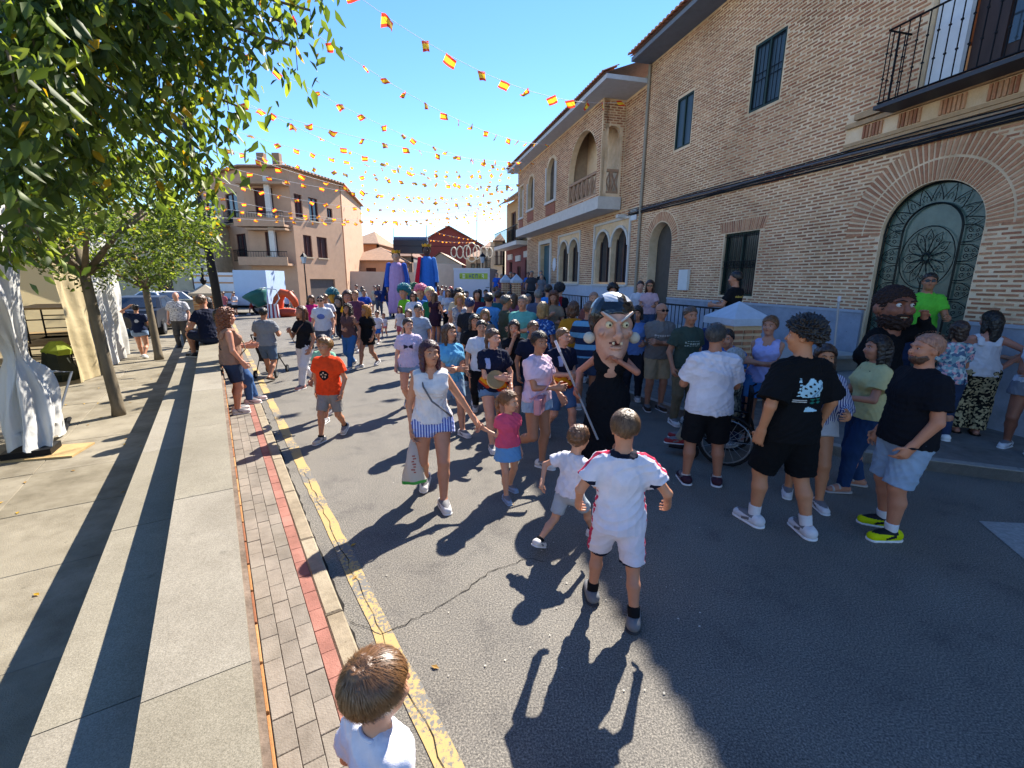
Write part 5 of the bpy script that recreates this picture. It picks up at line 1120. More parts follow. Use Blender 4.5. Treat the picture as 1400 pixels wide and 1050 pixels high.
def emit(name, fld, m, parent, rs=None, amp=0, kind='cloth', paint=None):
    v, f = fld.net()
    if len(v) == 0: return None
    if amp: n, _ = vnorm(v, f); v = wrinkle(v, n, rs, amp, kind).astype(np.float32)
    mi = None; ms = m if isinstance(m, list) else [m]
    if paint is not None:
        c = v[f].mean(1); n, fn = vnorm(v, f); fn = fn/(np.linalg.norm(fn, axis=1)[:, None]+1e-9); mi = paint(c, fn)
    me = meshdata(name, v, f, ms, mi, True); return link(bpy.data.objects.new(name, me), parent)
def ik(a, t, l1, l2, pole):
    a = np.asarray(a, float); t = np.asarray(t, float); d = t-a; D = np.linalg.norm(d); u = d/(D+1e-9); D = min(D, (l1+l2)*.998); D = max(D, abs(l1-l2)+.01)
    x = (l1*l1-l2*l2+D*D)/(2*D); hh = math.sqrt(max(0, l1*l1-x*x)); p = np.asarray(pole, float); p = p-u*(p@u); p /= np.linalg.norm(p)+1e-9
    return a+u*x+p*hh, a+u*D
ARM = {'down': (.10, .06, -.97), 'relax': (.16, .16, -.90), 'swingf': (.10, .42, -.82), 'swingb': (.14, -.38, -.84), 'bent': (.05, .62, -.48), 'cross': (-.52, .42, -.40), 'phone': (-.22, .60, -.20), 'hip': (.20, -.02, -.60),
       'mouth': (-.30, .36, .16), 'chin': (-.16, .46, .02), 'belly': (-.32, .50, -.50), 'out': (.55, .2, -.72), 'head': (.05, .12, .55), 'clasp': (-.30, .42, -.66), 'back': (-.1, -.3, -.75), 'up': (.1, .5, .5)}
ELB = {'cross': (.5, -.2, -.9), 'hip': (1, -.5, 0), 'mouth': (.4, .1, -1), 'chin': (1, .6, -.7), 'head': (1, .2, .1), 'phone': (.5, -.4, -.9), 'belly': (.6, -.5, -.7), 'clasp': (.7, -.6, -.4), 'up': (.7, -.1, -.8), 'out': (.2, -1, -.2)}
def rot(az):      # heading az clockwise from +Y -> matrix local->world
    a = -R_(az); c, s = math.cos(a), math.sin(a); return np.array([[c, -s, 0], [s, c, 0], [0, 0, 1]])
def strands(I, n, m, lenq, rs, rad=.0011):
    hc, HM, q = I['hc'], I['HM'], I['q']; V, F = [], []; b = 0
    crown_ = np.array([.05, -.18, .50])
    for i in range(n):
        d = rs.normal(size=3); d /= np.linalg.norm(d)
        if d[2] < -.35 or (d[1] > .45 and d[2] < .42): continue
        p = np.array([0, -.06, .15])+d*np.array([.40, .475, .45])
        away = p-crown_; away -= d*(away@d); away /= np.linalg.norm(away)+1e-6; t = away+np.array([.25, .25, 0])*max(0, d[2]); t -= d*(t@d); t /= np.linalg.norm(t)
        L_ = lenq*rs.uniform(.5, 1.1); side = np.cross(d, t); pts = []
        for k in range(5):
            s = k/4*L_; x = p+t*s+d*(.022*math.sin(math.pi*min(1, k/4*1.05))-.9*s*s*.55+.006)+side*rs.normal()*.006; pts.append(hc+HM@(x*q))
        w = (HM@side)*rad*q/.17
        for k, x in enumerate(pts): ww = w*(1-.75*k/4); V += [x-ww, x+ww]
        F += [(b+2*k, b+2*k+1, b+2*k+3, b+2*k+2) for k in range(4)]; b += 10
    o = link(bpy.data.objects.new('hair_strands', meshdata('hair_strands', np.array(V), np.array(F), m, None, True)), I['root']); tag(o, kind='stuff')
ALLP = []
def person(label, pos, h, az, top=('tee', '#888888'), bot=('shorts', '#333355'), hair=('short', '#2a1c14'), shoe=('sneaker', '#cccccc'), skin='#a9745a', sex='m', L='relax', R='relax', legs='stand', head=(0, 0), g=1.0, res=.012, lean=0.0,
           group=None, seed=None, sit=None, sole='#d8d8d8', sock=None, name='person', cat='person', noface=False, glasses=False, beard=None, nohead=False, big=1.0):
    ALLP.append((label, pos, h)); rs = np.random.default_rng(seed if seed is not None else len(ALLP)*13+5)
    root = thing(name, (pos[0], pos[1], pos[2]), label, cat, -R_(az), group); root['h'] = h; del root['h']
    kid = h < 1.5; hs = 1.0 if not kid else min(1.4, 1+(1.55-h)*.72); hH = .140*hs*h*big; u = h if big == 1 else h*.86
    chin = h-hH; shz = chin-.052*h; fem = sex == 'f'
    hipz0 = (.515 if not kid else .492)*u; ankz = .042*u; thl, shl = (hipz0-ankz)*.515, (hipz0-ankz)*.492
    # ---------------- legs
    hw = .052*u*(1.05 if fem else 1)*g**.5
    LG = {'stand': ((-.062, .01, 0), (.062, -.01, 0)), 'wide': ((-.095, .0, 0), (.095, .01, 0)), 'walk': ((-.05, .14, 0), (.05, -.15, .035)), 'walk2': ((-.05, -.15, .035), (.05, .14, 0)), 'run': ((-.05, .24, .0), (.05, -.27, .06)), 'run2': ((-.05, -.27, .06), (.05, .24, .0)),
          'kick': ((-.05, .03, 0), (.05, -.22, .14)), 'kick2': ((-.05, -.22, .14), (.05, .03, 0)), 'offset': ((-.07, .09, 0), (.07, -.06, 0)), 'offset2': ((-.07, -.08, 0), (.07, .10, 0))}
    if sit is None:
        fl, fr = LG[legs] if isinstance(legs, str) else legs
        ank = [np.array([f[0]*u, f[1]*u, ankz+f[2]*u]) for f in (fl, fr)]
        hipz = hipz0*1.0
        for a, sg in zip(ank, (-1, 1)):
            dx = math.hypot(a[0]-sg*hw, a[1]); reach = (thl+shl)*.992
            if a[2] < ankz+.05*u: hipz = min(hipz, a[2]+math.sqrt(max(.01, reach**2-dx**2)))
        drop = hipz0-hipz; pel = np.array([0, 0, hipz+.012*u])
    else:
        pel = np.array([0, 0, sit[0]+.085*u]); ank = [np.array(f, float) for f in sit[1]]; hipz = pel[2]-.012*u; drop = hipz0-hipz
    shz -= drop; chin -= drop; H = h-drop
    sw = (.098 if not fem else .087)*u*(1+.35*(g-1)); tx = np.array([1.0, 0, 0])
    la = R_(lean); cl, sl_ = math.cos(la), math.sin(la)
    def up(p):      # lean the upper body forward about the pelvis
        p = np.asarray(p, float)-pel; return pel+np.array([p[0], p[1]*cl+p[2]*sl_, -p[1]*sl_+p[2]*cl])
    wq = .5*(shz-pel[2])
    S = [(up((0, 0, pel[2]-.02*u)), .092*g*(1.06 if fem else 1)*u, .066*g*u), (up((0, .004*u, pel[2]+.36*(shz-pel[2]))), (.072 if fem else .083)*g*u, .056*g**1.3*u), (up((0, .006*u, pel[2]+.72*(shz-pel[2]))), (.084 if fem else .094)*(.6+.4*g)*u, .064*(.5+.5*g)*u), (up((0, -.004*u, shz-.012*u)), sw*.86, .046*(.7+.3*g)*u)]
    shd = [up((-sw, -.004*u, shz-.018*u)), up((sw, -.004*u, shz-.018*u))]
    ual, fal = .168*u, .145*u; arms = []
    for i, (spec, sg) in enumerate(((L, -1), (R, 1))):
        pole = (.35*sg, -1, -.35)
        if isinstance(spec, str): v = ARM[spec]; pole = ELB.get(spec, (.35, -1, -.3)); pole = (pole[0]*sg, pole[1], pole[2]); tg = shd[i]+np.array([v[0]*sg, v[1], v[2]])*(ual+fal)
        elif spec[0] == 'w': tg = rot(az).T @ (np.array(spec[1:4], float)-np.array(pos)); pole = ((spec[4][0]*sg, spec[4][1], spec[4][2]) if len(spec) > 4 else (.6*sg, -.6, -.5))
        else: tg = shd[i]+np.array([spec[0]*sg, spec[1], spec[2]])*(ual+fal); pole = (.6*sg, -.5, -.5)
        el, wr = ik(shd[i], tg, ual, fal, pole); arms.append((shd[i], el, wr))
    knees = []
    for i, sg in ((0, -1), (1, 1)):
        hp = np.array([sg*hw, 0, hipz]); kn, an = ik(hp, ank[i], thl, shl, (sg*.18, 1, .15 if sit is None else .6)); ank[i] = an; knees.append((hp, kn, an))
    hc = up((0, .012*u, chin+hH*.53))
    allpts = np.array([p for a in arms for p in a]+[p for k in knees for p in k]+[hc]); m_ = .2*u; lo = allpts.min(0)-m_; hi = allpts.max(0)+m_; lo[2] = -.03; hi[2] = max(hc[2]+hH*.75, allpts[:, 2].max()+.12); lo[2] = min(lo[2], allpts[:, 2].min()-.08)
    fine = res <= .0125
    # ---------------- body (skin)
    B = Fld(lo, hi, res); sx = tx; kk = .03*u
    for (a, wa, da), (b, wb, db) in zip(S[:-1], S[1:]): B.loft(a, b, wa, wb, da, db, sx, kk)
    nb = up((0, -.004*u, shz+.0*u)); B.cone(nb, up((0, .008*u, chin+hH*.25)), .037*u*(1.05 if not fem else .9), .031*u*(1.05 if not fem else .88)*hs**.5, .03*u)
    for i, (a, el, wr) in enumerate(arms):
        ag = (.9 if fem else 1.0)*(.65+.35*g)*(.92 if kid else 1); B.cone(a, el, .031*u*ag, .0235*u*ag, .022*u); B.cone(el, wr, .0245*u*ag, .0155*u*ag, .008*u)
    for hp, kn, an in knees:
        lgf = (1.05 if fem else 1)*(.6+.4*g)*(.9 if kid else 1); B.cone(hp, kn, .055*u*lgf, .0345*u*lgf, .03*u); cm = kn+(an-kn)*.32+np.array([0, -.01*u, 0]); B.cone(kn, cm, .0325*u*lgf, .0335*u*lgf, .012*u); B.cone(cm, an, .0335*u*lgf, .019*u*lgf, .012*u)
    feet = []
    for i, (hp, kn, an) in enumerate(knees):
        toe_out = (-1 if i == 0 else 1)*.18; sh = an-kn; lift = an[2]-ankz; pitch = 0 if (sit is not None or lift < .012*u) else min(1.0, lift/(.07*u)*.6)
        fd = np.array([math.sin(toe_out)*math.cos(pitch), math.cos(toe_out)*math.cos(pitch), -math.sin(pitch)]); fup = np.array([0, math.sin(pitch), math.cos(pitch)])
        heel = an-fd*.028*u-fup*.018*u; toe = an+fd*.088*u-fup*.024*u; feet.append((an, heel, toe, fd, fup)); B.cone(heel, toe, .022*u, .017*u, .015*u); B.cone(an, an+fd*.05*u-fup*.014*u, .02*u, .02*u, .02*u)
    # hands
    for i, (a, el, wr) in enumerate(arms):
        sg = -1 if i == 0 else 1; f = wr-el; f /= np.linalg.norm(f); pn = np.array([-sg*1.0, .25, 0.0]); pn = pn-f*(pn@f); pn /= np.linalg.norm(pn)+1e-9; sd_ = np.cross(f, pn); sd_ /= np.linalg.norm(sd_)
        if sd_[1] < 0 and abs(f[2]) > .5: sd_ = -sd_
        elif abs(f[2]) <= .5 and sd_[2] < 0: sd_ = -sd_
        k2 = u*(1.0 if not kid else 1.02); B.cone(wr-f*.01*k2, wr+f*.045*k2, .0155*k2, .0185*k2, .012*k2, sx=sd_, sr=1.45)
        if fine:
            for j, (o, ln) in enumerate(((.022, .9), (.0075, 1.0), (-.0075, .95), (-.021, .78))):
                p0 = wr+f*.05*k2+sd_*o*k2; c1 = .35+.1*j; d1 = f*math.cos(c1)+pn*math.sin(c1)+sd_*o*3; p1 = p0+d1*.026*ln*k2; d2 = f*math.cos(c1+.7)+pn*math.sin(c1+.7); p2 = p1+d2*.026*ln*k2; r = .0056*k2; B.cone(p0, p1, r*1.1, r, .004); B.cone(p1, p2, r, r*.85, .004)
            p0 = wr+f*.016*k2+sd_*.02*k2; p1 = p0+(f*.6+sd_*.7+pn*.35)*.026*k2; p2 = p1+(f*.85+pn*.4)*.024*k2; B.cone(p0, p1, .0078*k2, .0066*k2, .006); B.cone(p1, p2, .0064*k2, .0055*k2, .003)
        else:
            p1 = wr+f*.085*k2+pn*.02*k2; B.cone(wr+f*.05*k2, p1, .0165*k2, .012*k2, .01*k2, sx=sd_, sr=1.35); B.cone(wr+f*.02*k2+sd_*.018*k2, wr+f*.05*k2+sd_*.03*k2+pn*.01*k2, .009*k2, .007*k2, .008)
    # head
    ya, pa = R_(head[0]), R_(head[1]); cy, sy = math.cos(-ya), math.sin(-ya); Mz = np.array([[cy, -sy, 0], [sy, cy, 0], [0, 0, 1]]); cp, sp = math.cos(pa), math.sin(pa); Mx = np.array([[1, 0, 0], [0, cp, -sp], [0, sp, cp]]); HM = Mz @ Mx; q = hH
    Hp = lambda x, y, z: hc+HM @ np.array([x*q, y*q, z*q])
    fw_ = 1.0 if not fem else .95
    if not nohead:
        B.ell(Hp(0, -.05, .12), (.335*q*fw_, .415*q, .385*q), HM, .02*q); B.ell(Hp(0, .10, -.14), (.27*q*fw_, .30*q, .36*q), HM, .12*q); B.ell(Hp(0, .20, -.37), (.13*q, .14*q, .11*q), HM, .12*q)
        if not noface:
            B.cone(Hp(0, .385, .03), Hp(0, .47, -.13), .035*q, .052*q, .06*q); B.ell(Hp(0, .33, .12), (.25*q, .08*q, .055*q), HM, .08*q)
            for sg in (-1, 1):
                B.ell(Hp(sg*.135, .425, .015), (.085*q, .06*q, .05*q), HM, .05*q, 'd'); B.ell(Hp(sg*.15, .30, -.13), (.11*q, .1*q, .1*q), HM, .1*q); B.ell(Hp(sg*.335*fw_, -.03, -.04), (.035*q, .085*q, .125*q), HM, .03*q)
            B.ell(Hp(0, .375, -.235), (.10*q, .05*q, .035*q), HM, .04*q)
    bo = emit('body', B, skinm(skin), root)
    # ---------------- clothes
    tk = top[0]; opt = top[2] if len(top) > 2 else {}; tc = top[1]; tm = tc if not isinstance(tc, str) else cloth(tc); loose = opt.get('loose', .016)*1.0
    tz = up((0, 0, pel[2]-opt.get('hem', .0)*u)); 
    if tk != 'none':
        T = Fld(lo, hi, res); o_ = loose; hemz = opt.get('hem', .025); hb = up((0, 0, pel[2]-hemz*u))
        if tk in ('tee', 'polo', 'long'):
            hwid = max(S[0][1], hw+.056*u*(1.05 if fem else 1)*(.6+.4*g)*(.9 if kid else 1)); T.loft(up((0, 0, pel[2]+.03*u)), hb, hwid+o_*1.0, hwid+o_*1.25, S[0][2]+o_*1.2, S[0][2]*1.04+o_*1.4, sx, .03*u, flat=True)
            for (a, wa, da), (b, wb, db) in zip(S[:-1], S[1:]): T.loft(a, b, wa+o_, wb+o_, da+o_*1.2, db+o_, sx, kk)
            T.loft(S[3][0], up((0, -.006*u, shz+.022*u)), S[3][1]*.8, .042*u, .048*u, .04*u, sx, .03*u, flat=True)
            if not opt.get('skirt'):
                nd = -np.array([0, sl_, cl]); T.half(nd, float(nd@hb))
            if fine:
                mm = MB(); mm.tube([Vector(up((.044*u*math.cos(a), -.004*u+.043*u*math.sin(a), shz+.020*u-.014*u*math.sin(a)))) for a in [2*math.pi*k_/20 for k_ in range(21)]], .0075, 6); mm.build('collar', tm if not isinstance(tm, list) else tm[0 if len(tm) != 3 else 2], root, True)
            fr_a = {'tee': opt.get('slv', .62), 'polo': .62, 'long': 1.0}[tk]
            for a, el, wr in arms:
                e_ = a+(el-a)*fr_a; T.cone(a, e_, .036*u*(.65+.35*g)+o_*.8, .034*u*(.65+.35*g)+o_*opt.get('flare', 1.3), .025*u, flat=(tk != 'long'))
                if tk == 'long': T.cone(el, el+(wr-el)*.93, .028*u+o_*.8, .02*u+o_*.7, .015*u, flat=True)
        else:      # tank / dress bodice with straps
            hwid = max(S[0][1], hw+.056*u*(1.05 if fem else 1)*(.6+.4*g)*(.9 if kid else 1)); T.loft(up((0, 0, pel[2]+.03*u)), hb, hwid+o_*.9, hwid+o_*1.1, S[0][2]+o_, S[0][2]*1.04+o_*1.2, sx, .03*u, flat=True); T.loft(S[0][0], S[1][0], S[0][1]+o_, S[1][1]+o_, S[0][2]+o_, S[1][2]+o_, sx, kk)
            up3 = S[2][0]+(S[3][0]-S[2][0])*.22; T.loft(S[1][0], S[2][0], S[1][1]+o_, S[2][1]+o_*.9, S[1][2]+o_, S[2][2]+o_, sx, kk); T.loft(S[2][0], up3, S[2][1]+o_*.9, S[2][1]*.93+o_*.8, S[2][2]+o_, S[2][2]*.96+o_, sx, .01, flat=True)
            if tk != 'dress' and not opt.get('skirt'):
                nd = -np.array([0, sl_, cl]); T.half(nd, float(nd@hb))
            wst = opt.get('strap', .02)
            for sg in (-1, 1):
                P_ = [up((sg*.052*u, .058*u+o_*.3, S[2][0][2]+.02*u)), up((sg*.056*u, .036*u, shz+.002*u)), up((sg*.056*u, -.01*u, shz+.016*u)), up((sg*.054*u, -.052*u, shz-.012*u)), up((sg*.05*u, -.062*u-o_*.3, S[2][0][2]+.02*u))]
                for a, b in zip(P_[:-1], P_[1:]): T.cone(a, b, wst*u*.5, wst*u*.5, .006, sx=tx, sr=2.0)
            if fem: pass
        if fem and not kid and tk != 'none':
            for sg in (-1, 1): T.ell(up((sg*.042*u, .052*u*g, S[2][0][2]+.0*u)), (.045*u, .04*u*g, .042*u), None, .035*u)
        if tk == 'dress' or opt.get('skirt'):
            ln, fl_ = opt.get('skirt', (.30, .14)); zb = np.array([0, -.01*u, pel[2]-ln*u]); T.loft(up((0, 0, pel[2]+.03*u)), zb, S[0][1]+o_, fl_*u, S[0][2]+o_, fl_*u*.85, sx, .04*u, flat=True)
            for hp, kn, an in knees:
                if ln > .2: T.cone(hp, hp+(kn-hp)*min(1, ln/.26), .062*u+o_, .05*u+o_, .06*u)
            T.d = np.maximum(T.d, (zb[2]-T.ax[2])[None, None, :])
        emit('dress' if (tk == 'dress' or opt.get('skirt')) else ('tank_top' if tk == 'tank' else 'shirt'), T, tm, root, rs, opt.get('wr', .0105 if fine else .009), 'cloth', opt.get('paint') and (lambda c, n, S=S, u=u: opt['paint'](c/u, n)))
    bk_ = bot[0]
    if bk_ != 'none':
        bc = bot[1]; bmn = bc if not isinstance(bc, str) else cloth(bc); bo_ = bot[2] if len(bot) > 2 else {}; P = Fld(lo, hi, res); o_ = bo_.get('loose', .014); lnf = {'shorts': bo_.get('len', .72), 'trousers': 1.0, 'hot': .28, 'skirt': 0}[bk_]
        P.loft(up((0, 0, pel[2]-.02*u)), up((0, 0, pel[2]+.075*u)), S[0][1]+.008, S[0][1]*.93+.008, S[0][2]+.008, S[0][2]*.95+.008, sx, .02, flat=True)
        if bk_ == 'skirt':
            ln, fl_ = bo_.get('skirt', (.16, .115)); zb = np.array([0, 0, pel[2]-ln*u]); P.loft(up((0, 0, pel[2]+.02*u)), zb, S[0][1]+.01, fl_*u, S[0][2]+.01, fl_*u*.85, sx, .03*u, flat=True)
        else:
            lgf = (1.05 if fem else 1)*(.6+.4*g)*(.9 if kid else 1)
            for hp, kn, an in knees:
                e_ = hp+(kn-hp)*min(1, lnf); r1 = (.057+(.036-.057)*min(1, lnf))*u*lgf+o_*bo_.get('flare', 1.5); P.cone(hp, e_, .060*u*lgf+o_*.8, r1, .03*u, flat=(bk_ != 'trousers'))
                if bk_ == 'trousers':
                    fl2 = bo_.get('leg', .012); P.cone(kn, an+(kn-an)*.02, .036*u*lgf+fl2*1.2, .026*u*lgf+fl2, .02*u, flat=True)
        emit({'shorts': 'shorts', 'hot': 'shorts', 'trousers': 'trousers', 'skirt': 'skirt'}[bk_], P, bmn, root, rs, bo_.get('wr', .008), 'cloth', bo_.get('paint') and (lambda c, n, u=u: bo_['paint'](c/u, n)))
    # shoes, socks
    sk_ = shoe[0]
    for i, (an, heel, toe, fd, fup) in enumerate(feet):
        flo = np.minimum(np.minimum(heel, toe), an)-.07*u; fhi = np.maximum(np.maximum(heel, toe), an)+.09*u; hh = min(res, .01) if fine else max(.012, res*.7)
        if sk_ == 'sneaker':
            Fd = Fld(flo, fhi, hh); Fd.cone(heel+fup*.004*u, toe+fup*.002*u, .029*u, .0235*u, .012*u, sx=np.cross(fd, fup), sr=1.12); Fd.cone(an-fup*.004*u, an+fd*.05*u-fup*.012*u, .0265*u, .022*u, .02*u); n_ = -fup; Fd.half(n_, float(n_@(heel-fup*.0175*u)))
            nn = fup*.9+fd*(-.2); nn /= np.linalg.norm(nn); Fd.half(fup, float(fup@(an+fup*.016*u)))
            sdv = np.cross(fd, fup); acc = shoe[2] if len(shoe) > 2 else '#6c6c70'
            def spaint(c, n, an=an, fd=fd, fup=fup, sdv=sdv):
                a_ = (c-an)@fd/u; b_ = (c-an)@fup/u; s_ = np.abs((c-an)@sdv)/u; mi = np.zeros(len(c), np.int32); mi[(a_ > -.002) & (a_ < .045) & (np.abs(b_+.008+a_*.35) < .0075) & (s_ > .013)] = 1; mi[(b_ > .0) & (a_ > -.015)] = 1; mi[(a_ > .018) & (a_ < .052) & (s_ < .010) & (np.sin(a_*520) > .1)] = 1; return mi
            so_ = emit('shoe', Fd, [cloth(shoe[1], .6), cloth(acc, .6)], root, paint=spaint if fine else None)
        Fs = Fld(flo, fhi, hh); Fs.cone(heel-fup*.018*u, toe-fup*.012*u, .031*u, .0265*u, 0, sx=np.cross(fd, fup), sr=1.1); Fs.half(fup, float(fup@(heel-fup*.0135*u))); Fs.half(-fup, float((-fup)@(heel-fup*.024*u)))
        sm_ = emit('sole', Fs, cloth(sole, .7) if sk_ == 'sneaker' else cloth(shoe[1], .7), so_ if sk_ == 'sneaker' and so_ else root)
        if sk_ == 'sandal' and fine:
            Fq = Fld(flo, fhi, min(hh, .008)); c1 = toe-fd*.03*u
            for c1, w in ((toe-fd*.022*u+fup*.004*u, .02), (an+fd*.03*u-fup*.006*u, .02)): Fq.cone(c1-np.cross(fd, fup)*w*u, c1+np.cross(fd, fup)*w*u, .0075*u, .0075*u, 0); Fq.ell(c1, (.026*u, .01*u, .024*u), np.stack([np.cross(fd, fup), fd, fup], 1), .005)
            emit('strap', Fq, cloth(shoe[1], .7), root)
        if sock:
            Fk = Fld(flo, fhi+[0, 0, .08*u], hh); kn = knees[i][1]; e_ = an+(kn-an)*sock[1]; Fk.cone(an-fup*.01*u, e_, .0235*u+.004, .026*u+.005 if sock[1] < .3 else .034*u, 0, flat=True); emit('sock', Fk, cloth(sock[0]), root)
    # ---------------- hair and face
    if not nohead:
        hk, hcol = hair[0], hair[1]; hmx = hairm(hcol); grow_ = {'short': .04, 'buzz': .02, 'long': .07, 'pony': .05, 'bun': .05, 'curly': .16, 'afro': .2, 'bob': .09, 'fringe': .085, 'none': 0, 'quiff': .07, 'curlylong': .13}[hk]
        if hk != 'none':
            hl = hc-.85*q; hh_ = hc+.95*q
            if hk in ('long', 'pony', 'curlylong'): hl = hl-np.array([.1*q, .9*q, 1.5*q])
            hres = min(res, .009) if fine else res*.8; A = Fld(hl, hh_, hres); gq = grow_
            A.ell(Hp(0, -.06, .13+gq*.3), ((.345*fw_+gq)*q, (.42+gq)*q, (.39+gq)*q), HM, 0)
            if hk in ('curly', 'afro'): A.ell(Hp(0, .02, .32), (.44*q, .48*q, .36*q), HM, .1*q)
            if hk == 'quiff': A.ell(Hp(.04, .22, .40), (.28*q, .24*q, .16*q), HM, .12*q)
            # hairline plane
            fz, fy, bz, by = {'short': (.30, .36, -.30, -.42), 'buzz': (.30, .36, -.24, -.42), 'fringe': (.16, .40, -.34, -.42), 'curly': (.26, .40, -.16, -.42), 'afro': (.24, .4, -.2, -.42), 'bob': (.27, .38, -.75, -.42), 'quiff': (.30, .40, -.32, -.42)}.get(hk, (.30, .34, -.42, -.42))
            slope = (fz-bz)/(fy-by); nrm = np.array([0, slope, -1.0]); ln_ = np.linalg.norm(nrm); nrm /= ln_; c0 = (slope*fy-fz)/ln_; wn_ = HM @ nrm; A.half(wn_, float(wn_@hc)+c0*q)
            if hk in ('bob', 'long', 'curlylong'):      # side curtains
                for sg in (-1, 1):
                    A.cone(Hp(sg*.30, -.02, .25), Hp(sg*.36, -.04, -.38 if hk == 'bob' else -.55), .12*q, (.11 if hk == 'bob' else .10)*q, .06*q, sx=HM[:, 1], sr=1.5)
                A.ell(Hp(0, -.30, -.15), (.34*q, .2*q, .5*q), HM, .08*q)
            if hk in ('long', 'curlylong'):
                fat = 1.25 if hk == 'curlylong' else 1
                A.cone(Hp(0, -.36, .0), hc+HM@np.array([0, -.40*q, 0])+np.array([0, 0, -1.0*q]), .26*q*fat, .20*q*fat, .1*q, sx=HM[:, 0], sr=1.4)
                for sg in (-1, 1): A.cone(Hp(sg*.33, -.08, -.4), hc+HM@np.array([sg*.33*q, .05*q, 0])+np.array([0, 0, -1.05*q]), .10*q*fat, .06*q*fat, .05*q, sx=HM[:, 1], sr=1.4)
            if hk == 'pony':
                pa_ = [Hp(0, -.44, .25), Hp(0, -.60, .12), Hp(.03, -.64, -.2), Hp(.05, -.56, -.62), Hp(.05, -.50, -.85)]
                for a, b, r1, r2 in zip(pa_[:-1], pa_[1:], (.07, .10, .12, .09), (.10, .12, .09, .03)): A.cone(a, b, r1*q, r2*q, .03*q)
            if hk == 'bun': A.ell(Hp(0, -.48, .34), (.17*q, .16*q, .15*q), HM, .03*q)
            emit('hair', A, hmx, root, rs, q*{'curly': .05, 'afro': .055, 'curlylong': .05}.get(hk, .016), 'hair')
        if not noface:
            er = .041*q
            EYW, EYD = mat('eye_white', '#a79c94', .3, 0), mat('eye_dark', '#1c120e', .25, 0)
            if res <= .017:
                for sg in (-1, 1):
                    e = Fld([0]*3, [0]*3, .01); pc = Hp(sg*.135, .34, .02); mm = MB(); mm.tube2((0, 0, 0), [(0.001, -er*.98), (er*.72, -er*.7), (er, 0), (er*.72, er*.7), (.001, er*.98)], 8); mm.m = 1; mm.tube2((0, 0, er*.66), [(.001, .0), (er*.74, -er*.05), (er*.6, er*.3), (.001, er*.38)], 8)
                    Q = Matrix.Rotation(-math.pi/2, 3, 'X'); HB = Matrix([list(r) for r in HM]); mm.v = [HB @ (Q @ v)+Vector(pc) for v in mm.v]; mm.build('eye', [EYW, EYD], root, True)
                    if fine:
                        mm = MB(); mm.tube([Hp(sg*.055, .405, .105), Hp(sg*.14, .405, .135), Hp(sg*.225, .36, .105)], [.016*q, .018*q, .008*q], 5); mm.build('eyebrow', hairm(hcol if hcol != 'none' else '#2a1c14'), root)
                if not glasses:
                    pass
            if glasses:
                mm = MB()
                for sg in (-1, 1):
                    c = Hp(sg*.14, .42, .02); a1, b1 = HM[:, 0]*.115*q, HM[:, 2]*.08*q; n_ = 10; mm.add([Vector(c+a1*math.cos(2*math.pi*j/n_)+b1*math.sin(2*math.pi*j/n_)+HM[:, 1]*o2*q) for o2 in (0, .02) for j in range(n_)], [tuple(range(n_))[::-1], tuple(range(n_, 2*n_))]+[(j, (j+1) % n_, n_+(j+1) % n_, n_+j) for j in range(n_)])
                    mm.tube([Hp(sg*.25, .42, .04), Hp(sg*.36, .0, .03)], .012*q, 4)
                mm.tube([Hp(-.05, .44, .04), Hp(.05, .44, .04)], .012*q, 4); mm.build('sunglasses', mat('lens_black', '#0c0c0e', .15, 0), root)
            if fine:
                mm = MB(); mm.tube([Hp(-.09, .395, -.235), Hp(-.03, .425, -.225), Hp(.03, .425, -.225), Hp(.09, .395, -.235)], [.006*q, .022*q, .022*q, .006*q], 6); mm.build('lips', mat('lips', '#8d4a42', .45, .05, 5), root)
            if beard:
                Bd = Fld(hc-q, hc+q, min(res, .009)); Bd.ell(Hp(0, .13, -.25), (.275*q, .30*q, .28*q), HM, 0); Bd.ell(Hp(0, .3, -.20), (.11*q, .2*q, .055*q), HM, .03*q, 'd'); nb_ = HM @ np.array([0, .0, 1.0]); Bd.half(nb_, float(nb_@hc)-.10*q); nb_ = HM @ np.array([0, -1.0, .3]); Bd.half(nb_, float(nb_@hc)+.02*q)
                emit('beard', Bd, hairm(beard), root, rs, .01*q, 'hair')
    info = dict(root=root, pos=np.array(pos, float), M=rot(az), hc=hc, arms=arms, u=u, S=S, pel=pel, shz=shz, knees=knees, HM=HM, q=q, up=up, lo=lo, hi=hi, rs=rs, feet=feet)
    info['w'] = lambda p: np.array(pos, float)+rot(az) @ np.asarray(p, float)
    if res <= .0095 and hair[0] in ('short', 'fringe', 'quiff', 'buzz', 'long', 'bob', 'pony', 'bun') and not nohead: strands(info, 1500 if hair[0] != 'buzz' else 600, [hairm(hair[1])], {'buzz': .05, 'short': .13}.get(hair[0], .2), rs)
    return info
def foot(px, py, z=0.0): g = G(px, py, z); return (g[0], g[1], z)
def byhead(px, py, Y_, z0=0.0, hmin=None, hmax=None):
    q = AT(px, py, Y_); h = q[2]-z0
    if hmin: h = max(h, hmin)
    if hmax: h = min(h, hmax)
    return (q[0], q[1], z0), h
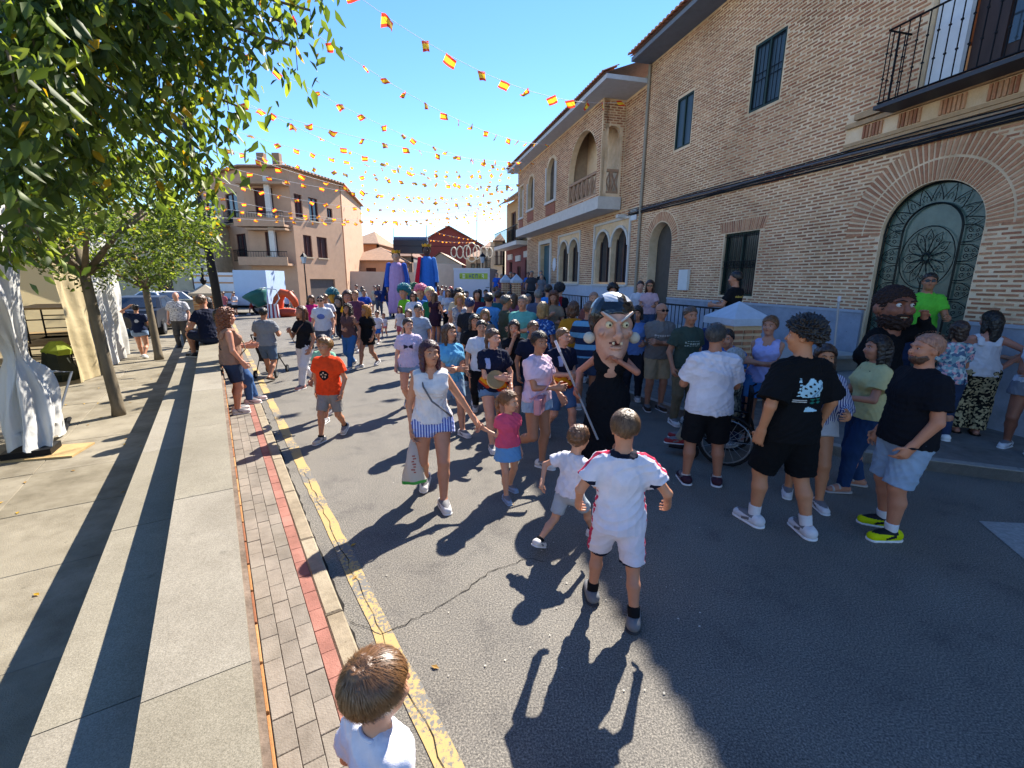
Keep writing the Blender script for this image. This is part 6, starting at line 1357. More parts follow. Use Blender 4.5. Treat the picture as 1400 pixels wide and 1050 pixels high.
# ================================================================== PEOPLE AND PROPS
def FH(px, pyf, pyh, z=0.0):
    g = G(px, pyf, z); lo_, hi_ = .6, 2.4
    for _ in range(40):
        m_ = (lo_+hi_)/2; c = CR @ (np.array([g[0], g[1], z+m_])-[0, 0, CAMH])
        if 525-FPX*c[1]/c[2] > pyh: lo_ = m_
        else: hi_ = m_
    return (g[0], g[1], z), lo_
SK = ['#b98468', '#a8745a', '#c4917a', '#9c6a50']
WHITE, BLACK, NAVY = '#c6c4cc', '#141519', '#171c30'
DEN, LDEN, DDEN = '#456287', '#8da3bb', '#24354f'
def strapline(I, name, m, pts, r=.012):
    mm = MB(); mm.tube([Vector(p) for p in pts], r, 6); return mm.build(name, m, I['root'])
def crossbody(I, m, side=1):
    u = I['u']; up = I['up']; s = side; z1 = I['shz']; pz = I['pel'][2]
    P = [up((s*.06*u, .0, z1+.03*u)), up((s*.045*u, .095*u, z1-.05*u)), up((-s*.0*u, .122*u, z1-.13*u)), up((-s*.06*u, .12*u, pz+.10*u)), up((-s*.115*u, .04*u, pz+.03*u)), up((-s*.115*u, -.03*u, pz+.04*u)), up((-s*.03*u, -.085*u, z1-.16*u)), up((s*.05*u, -.065*u, z1-.03*u)), up((s*.06*u, .0, z1+.03*u))]
    return strapline(I, 'bag_strap', m, P, .009)
# ---------- foreground boy
q = AT(512, 942, 1.08); I = person('boy with light brown hair and white T-shirt seen from behind at the bottom edge', (q[0], q[1], .12), (q[2]-.12)/.913, 42, ('tee', '#cfcdd6'), ('shorts', '#39425c'), ('fringe', '#5a3e26'), skin='#c08d70', L='relax', R='relax', head=(8, 4), res=.0075, seed=3)
strands(I, 9000, [mat('strand_brown', '#6b4a2b', .38, .45, 30, spec=.6)], .34, np.random.default_rng(4))
# ---------- boy in football kit
def kit_shirt(c, n):
    mi = np.zeros(len(c), np.int32); ax = np.abs(c[:, 0]); mi[(ax > .06) & (np.abs(c[:, 1]+.01) < .011) & (n[:, 2] > .1)] = 1; mi[(c[:, 2] > .803) & (ax < .06)] = 2; mi[(ax > .10) & (c[:, 2] < .688) & (np.abs(n[:, 2]) < .9) & (c[:, 2] > .668) & (ax > .118)] = 2; return mi
def kit_short(c, n):
    mi = np.zeros(len(c), np.int32); mi[(np.abs(n[:, 0]) > .88) & (np.abs(c[:, 0]) > .09)] = 1; mi[c[:, 2] < .292] = 2; return mi
KM = [cloth('#cbc9d4'), cloth('#b8304e'), cloth('#161a2b')]
ps, h = FH(838, 833, 563); I = person('boy in white football kit with navy trim walking away beside smaller boy', ps, h, 8, ('tee', KM, {'paint': kit_shirt, 'hem': .05, 'loose': .022}), ('shorts', KM, {'paint': kit_short, 'len': .86, 'loose': .022}), ('short', '#553c26'), ('sneaker', '#6d7074'), skin='#b57f62', L=(.28, .30, -.80), R=(.42, .32, -.72), legs=((-.10, .06, 0), (.085, -.10, 0)), head=(-4, -8), res=.0068, sock=(BLACK, .26), sole='#3b3d40', seed=7)
strands(I, 2500, [mat('strand_fair', '#6a4d32', .4, .4, 30, spec=.6)], .16, np.random.default_rng(8))
# ---------- little running boy
ps, h = FH(776, 742, 574); I = person('little boy in white T-shirt and light denim shorts running to the right', ps, h, 48, ('tee', WHITE), ('shorts', '#98a3ad', {'len': .8}), ('fringe', '#5b3c25'), ('sneaker', '#cfcac6'), skin='#bd8a6d', L=(.2, -.55, -.55), R=(.2, .5, -.55), legs='run2', lean=10, head=(-5, 0), res=.0085, sock=(BLACK, .14), seed=9)
strands(I, 2500, [mat('strand_brown', '#6b4a2b', .38, .45, 30, spec=.6)], .2, np.random.default_rng(9))
# ---------- woman in white top and girl in pink
MS = stripes('blue_white_stripe', '#4c5a9a', '#b9c0da', 38, 'X', .55)
ps, h = FH(594, 680, 463); wrp = Vector(AT(655, 583, 4.42)); 
I = person('woman with dark red hair in white top and blue striped shorts carrying a bag', ps, h, 168, ('tank', '#cdc8c8', {'loose': .02, 'strap': .045, 'hem': .0}), ('hot', MS, {'loose': .03, 'len': .5}), ('long', '#3a1626'), ('sneaker', '#cfcdcc'), skin='#b17c60', sex='f', L=('w', wrp.x-.03, wrp.y, wrp.z+.05, (.3, -1, -.3)), R=(.10, .1, -.96), legs='walk', head=(-18, 8), res=.0085, seed=11)
crossbody(I, mat('strap_grey', '#5c5a5e', .6, .1, 9), 1)
wR = I['w'](I['arms'][1][2]); bag = thing('shopping_bag', wR+[0, 0, -.09], 'white plastic shopping bag with green bottom in the woman\'s hand', 'bag', R_(15))
n = 20; prof = [(0, .015, .012), (-.06, .03, .02), (-.14, .055, .03), (-.24, .075, .045), (-.36, .10, .06), (-.44, .115, .065), (-.475, .11, .055), (-.485, .05, .02)]
def bagpart(k0, k1, nm, m):
    v = []
    for z, w, d_ in prof[k0:k1+1]:
        for j in range(n): a = 2*math.pi*j/n; f = 1+.14*math.sin(5*a+z*20); v.append((w*f*math.cos(a), d_*f*math.sin(a), z))
    mm = MB(); mm.add(v, [(i*n+j, i*n+(j+1) % n, (i+1)*n+(j+1) % n, (i+1)*n+j) for i in range(k1-k0) for j in range(n)]+([tuple((k1-k0)*n+j for j in range(n))] if k1 == 7 else [])); mm.build(nm, m, bag, True)
bagpart(0, 5, 'bag_body', canvas('bag_white', '#cfcbc6', .4)); bagpart(5, 7, 'green_bottom', canvas('bag_green', '#3fae54', .3))
mm = MB()
for k in range(7): mm.box((.01*math.sin(k*2.2), -.062-.012*(k/7), -.17-k*.028), (.03+.012*math.sin(k*3), .004, .012), .3*math.sin(k))
mm.build('red_print', mat('bag_print', '#a05a52', .7, .1, 9), bag)
ps, h = FH(694, 676, 534); hn = wrp
I2 = person('small girl in pink top and denim skirt holding the woman\'s hand', ps, h, 150, ('tee', '#c94d68', {'slv': .35, 'hem': .0}), ('skirt', '#5f8fbb', {'skirt': (.13, .135)}), ('pony', '#6d4526'), ('sneaker', '#7f93ad'), skin='#bd8a6d', sex='f', R=('w', hn.x+.06, hn.y+.0, hn.z-.03, (.4, -.6, -.6)), L='down', legs='offset2', head=(-35, 0), res=.0085, sole='#8fa3bd', seed=12)
# ---------- girl in pale pink T-shirt with pink bag
ps, h = FH(732, 640, 455); I = person('teenage girl in pale pink T-shirt with pink bag, one foot lifted behind', ps, h, 132, ('tee', '#c9aebf', {'loose': .024, 'hem': .0}), ('hot', LDEN, {'loose': .022}), ('bun', '#241712'), ('sneaker', '#cfcdc9'), skin='#a06e54', sex='f', R='belly', L=(.18, .35, -.80), legs=((-.05, .02, 0), (.05, -.17, .13)), head=(20, 0), res=.0085, seed=13)
crossbody(I, mat('strap_pink', '#b98a92', .6, .1, 9), -1)
p = I['w'](I['up']((.10*I['u'], .09*I['u'], I['pel'][2]+.01*I['u']))); hb = thing('handbag', p, 'dusty pink rectangular handbag hanging at the girl\'s hip', 'handbag', R_(-132+25)); mm = MB(); mm.box((0, .02, -.02), (.25, .08, .19)); o = mm.build('bag_body', mat('bag_pink', '#b57f88', .5, .1, 14), hb); o.modifiers.new('b', 'BEVEL').width = .015
mm = MB(); mm.box((0, .064, .03), (.252, .006, .085)); mm.build('flap', mat('bag_flap', '#a87079', .5, .1, 14), hb)
# ---------- orange boy
def orange_print(c, n):
    r = np.hypot(c[:, 0], (c[:, 2]-.645)); mi = np.zeros(len(c), np.int32); f = n[:, 1] > .3; mi[f & (r < .047)] = 1; mi[f & (r < .030) & (np.sin(np.arctan2(c[:, 2]-.645, c[:, 0])*5) > .2)] = 2; mi[f & (r < .012)] = 1; return mi
ps, h = FH(456, 598, 460); I = person('boy in bright orange T-shirt with round black print walking on the road', ps, h, 186, ('tee', [cloth('#d8421c'), cloth(BLACK), cloth('#c9a58f')], {'paint': orange_print, 'loose': .024, 'hem': .03}), ('shorts', '#85827f', {'len': .85}), ('quiff', '#6e4a28'), ('sneaker', '#b9b3aa'), skin='#b07a5c', L=(.12, .12, -.93), R=(.18, -.12, -.93), legs='walk2', head=(12, 6), res=.009, sock=(BLACK, .13), seed=14)
strands(I, 1800, [mat('strand_gold', '#a57c45', .4, .4, 30, spec=.6)], .2, np.random.default_rng(10))
ps, h = byhead(440, 456, 7.0, 0); person('boy in mint green T-shirt half hidden behind the orange one', ps, min(h, 1.5), 190, ('tee', '#7fb39a'), ('shorts', '#333a4a'), ('short', '#2b1c14'), skin=SK[1], legs='walk', L='bent', res=.012)
# ---------- left side spectators
p = G(266, 492, .87); sp = TN(11.2, -.14, .58); f0 = rot(-78)
I = person('man in navy T-shirt sitting on the wall cap, head turned to the street', (sp.x, sp.y, .58), 1.76, -70, ('tee', NAVY, {'loose': .02}), ('shorts', '#20283c', {'len': .9}), ('short', '#5d4330'), ('sneaker', '#26272b'), skin='#b27a5e', sit=(.29, ((-.10, .42, .07), (.12, .40, .07))), L=(.1, .45, -.55), R=(.25, -.25, -.75), head=(75, 0), lean=8, res=.010, seed=15, g=1.08)
sp = TN(12.1, -.12, .58); person('dark-haired person in black sitting next to the navy man on the wall', (sp.x, sp.y, .58), 1.6, -70, ('tee', BLACK), ('trousers', '#22242c'), ('long', '#17110f'), ('sneaker', '#26272b'), skin=SK[1], sex='f', sit=(.29, ((-.10, .42, .07), (.12, .40, .07))), L='relax', R='relax', head=(30, 0), res=.014)
ps, h = FH(334, 571, 437, .12); sp = TN(8.15, .12, .12); I = person('woman with curly auburn hair, brown sleeveless top and navy shorts by the wall', (sp.x, sp.y, .12), 1.6, 50, ('tank', '#8d6c5b', {'strap': .04, 'loose': .022, 'hem': .03}), ('shorts', '#2b3850', {'len': .8}), ('curlylong', '#6b3a1e'), ('sneaker', '#c6c0bb'), skin='#b9826a', sex='f', L='bent', R=(.12, .25, -.9), legs='stand', g=1.2, res=.010, seed=16)
crossbody(I, mat('strap_dark', '#2d2320', .6, .1, 9), -1)
sp = TN(8.75, .13, .12); I = person('woman in white top and jeans leaning on the wall beyond the auburn woman', (sp.x, sp.y, .12), 1.62, 62, ('tank', WHITE), ('trousers', '#34527e'), ('bob', '#1b1512'), ('sneaker', '#c9b3b0'), skin=SK[0], sex='f', L='bent', R='bent', legs=((-.06, .17, 0), (.06, .12, 0)), lean=-6, res=.012)
# man with pushchair
ps, h = FH(370, 519, 421); I = person('man in grey T-shirt pushing a pushchair away from the camera', ps, max(1.6, h), -8, ('tee', '#7f8288', {'loose': .025}), ('shorts', '#53657d', {'len': .85}), ('short', '#17110f'), ('sandal', '#1d1d20'), skin='#ab775c', L='bent', R='bent', legs='walk', res=.010, seed=17, g=1.05)
pc = thing('pushchair', (ps[0]-.22, ps[1]+.45, 0), 'black folding pushchair in front of the man in grey', 'pushchair', R_(8)); PB = mat('pram_black', '#17181c', .7, .1, 9)
mm = MB(); mm.tube([(-.2, -.35, .98), (-.2, -.1, .55), (-.2, .4, .12)], .014, 6); mm.tube([(.2, -.35, .98), (.2, -.1, .55), (.2, .4, .12)], .014, 6); mm.tube([(-.2, -.35, .98), (.2, -.35, .98)], .016, 6); mm.tube([(-.2, .05, .5), (-.2, -.3, .1)], .012, 6); mm.tube([(.2, .05, .5), (.2, -.3, .1)], .012, 6); mm.build('frame', PB, pc)
mm = MB(); mm.hexa([(-.18, -.1, .35), (.18, -.1, .35), (.18, .25, .38), (-.18, .25, .38), (-.18, -.12, .45), (.18, -.12, .45), (.18, .27, .46), (-.18, .27, .46)]); mm.hexa([(-.18, -.12, .45), (.18, -.12, .45), (.18, -.06, .45), (-.18, -.06, .45), (-.17, -.3, .92), (.17, -.3, .92), (.17, -.25, .93), (-.17, -.25, .93)]); mm.build('seat', mat('pram_grey', '#2b2d33', .9, .1, 9), pc)
for x in (-.22, .22):
    for y in (-.3, .42): wheel(pc, (x, y, .09), .09, .035, math.pi/2)
# parade people in the middle distance, left to right
def crowd(label, px, py, Y_, az, top, bot, hair, sex='m', z=0.0, **k):
    ps, h = byhead(px, py, Y_, z, k.pop('hmin', 1.5 if 'kid' not in k else .9), k.pop('hmax', 1.9)); k.pop('kid', 0)
    return person(label, ps, h, az, top, bot, hair, k.pop('shoe', ('sneaker', '#b9b7b6')), sex=sex, skin=k.pop('skin', random.choice(SK)), res=k.pop('res', .014 if Y_ < 13 else (.02 if Y_ < 22 else .028)), **k)
ps, h = FH(422, 528, 417); I = person('woman in black T-shirt and white trousers looking down at her phone', ps, h, 205, ('tee', '#16171d'), ('trousers', '#c9c7cc', {'leg': .018}), ('long', '#4d2b1a'), ('sneaker', '#b9837a'), skin=SK[1], sex='f', L='relax', R='phone', legs='walk', head=(0, 14), res=.010, seed=18)
crossbody(I, mat('strap_brown', '#7a5a48', .6, .1, 9), -1)
crowd('man in white T-shirt with blue print and sunglasses behind the woman in white trousers', 438, 403, 12.0, 172, ('tee', [cloth('#c6c8d0'), cloth('#5a6fb0')], {'paint': lambda c, n: ((np.hypot(c[:, 0], (c[:, 2]-.69)*1.4) < .055) & (n[:, 1] > .3)).astype(np.int32)}), ('shorts', '#4a5060'), ('short', '#3a2a20'), legs='walk', glasses=True, res=.012)
crowd('person in hot pink top partly behind the man with sunglasses', 425, 403, 14.5, 160, ('tee', '#c22a6e'), ('trousers', DEN), ('bob', '#4a3020'), 'f', legs='walk2')
crowd('young man in plain white T-shirt behind the man with sunglasses', 444, 401, 14.5, 170, ('tee', WHITE), ('trousers', '#6f8fb0'), ('short', '#6a4a30'), legs='walk')
ps, h = FH(481, 503, 415); I = person('woman in brown top and jeans with dark curly hair walking forward', ps, h, 192, ('tank', '#5a4140', {'strap': .05, 'hem': .02}), ('trousers', '#2f5c92', {'leg': .014}), ('curlylong', '#1f1512'), ('sneaker', '#c2bfba'), skin=SK[1], sex='f', L=(.3, .1, -.9), R='belly', legs='walk', head=(0, 16), res=.011, seed=19)
ps, h = FH(505, 501, 417); I = person('woman with long curly blonde hair in a short black dress', ps, h, 205, ('tee', '#121317', {'skirt': (.14, .12), 'loose': .022}), ('none', BLACK), ('curlylong', '#a9702c'), ('sneaker', '#c9c7c5'), skin='#a06e54', sex='f', L='relax', R='phone', legs='walk2', head=(10, 16), res=.011, seed=20)
crowd('man in plum T-shirt walking behind the woman in the black dress', 485, 396, 14.0, 180, ('tee', '#5d3548', {'slv': .35}), ('shorts', '#2b3038'), ('short', '#7a5a3a'), legs='walk', g=1.1, res=.014)
ps, h = FH(518, 470, 424); person('small boy in white T-shirt and blue shorts hand in hand with small girl', ps, h, 190, ('tee', WHITE), ('shorts', '#2a63b0'), ('short', '#1b1210'), ('sneaker', '#c9c7c5'), skin=SK[0], legs='walk', res=.014)
ps, h = FH(526, 461, 428); person('small girl in white T-shirt and pink shorts with reddish hair', ps, h, 185, ('tee', '#cbc4cc'), ('hot', '#d0657a'), ('pony', '#8f4d24'), ('sneaker', '#c9c7c5'), skin=SK[2], sex='f', legs='walk2', res=.014)
# centre column of marchers
crowd('woman in white T-shirt and sunglasses in the middle of the parade', 565, 398, 14.5, 178, ('tee', WHITE, {'loose': .025}), ('shorts', LDEN), ('long', '#2c1a14'), 'f', legs='walk', glasses=True, res=.014)
crowd('young man in pale grey T-shirt with dark hair, hand hanging, before the white-shirted woman', 571, 415, 10.3, 172, ('tee', '#9aa3b2', {'loose': .025}), ('shorts', '#39485f'), ('short', '#120d0c'), legs='walk', res=.012)
crowd('small girl in pale top beside the pale grey T-shirt', 558, 419, 12.0, 180, ('tee', '#b9c2cf'), ('hot', '#8da3bb'), ('long', '#5a3c24'), 'f', kid=1, hmax=1.45, legs='walk2')
ps, h = FH(563, 560, 433); I = person('girl in lilac T-shirt with dark bow print and denim shorts', ps, max(h, 1.42), 172, ('tee', [cloth('#b9aec8'), cloth('#2a2c40')], {'paint': lambda c, n: ((np.abs(np.abs(c[:, 0])-.025) < .022) & (np.abs(c[:, 2]-.70) < .008+np.abs(c[:, 0])*.35) & (n[:, 1] > .3)).astype(np.int32), 'loose': .02}), ('hot', '#7088a4'), ('pony', '#2a1912'), ('sneaker', '#c9c7c5'), skin=SK[2], sex='f', L='relax', R='relax', legs='walk', head=(-25, 0), res=.010, seed=21)
ps, h = byhead(614, 441, 6.4); I = person('woman with very long brown hair and light blue T-shirt behind the woman in white', ps, min(h, 1.62), 150, ('tee', '#5b9cc4'), ('shorts', '#7c94ad'), ('long', '#3f2718'), ('sneaker', '#c9c7c5'), skin=SK[0], sex='f', L='belly', R='belly', legs='walk', head=(-15, 5), res=.010, seed=22)
def sash(c, n):
    z = .545+c[:, 0]*.35+.012*np.sin(c[:, 0]*60); d = np.abs(c[:, 2]-z); mi = np.zeros(len(c), np.int32); f = n[:, 1] > -.1; mi[f & (d < .042)] = 1; mi[f & (d < .018)] = 2; mi[(n[:, 1] > .2) & (c[:, 0] > .05) & (c[:, 0] < .085) & (c[:, 2] > .68) & (c[:, 2] < .76)] = 3; return mi
SM = [cloth('#141a30'), cloth('#b33a1c'), cloth('#d88f1e'), cloth('#8f9ac0')]
ps, h = byhead(674, 438, 5.9); I = person('girl in navy T-shirt with flame-coloured sash holding a small drum', ps, min(max(h, 1.4), 1.6), 160, ('tee', SM, {'paint': sash, 'loose': .024}), ('hot', '#5f7c9d', {'loose': .022}), ('pony', '#4a2f1c'), ('sneaker', '#c9c7c5'), skin=SK[2], sex='f', R='belly', L=(.12, .3, -.8), legs='walk2', head=(-22, 0), res=.010, seed=23)
p = I['w'](I['up']((.02, .17, I['pel'][2]+.13))); dr_ = thing('hand_drum', p, 'small pale hand drum held by the girl in navy', 'drum'); mm = MB(); mm.lathe((0, 0, -.04), [(.11, 0), (.115, .02), (.115, .06), (.11, .08)], 16); o = mm.build('drum_shell', mat('drum_cream', '#cdbf9c', .6, .1, 9), dr_); o.rotation_euler = (R_(60), 0, .3)
mm = MB(); mm.tube2((0, 0, 0), [(.118, .03), (.122, .04), (.118, .05)], 16); o = mm.build('rim', mat('drum_rim', '#8a7a55', .5, .1, 9), dr_); o.rotation_euler = (R_(60), 0, .3)
crowd('boy in white T-shirt and black trousers left of the drum girl', 658, 436, 7.3, 170, ('tee', WHITE), ('trousers', '#15161b'), ('short', '#120d0c'), kid=1, hmax=1.6, legs='walk', res=.011)
crowd('girl with long black hair and black top behind the white-shirted boy', 648, 429, 8.2, 160, ('tee', BLACK), ('shorts', '#26272c'), ('long', '#120d0c'), 'f', kid=1, hmax=1.65, legs='walk2', res=.012)
crowd('small fair-haired woman looking over the white-shirted boy', 663, 424, 9.2, 175, ('tee', '#7a6a5e'), ('trousers', DDEN), ('bob', '#7a5a38'), 'f', res=.012, hmax=1.6)
crowd('girl in black top raising a hand to her mouth', 703, 433, 7.2, 185, ('tee', '#17171c'), ('shorts', '#30323a'), ('long', '#2a1912'), 'f', kid=1, hmax=1.6, R='mouth', L='relax', legs='walk', res=.011)
crowd('boy in navy T-shirt with short fair-topped hair between the two girls', 729, 427, 6.9, 165, ('tee', NAVY), ('shorts', DDEN), ('short', '#5b4026'), kid=1, hmax=1.62, legs='walk2', L='bent', res=.010)
ps, h = byhead(770, 431, 6.1); I = person('boy in navy T-shirt with flame-coloured sash right of the pale pink girl', ps, min(max(h, 1.4), 1.6), 148, ('tee', SM, {'paint': sash, 'loose': .024}), ('shorts', '#43618a', {'len': .85}), ('short', '#6a4a2c'), ('sneaker', '#c9c7c5'), skin=SK[2], R='belly', L='belly', legs='walk', head=(-10, 0), res=.010, seed=24)
# spectators on the right of the column
crowd('broad man in navy and pale blue striped polo seen from behind', 806, 413, 7.2, 12, ('polo', stripes('polo_stripe', '#1f2a44', '#5f93b8', 5.5, 'Z', .55)), ('shorts', '#30405c'), ('buzz', '#5a4336'), z=.13, g=1.12, L='bent', R='bent', res=.011, hmax=1.85)
crowd('woman with brown hair in mustard top seen from behind', 784, 414, 8.0, 15, ('tee', '#a87420'), ('trousers', '#55606c'), ('bob', '#4b3122'), 'f', z=.13, res=.012)
crowd('woman with blonde bob and blue floral top seen from behind', 742, 415, 8.3, 25, ('tee', spots('blue_floral', ('#1f3f78', '#2d5a9c', '#8fa8c8', '#27407a'), 34)), ('trousers', '#3a5688'), ('bob', '#8a6d44'), 'f', res=.012)
crowd('smiling man in turquoise T-shirt with crossed arms', 715, 396, 9.0, 195, ('tee', '#5fa39a', {'loose': .024}), ('shorts', '#4a5568'), ('buzz', '#6a6058'), L='cross', R='cross', g=1.15, res=.011, hmax=1.9)
crowd('man in dark green shirt with crossbody bag facing right', 691, 397, 9.6, 70, ('long', '#3d463c'), ('trousers', '#8b95a5'), ('short', '#4a4440'), L='bent', R='bent', res=.012, hmax=1.88)
def xprint(c, n):
    x, z = c[:, 0], c[:, 2]-.70; return ((n[:, 1] < -.3) & (np.abs(np.abs(x)-np.abs(z)) < .012) & (np.abs(x) < .045)).astype(np.int32)
crowd('man in light blue T-shirt with black cross print on the back', 668, 391, 10.4, 5, ('tee', [cloth('#4f8fc9'), cloth(BLACK)], {'paint': xprint, 'loose': .025}), ('shorts', '#30405c'), ('short', '#241a15'), L='bent', R='bent', res=.011, hmax=1.9)
crowd('person in navy cap and charcoal T-shirt seen from behind', 642, 408, 9.4, 15, ('tee', '#22242b'), ('trousers', '#2a2c33'), ('short', '#1f2c55'), L='bent', R='bent', res=.012)
crowd('woman in long pale floral dress facing the camera', 628, 399, 11.0, 172, ('tank', spots('pale_floral', ('#a89f97', '#8a8894', '#b9b0a6', '#6d7684'), 26), {'skirt': (.42, .17), 'strap': .04}), ('none', BLACK), ('bob', '#9a6f3d'), 'f', L='bent', R='relax', legs='walk', res=.013)
crowd('dark-haired man in cream shirt behind the floral dress', 627, 390, 13.0, 175, ('tee', '#b9a98c'), ('trousers', DDEN), ('afro', '#120d0c'), R='bent')
crowd('man in teal jacket behind the dark green shirt', 681, 391, 12.5, 20, ('long', '#1f4f58'), ('trousers', '#2b2f3a'), ('short', '#3b2c22'))
crowd('woman with long dark hair in maroon top behind the navy cap', 652, 394, 13.2, 170, ('tee', '#5a2b3a'), ('trousers', DDEN), ('long', '#1a1210'), 'f')
crowd('man in grey T-shirt with grey hair left of the stair pillars', 736, 397, 11.0, 10, ('tee', '#50556a'), ('trousers', '#3a4050'), ('short', '#6e6a66'), z=.13, hmax=1.88)
crowd('man in sky blue T-shirt facing the terrace', 750, 388, 12.0, 5, ('tee', '#3f86cf', {'loose': .025}), ('trousers', '#3a4050'), ('short', '#241a15'), z=.13, hmax=1.95, R='bent')
crowd('woman in beige top with wavy brown hair before the terrace wall', 757, 400, 10.6, 190, ('tee', '#85725f'), ('trousers', '#6f6a66'), ('curlylong', '#5a3420'), 'f', z=.13, L='bent', R='phone')
crowd('person with red vest and dark helmet beside the terrace', 765, 389, 12.6, 25, ('tee', [cloth('#8d2026'), cloth('#1c1d24')], {'paint': lambda c, n: (np.abs(c[:, 0]) > .06).astype(np.int32)}), ('trousers', DDEN), ('afro', '#16161b'), z=.13, hmax=1.95)
# ---------- far crowd around the giants
FC = [('person in navy top and blue shorts near the pink giant', 531, 389, 27, '#1c2440', '#2f4b86', '#3a251a', 'f'), ('person in royal blue T-shirt left of the pink giant', 497, 396, 19, '#1f46a0', '#2a3a60', '#4a3626', 'm'), ('tall person in grey at the beige wall', 487, 388, 30, '#565a5e', '#3a3d42', '#2a1c14', 'm'), ('person in white top near the beige wall', 495, 391, 26, '#b9b9bb', '#6a7486', '#4b3a2a', 'f'),
      ('person in dark blue top by the beige wall', 517, 390, 28, '#2a3558', '#444a58', '#1c1410', 'f'), ('person in cream top beside the beige wall', 512, 390, 29, '#a89c86', '#5a5f68', '#1c1410', 'm'), ('woman in dark purple dress between the giants and the lorry', 594, 400, 15.5, '#2d1c2c', None, '#5a3c24', 'f'), ('man in white shirt and dark jeans behind the purple dress', 603, 392, 21, '#b4b8c4', '#26334e', '#3a2a20', 'm'),
      ('woman in white top and black shorts left of the floral dress', 612, 392, 18, '#b9bccc', '#15161a', '#6a4a30', 'f'), ('person in striped top behind the floral dress', 617, 391, 19.5, '#8a8076', '#20222a', '#2a1c14', 'f'), ('person with red head scarf left of the lorry', 616, 384, 26, '#a83a3e', '#3a3d42', '#b3262e', 'f'), ('person in pale blue shirt left of the lorry', 609, 385, 28, '#8fa3c4', '#3a4a68', '#2a1c14', 'm'),
      ('person in rust top at the pale boundary wall', 598, 384, 32, '#8a3b30', '#3a3d42', '#2a1c14', 'f'), ('person in grey shirt at the pale boundary wall', 604, 382, 34, '#7c7f86', '#3a3d42', '#3a2a20', 'm'), ('person in dark top in front of the lorry', 637, 391, 17, '#2b2630', '#26334e', '#4a3a30', 'm'), ('person in teal top beside the lorry', 655, 388, 18, '#1f6a70', '#2b2f3a', '#17110f', 'f'),
      ('person in black top at the right corner of the lorry', 664, 386, 19, '#191a20', '#26334e', '#17110f', 'm'), ('person in violet top right of the lorry', 683, 385, 21, '#4a3a78', '#3a3d42', '#2a1c14', 'f'), ('person in cream shirt right of the lorry', 675, 384, 24, '#b5a78a', '#4a4d52', '#5a4632', 'm'), ('person in pink top right of the lorry', 679, 381, 28, '#b9808c', '#3a4a68', '#4a3020', 'f'),
      ('person in white shirt far down the street', 672, 379, 33, '#bdbab5', '#565a62', '#3a2a20', 'm'), ('person in ochre top far down the street', 684, 379, 35, '#a98548', '#3a3d42', '#2a1c14', 'f'), ('small child in white by the white-shirted woman', 546, 404, 16, '#b9b5bb', '#a85a6a', '#5a3c24', 'f'), ('girl in black T-shirt left of the lorry tail', 633, 398, 14, '#1b1c22', '#3d4d68', '#2a1c14', 'f'), ('man in olive T-shirt near the navy cap', 633, 404, 12.2, '#4b4a34', '#33363c', '#2a1c14', 'm'),
      ('woman in maroon shorts and white top behind the teal jacket', 697, 392, 14.5, '#b0adb4', '#6a2a34', '#2a1c14', 'f'), ('tall man in mid blue shirt behind the teal jacket', 687, 386, 16, '#3a5f96', '#2b2f3a', '#2a1c14', 'm'), ('woman in rose top behind the turquoise man', 703, 391, 13.5, '#a8616e', '#3a3d42', '#5a3c24', 'f'), ('man in white polo behind the turquoise man', 722, 391, 14, '#b4b4b8', '#3a4050', '#6e6a66', 'm')]
for k, (lb, px, py, Y_, tc, bc, hc_, sx_) in enumerate(FC):
    rr_ = random.Random(k); top = ('tee', tc) if bc else ('tank', tc, {'skirt': (.16, .12), 'strap': .06})
    crowd(lb, px, py, Y_, 180+rr_.uniform(-40, 40) if k % 3 else rr_.uniform(-40, 40), top, (('shorts' if k % 2 else 'trousers'), bc) if bc else ('none', BLACK), (('long' if sx_ == 'f' else 'short'), hc_), sx_, legs=rr_.choice(('stand', 'walk', 'walk2', 'offset')), L=rr_.choice(('relax', 'bent', 'down')), R=rr_.choice(('relax', 'bent', 'down')), hmax=1.82, kid=1 if 'child' in lb else 0) if 'child' not in lb else crowd(lb, px, py, Y_, 180, top, ('shorts', bc), ('long', hc_), sx_, legs='walk', kid=1, hmax=1.3, hmin=1.1)
# terrace crowd (standing on the raised terrace)
def onter(px, s, o): return FW(s, .91, o)
TC = [('person in royal blue standing at the teal door', 21.0, 1.2, '#2a5fae', '#262a34', 'm', 1.72, 190), ('seated-looking person in blue T-shirt on the terrace by the railing', 18.5, 2.5, '#3a6cb8', '#30353f', 'm', 1.5, 200), ('man in black at the door frame on the terrace', 20.2, .7, '#1a1b20', '#2a2d36', 'm', 1.8, 210), ('woman in grey near the first twin window', 17.2, 1.6, '#6a6d76', '#3a3d46', 'f', 1.58, 200), ('person in brown at the first twin window', 19.3, 1.6, '#6a5240', '#33363f', 'f', 1.62, 170), ('man in slate shirt deep on the terrace', 22.3, 1.9, '#3c4658', '#2a2d36', 'm', 1.74, 200), ('woman in plum by the terrace stairs', 21.6, 2.6, '#5a3550', '#33363f', 'f', 1.6, 210), ('person in cobalt T-shirt at the terrace stairs', 23.4, 2.5, '#2456b4', '#2a2d36', 'm', 1.7, 190), ('woman in cream at the far end of the terrace', 24.2, 1.6, '#b5a890', '#4a4d56', 'f', 1.6, 180), ('person in dark green by the plaque', 19.9, 2.3, '#27402f', '#2a2d36', 'm', 1.66, 215), ('man in charcoal shirt with back to the plinth', 16.2, 2.4, '#33353c', '#26282f', 'm', 1.7, 200)]
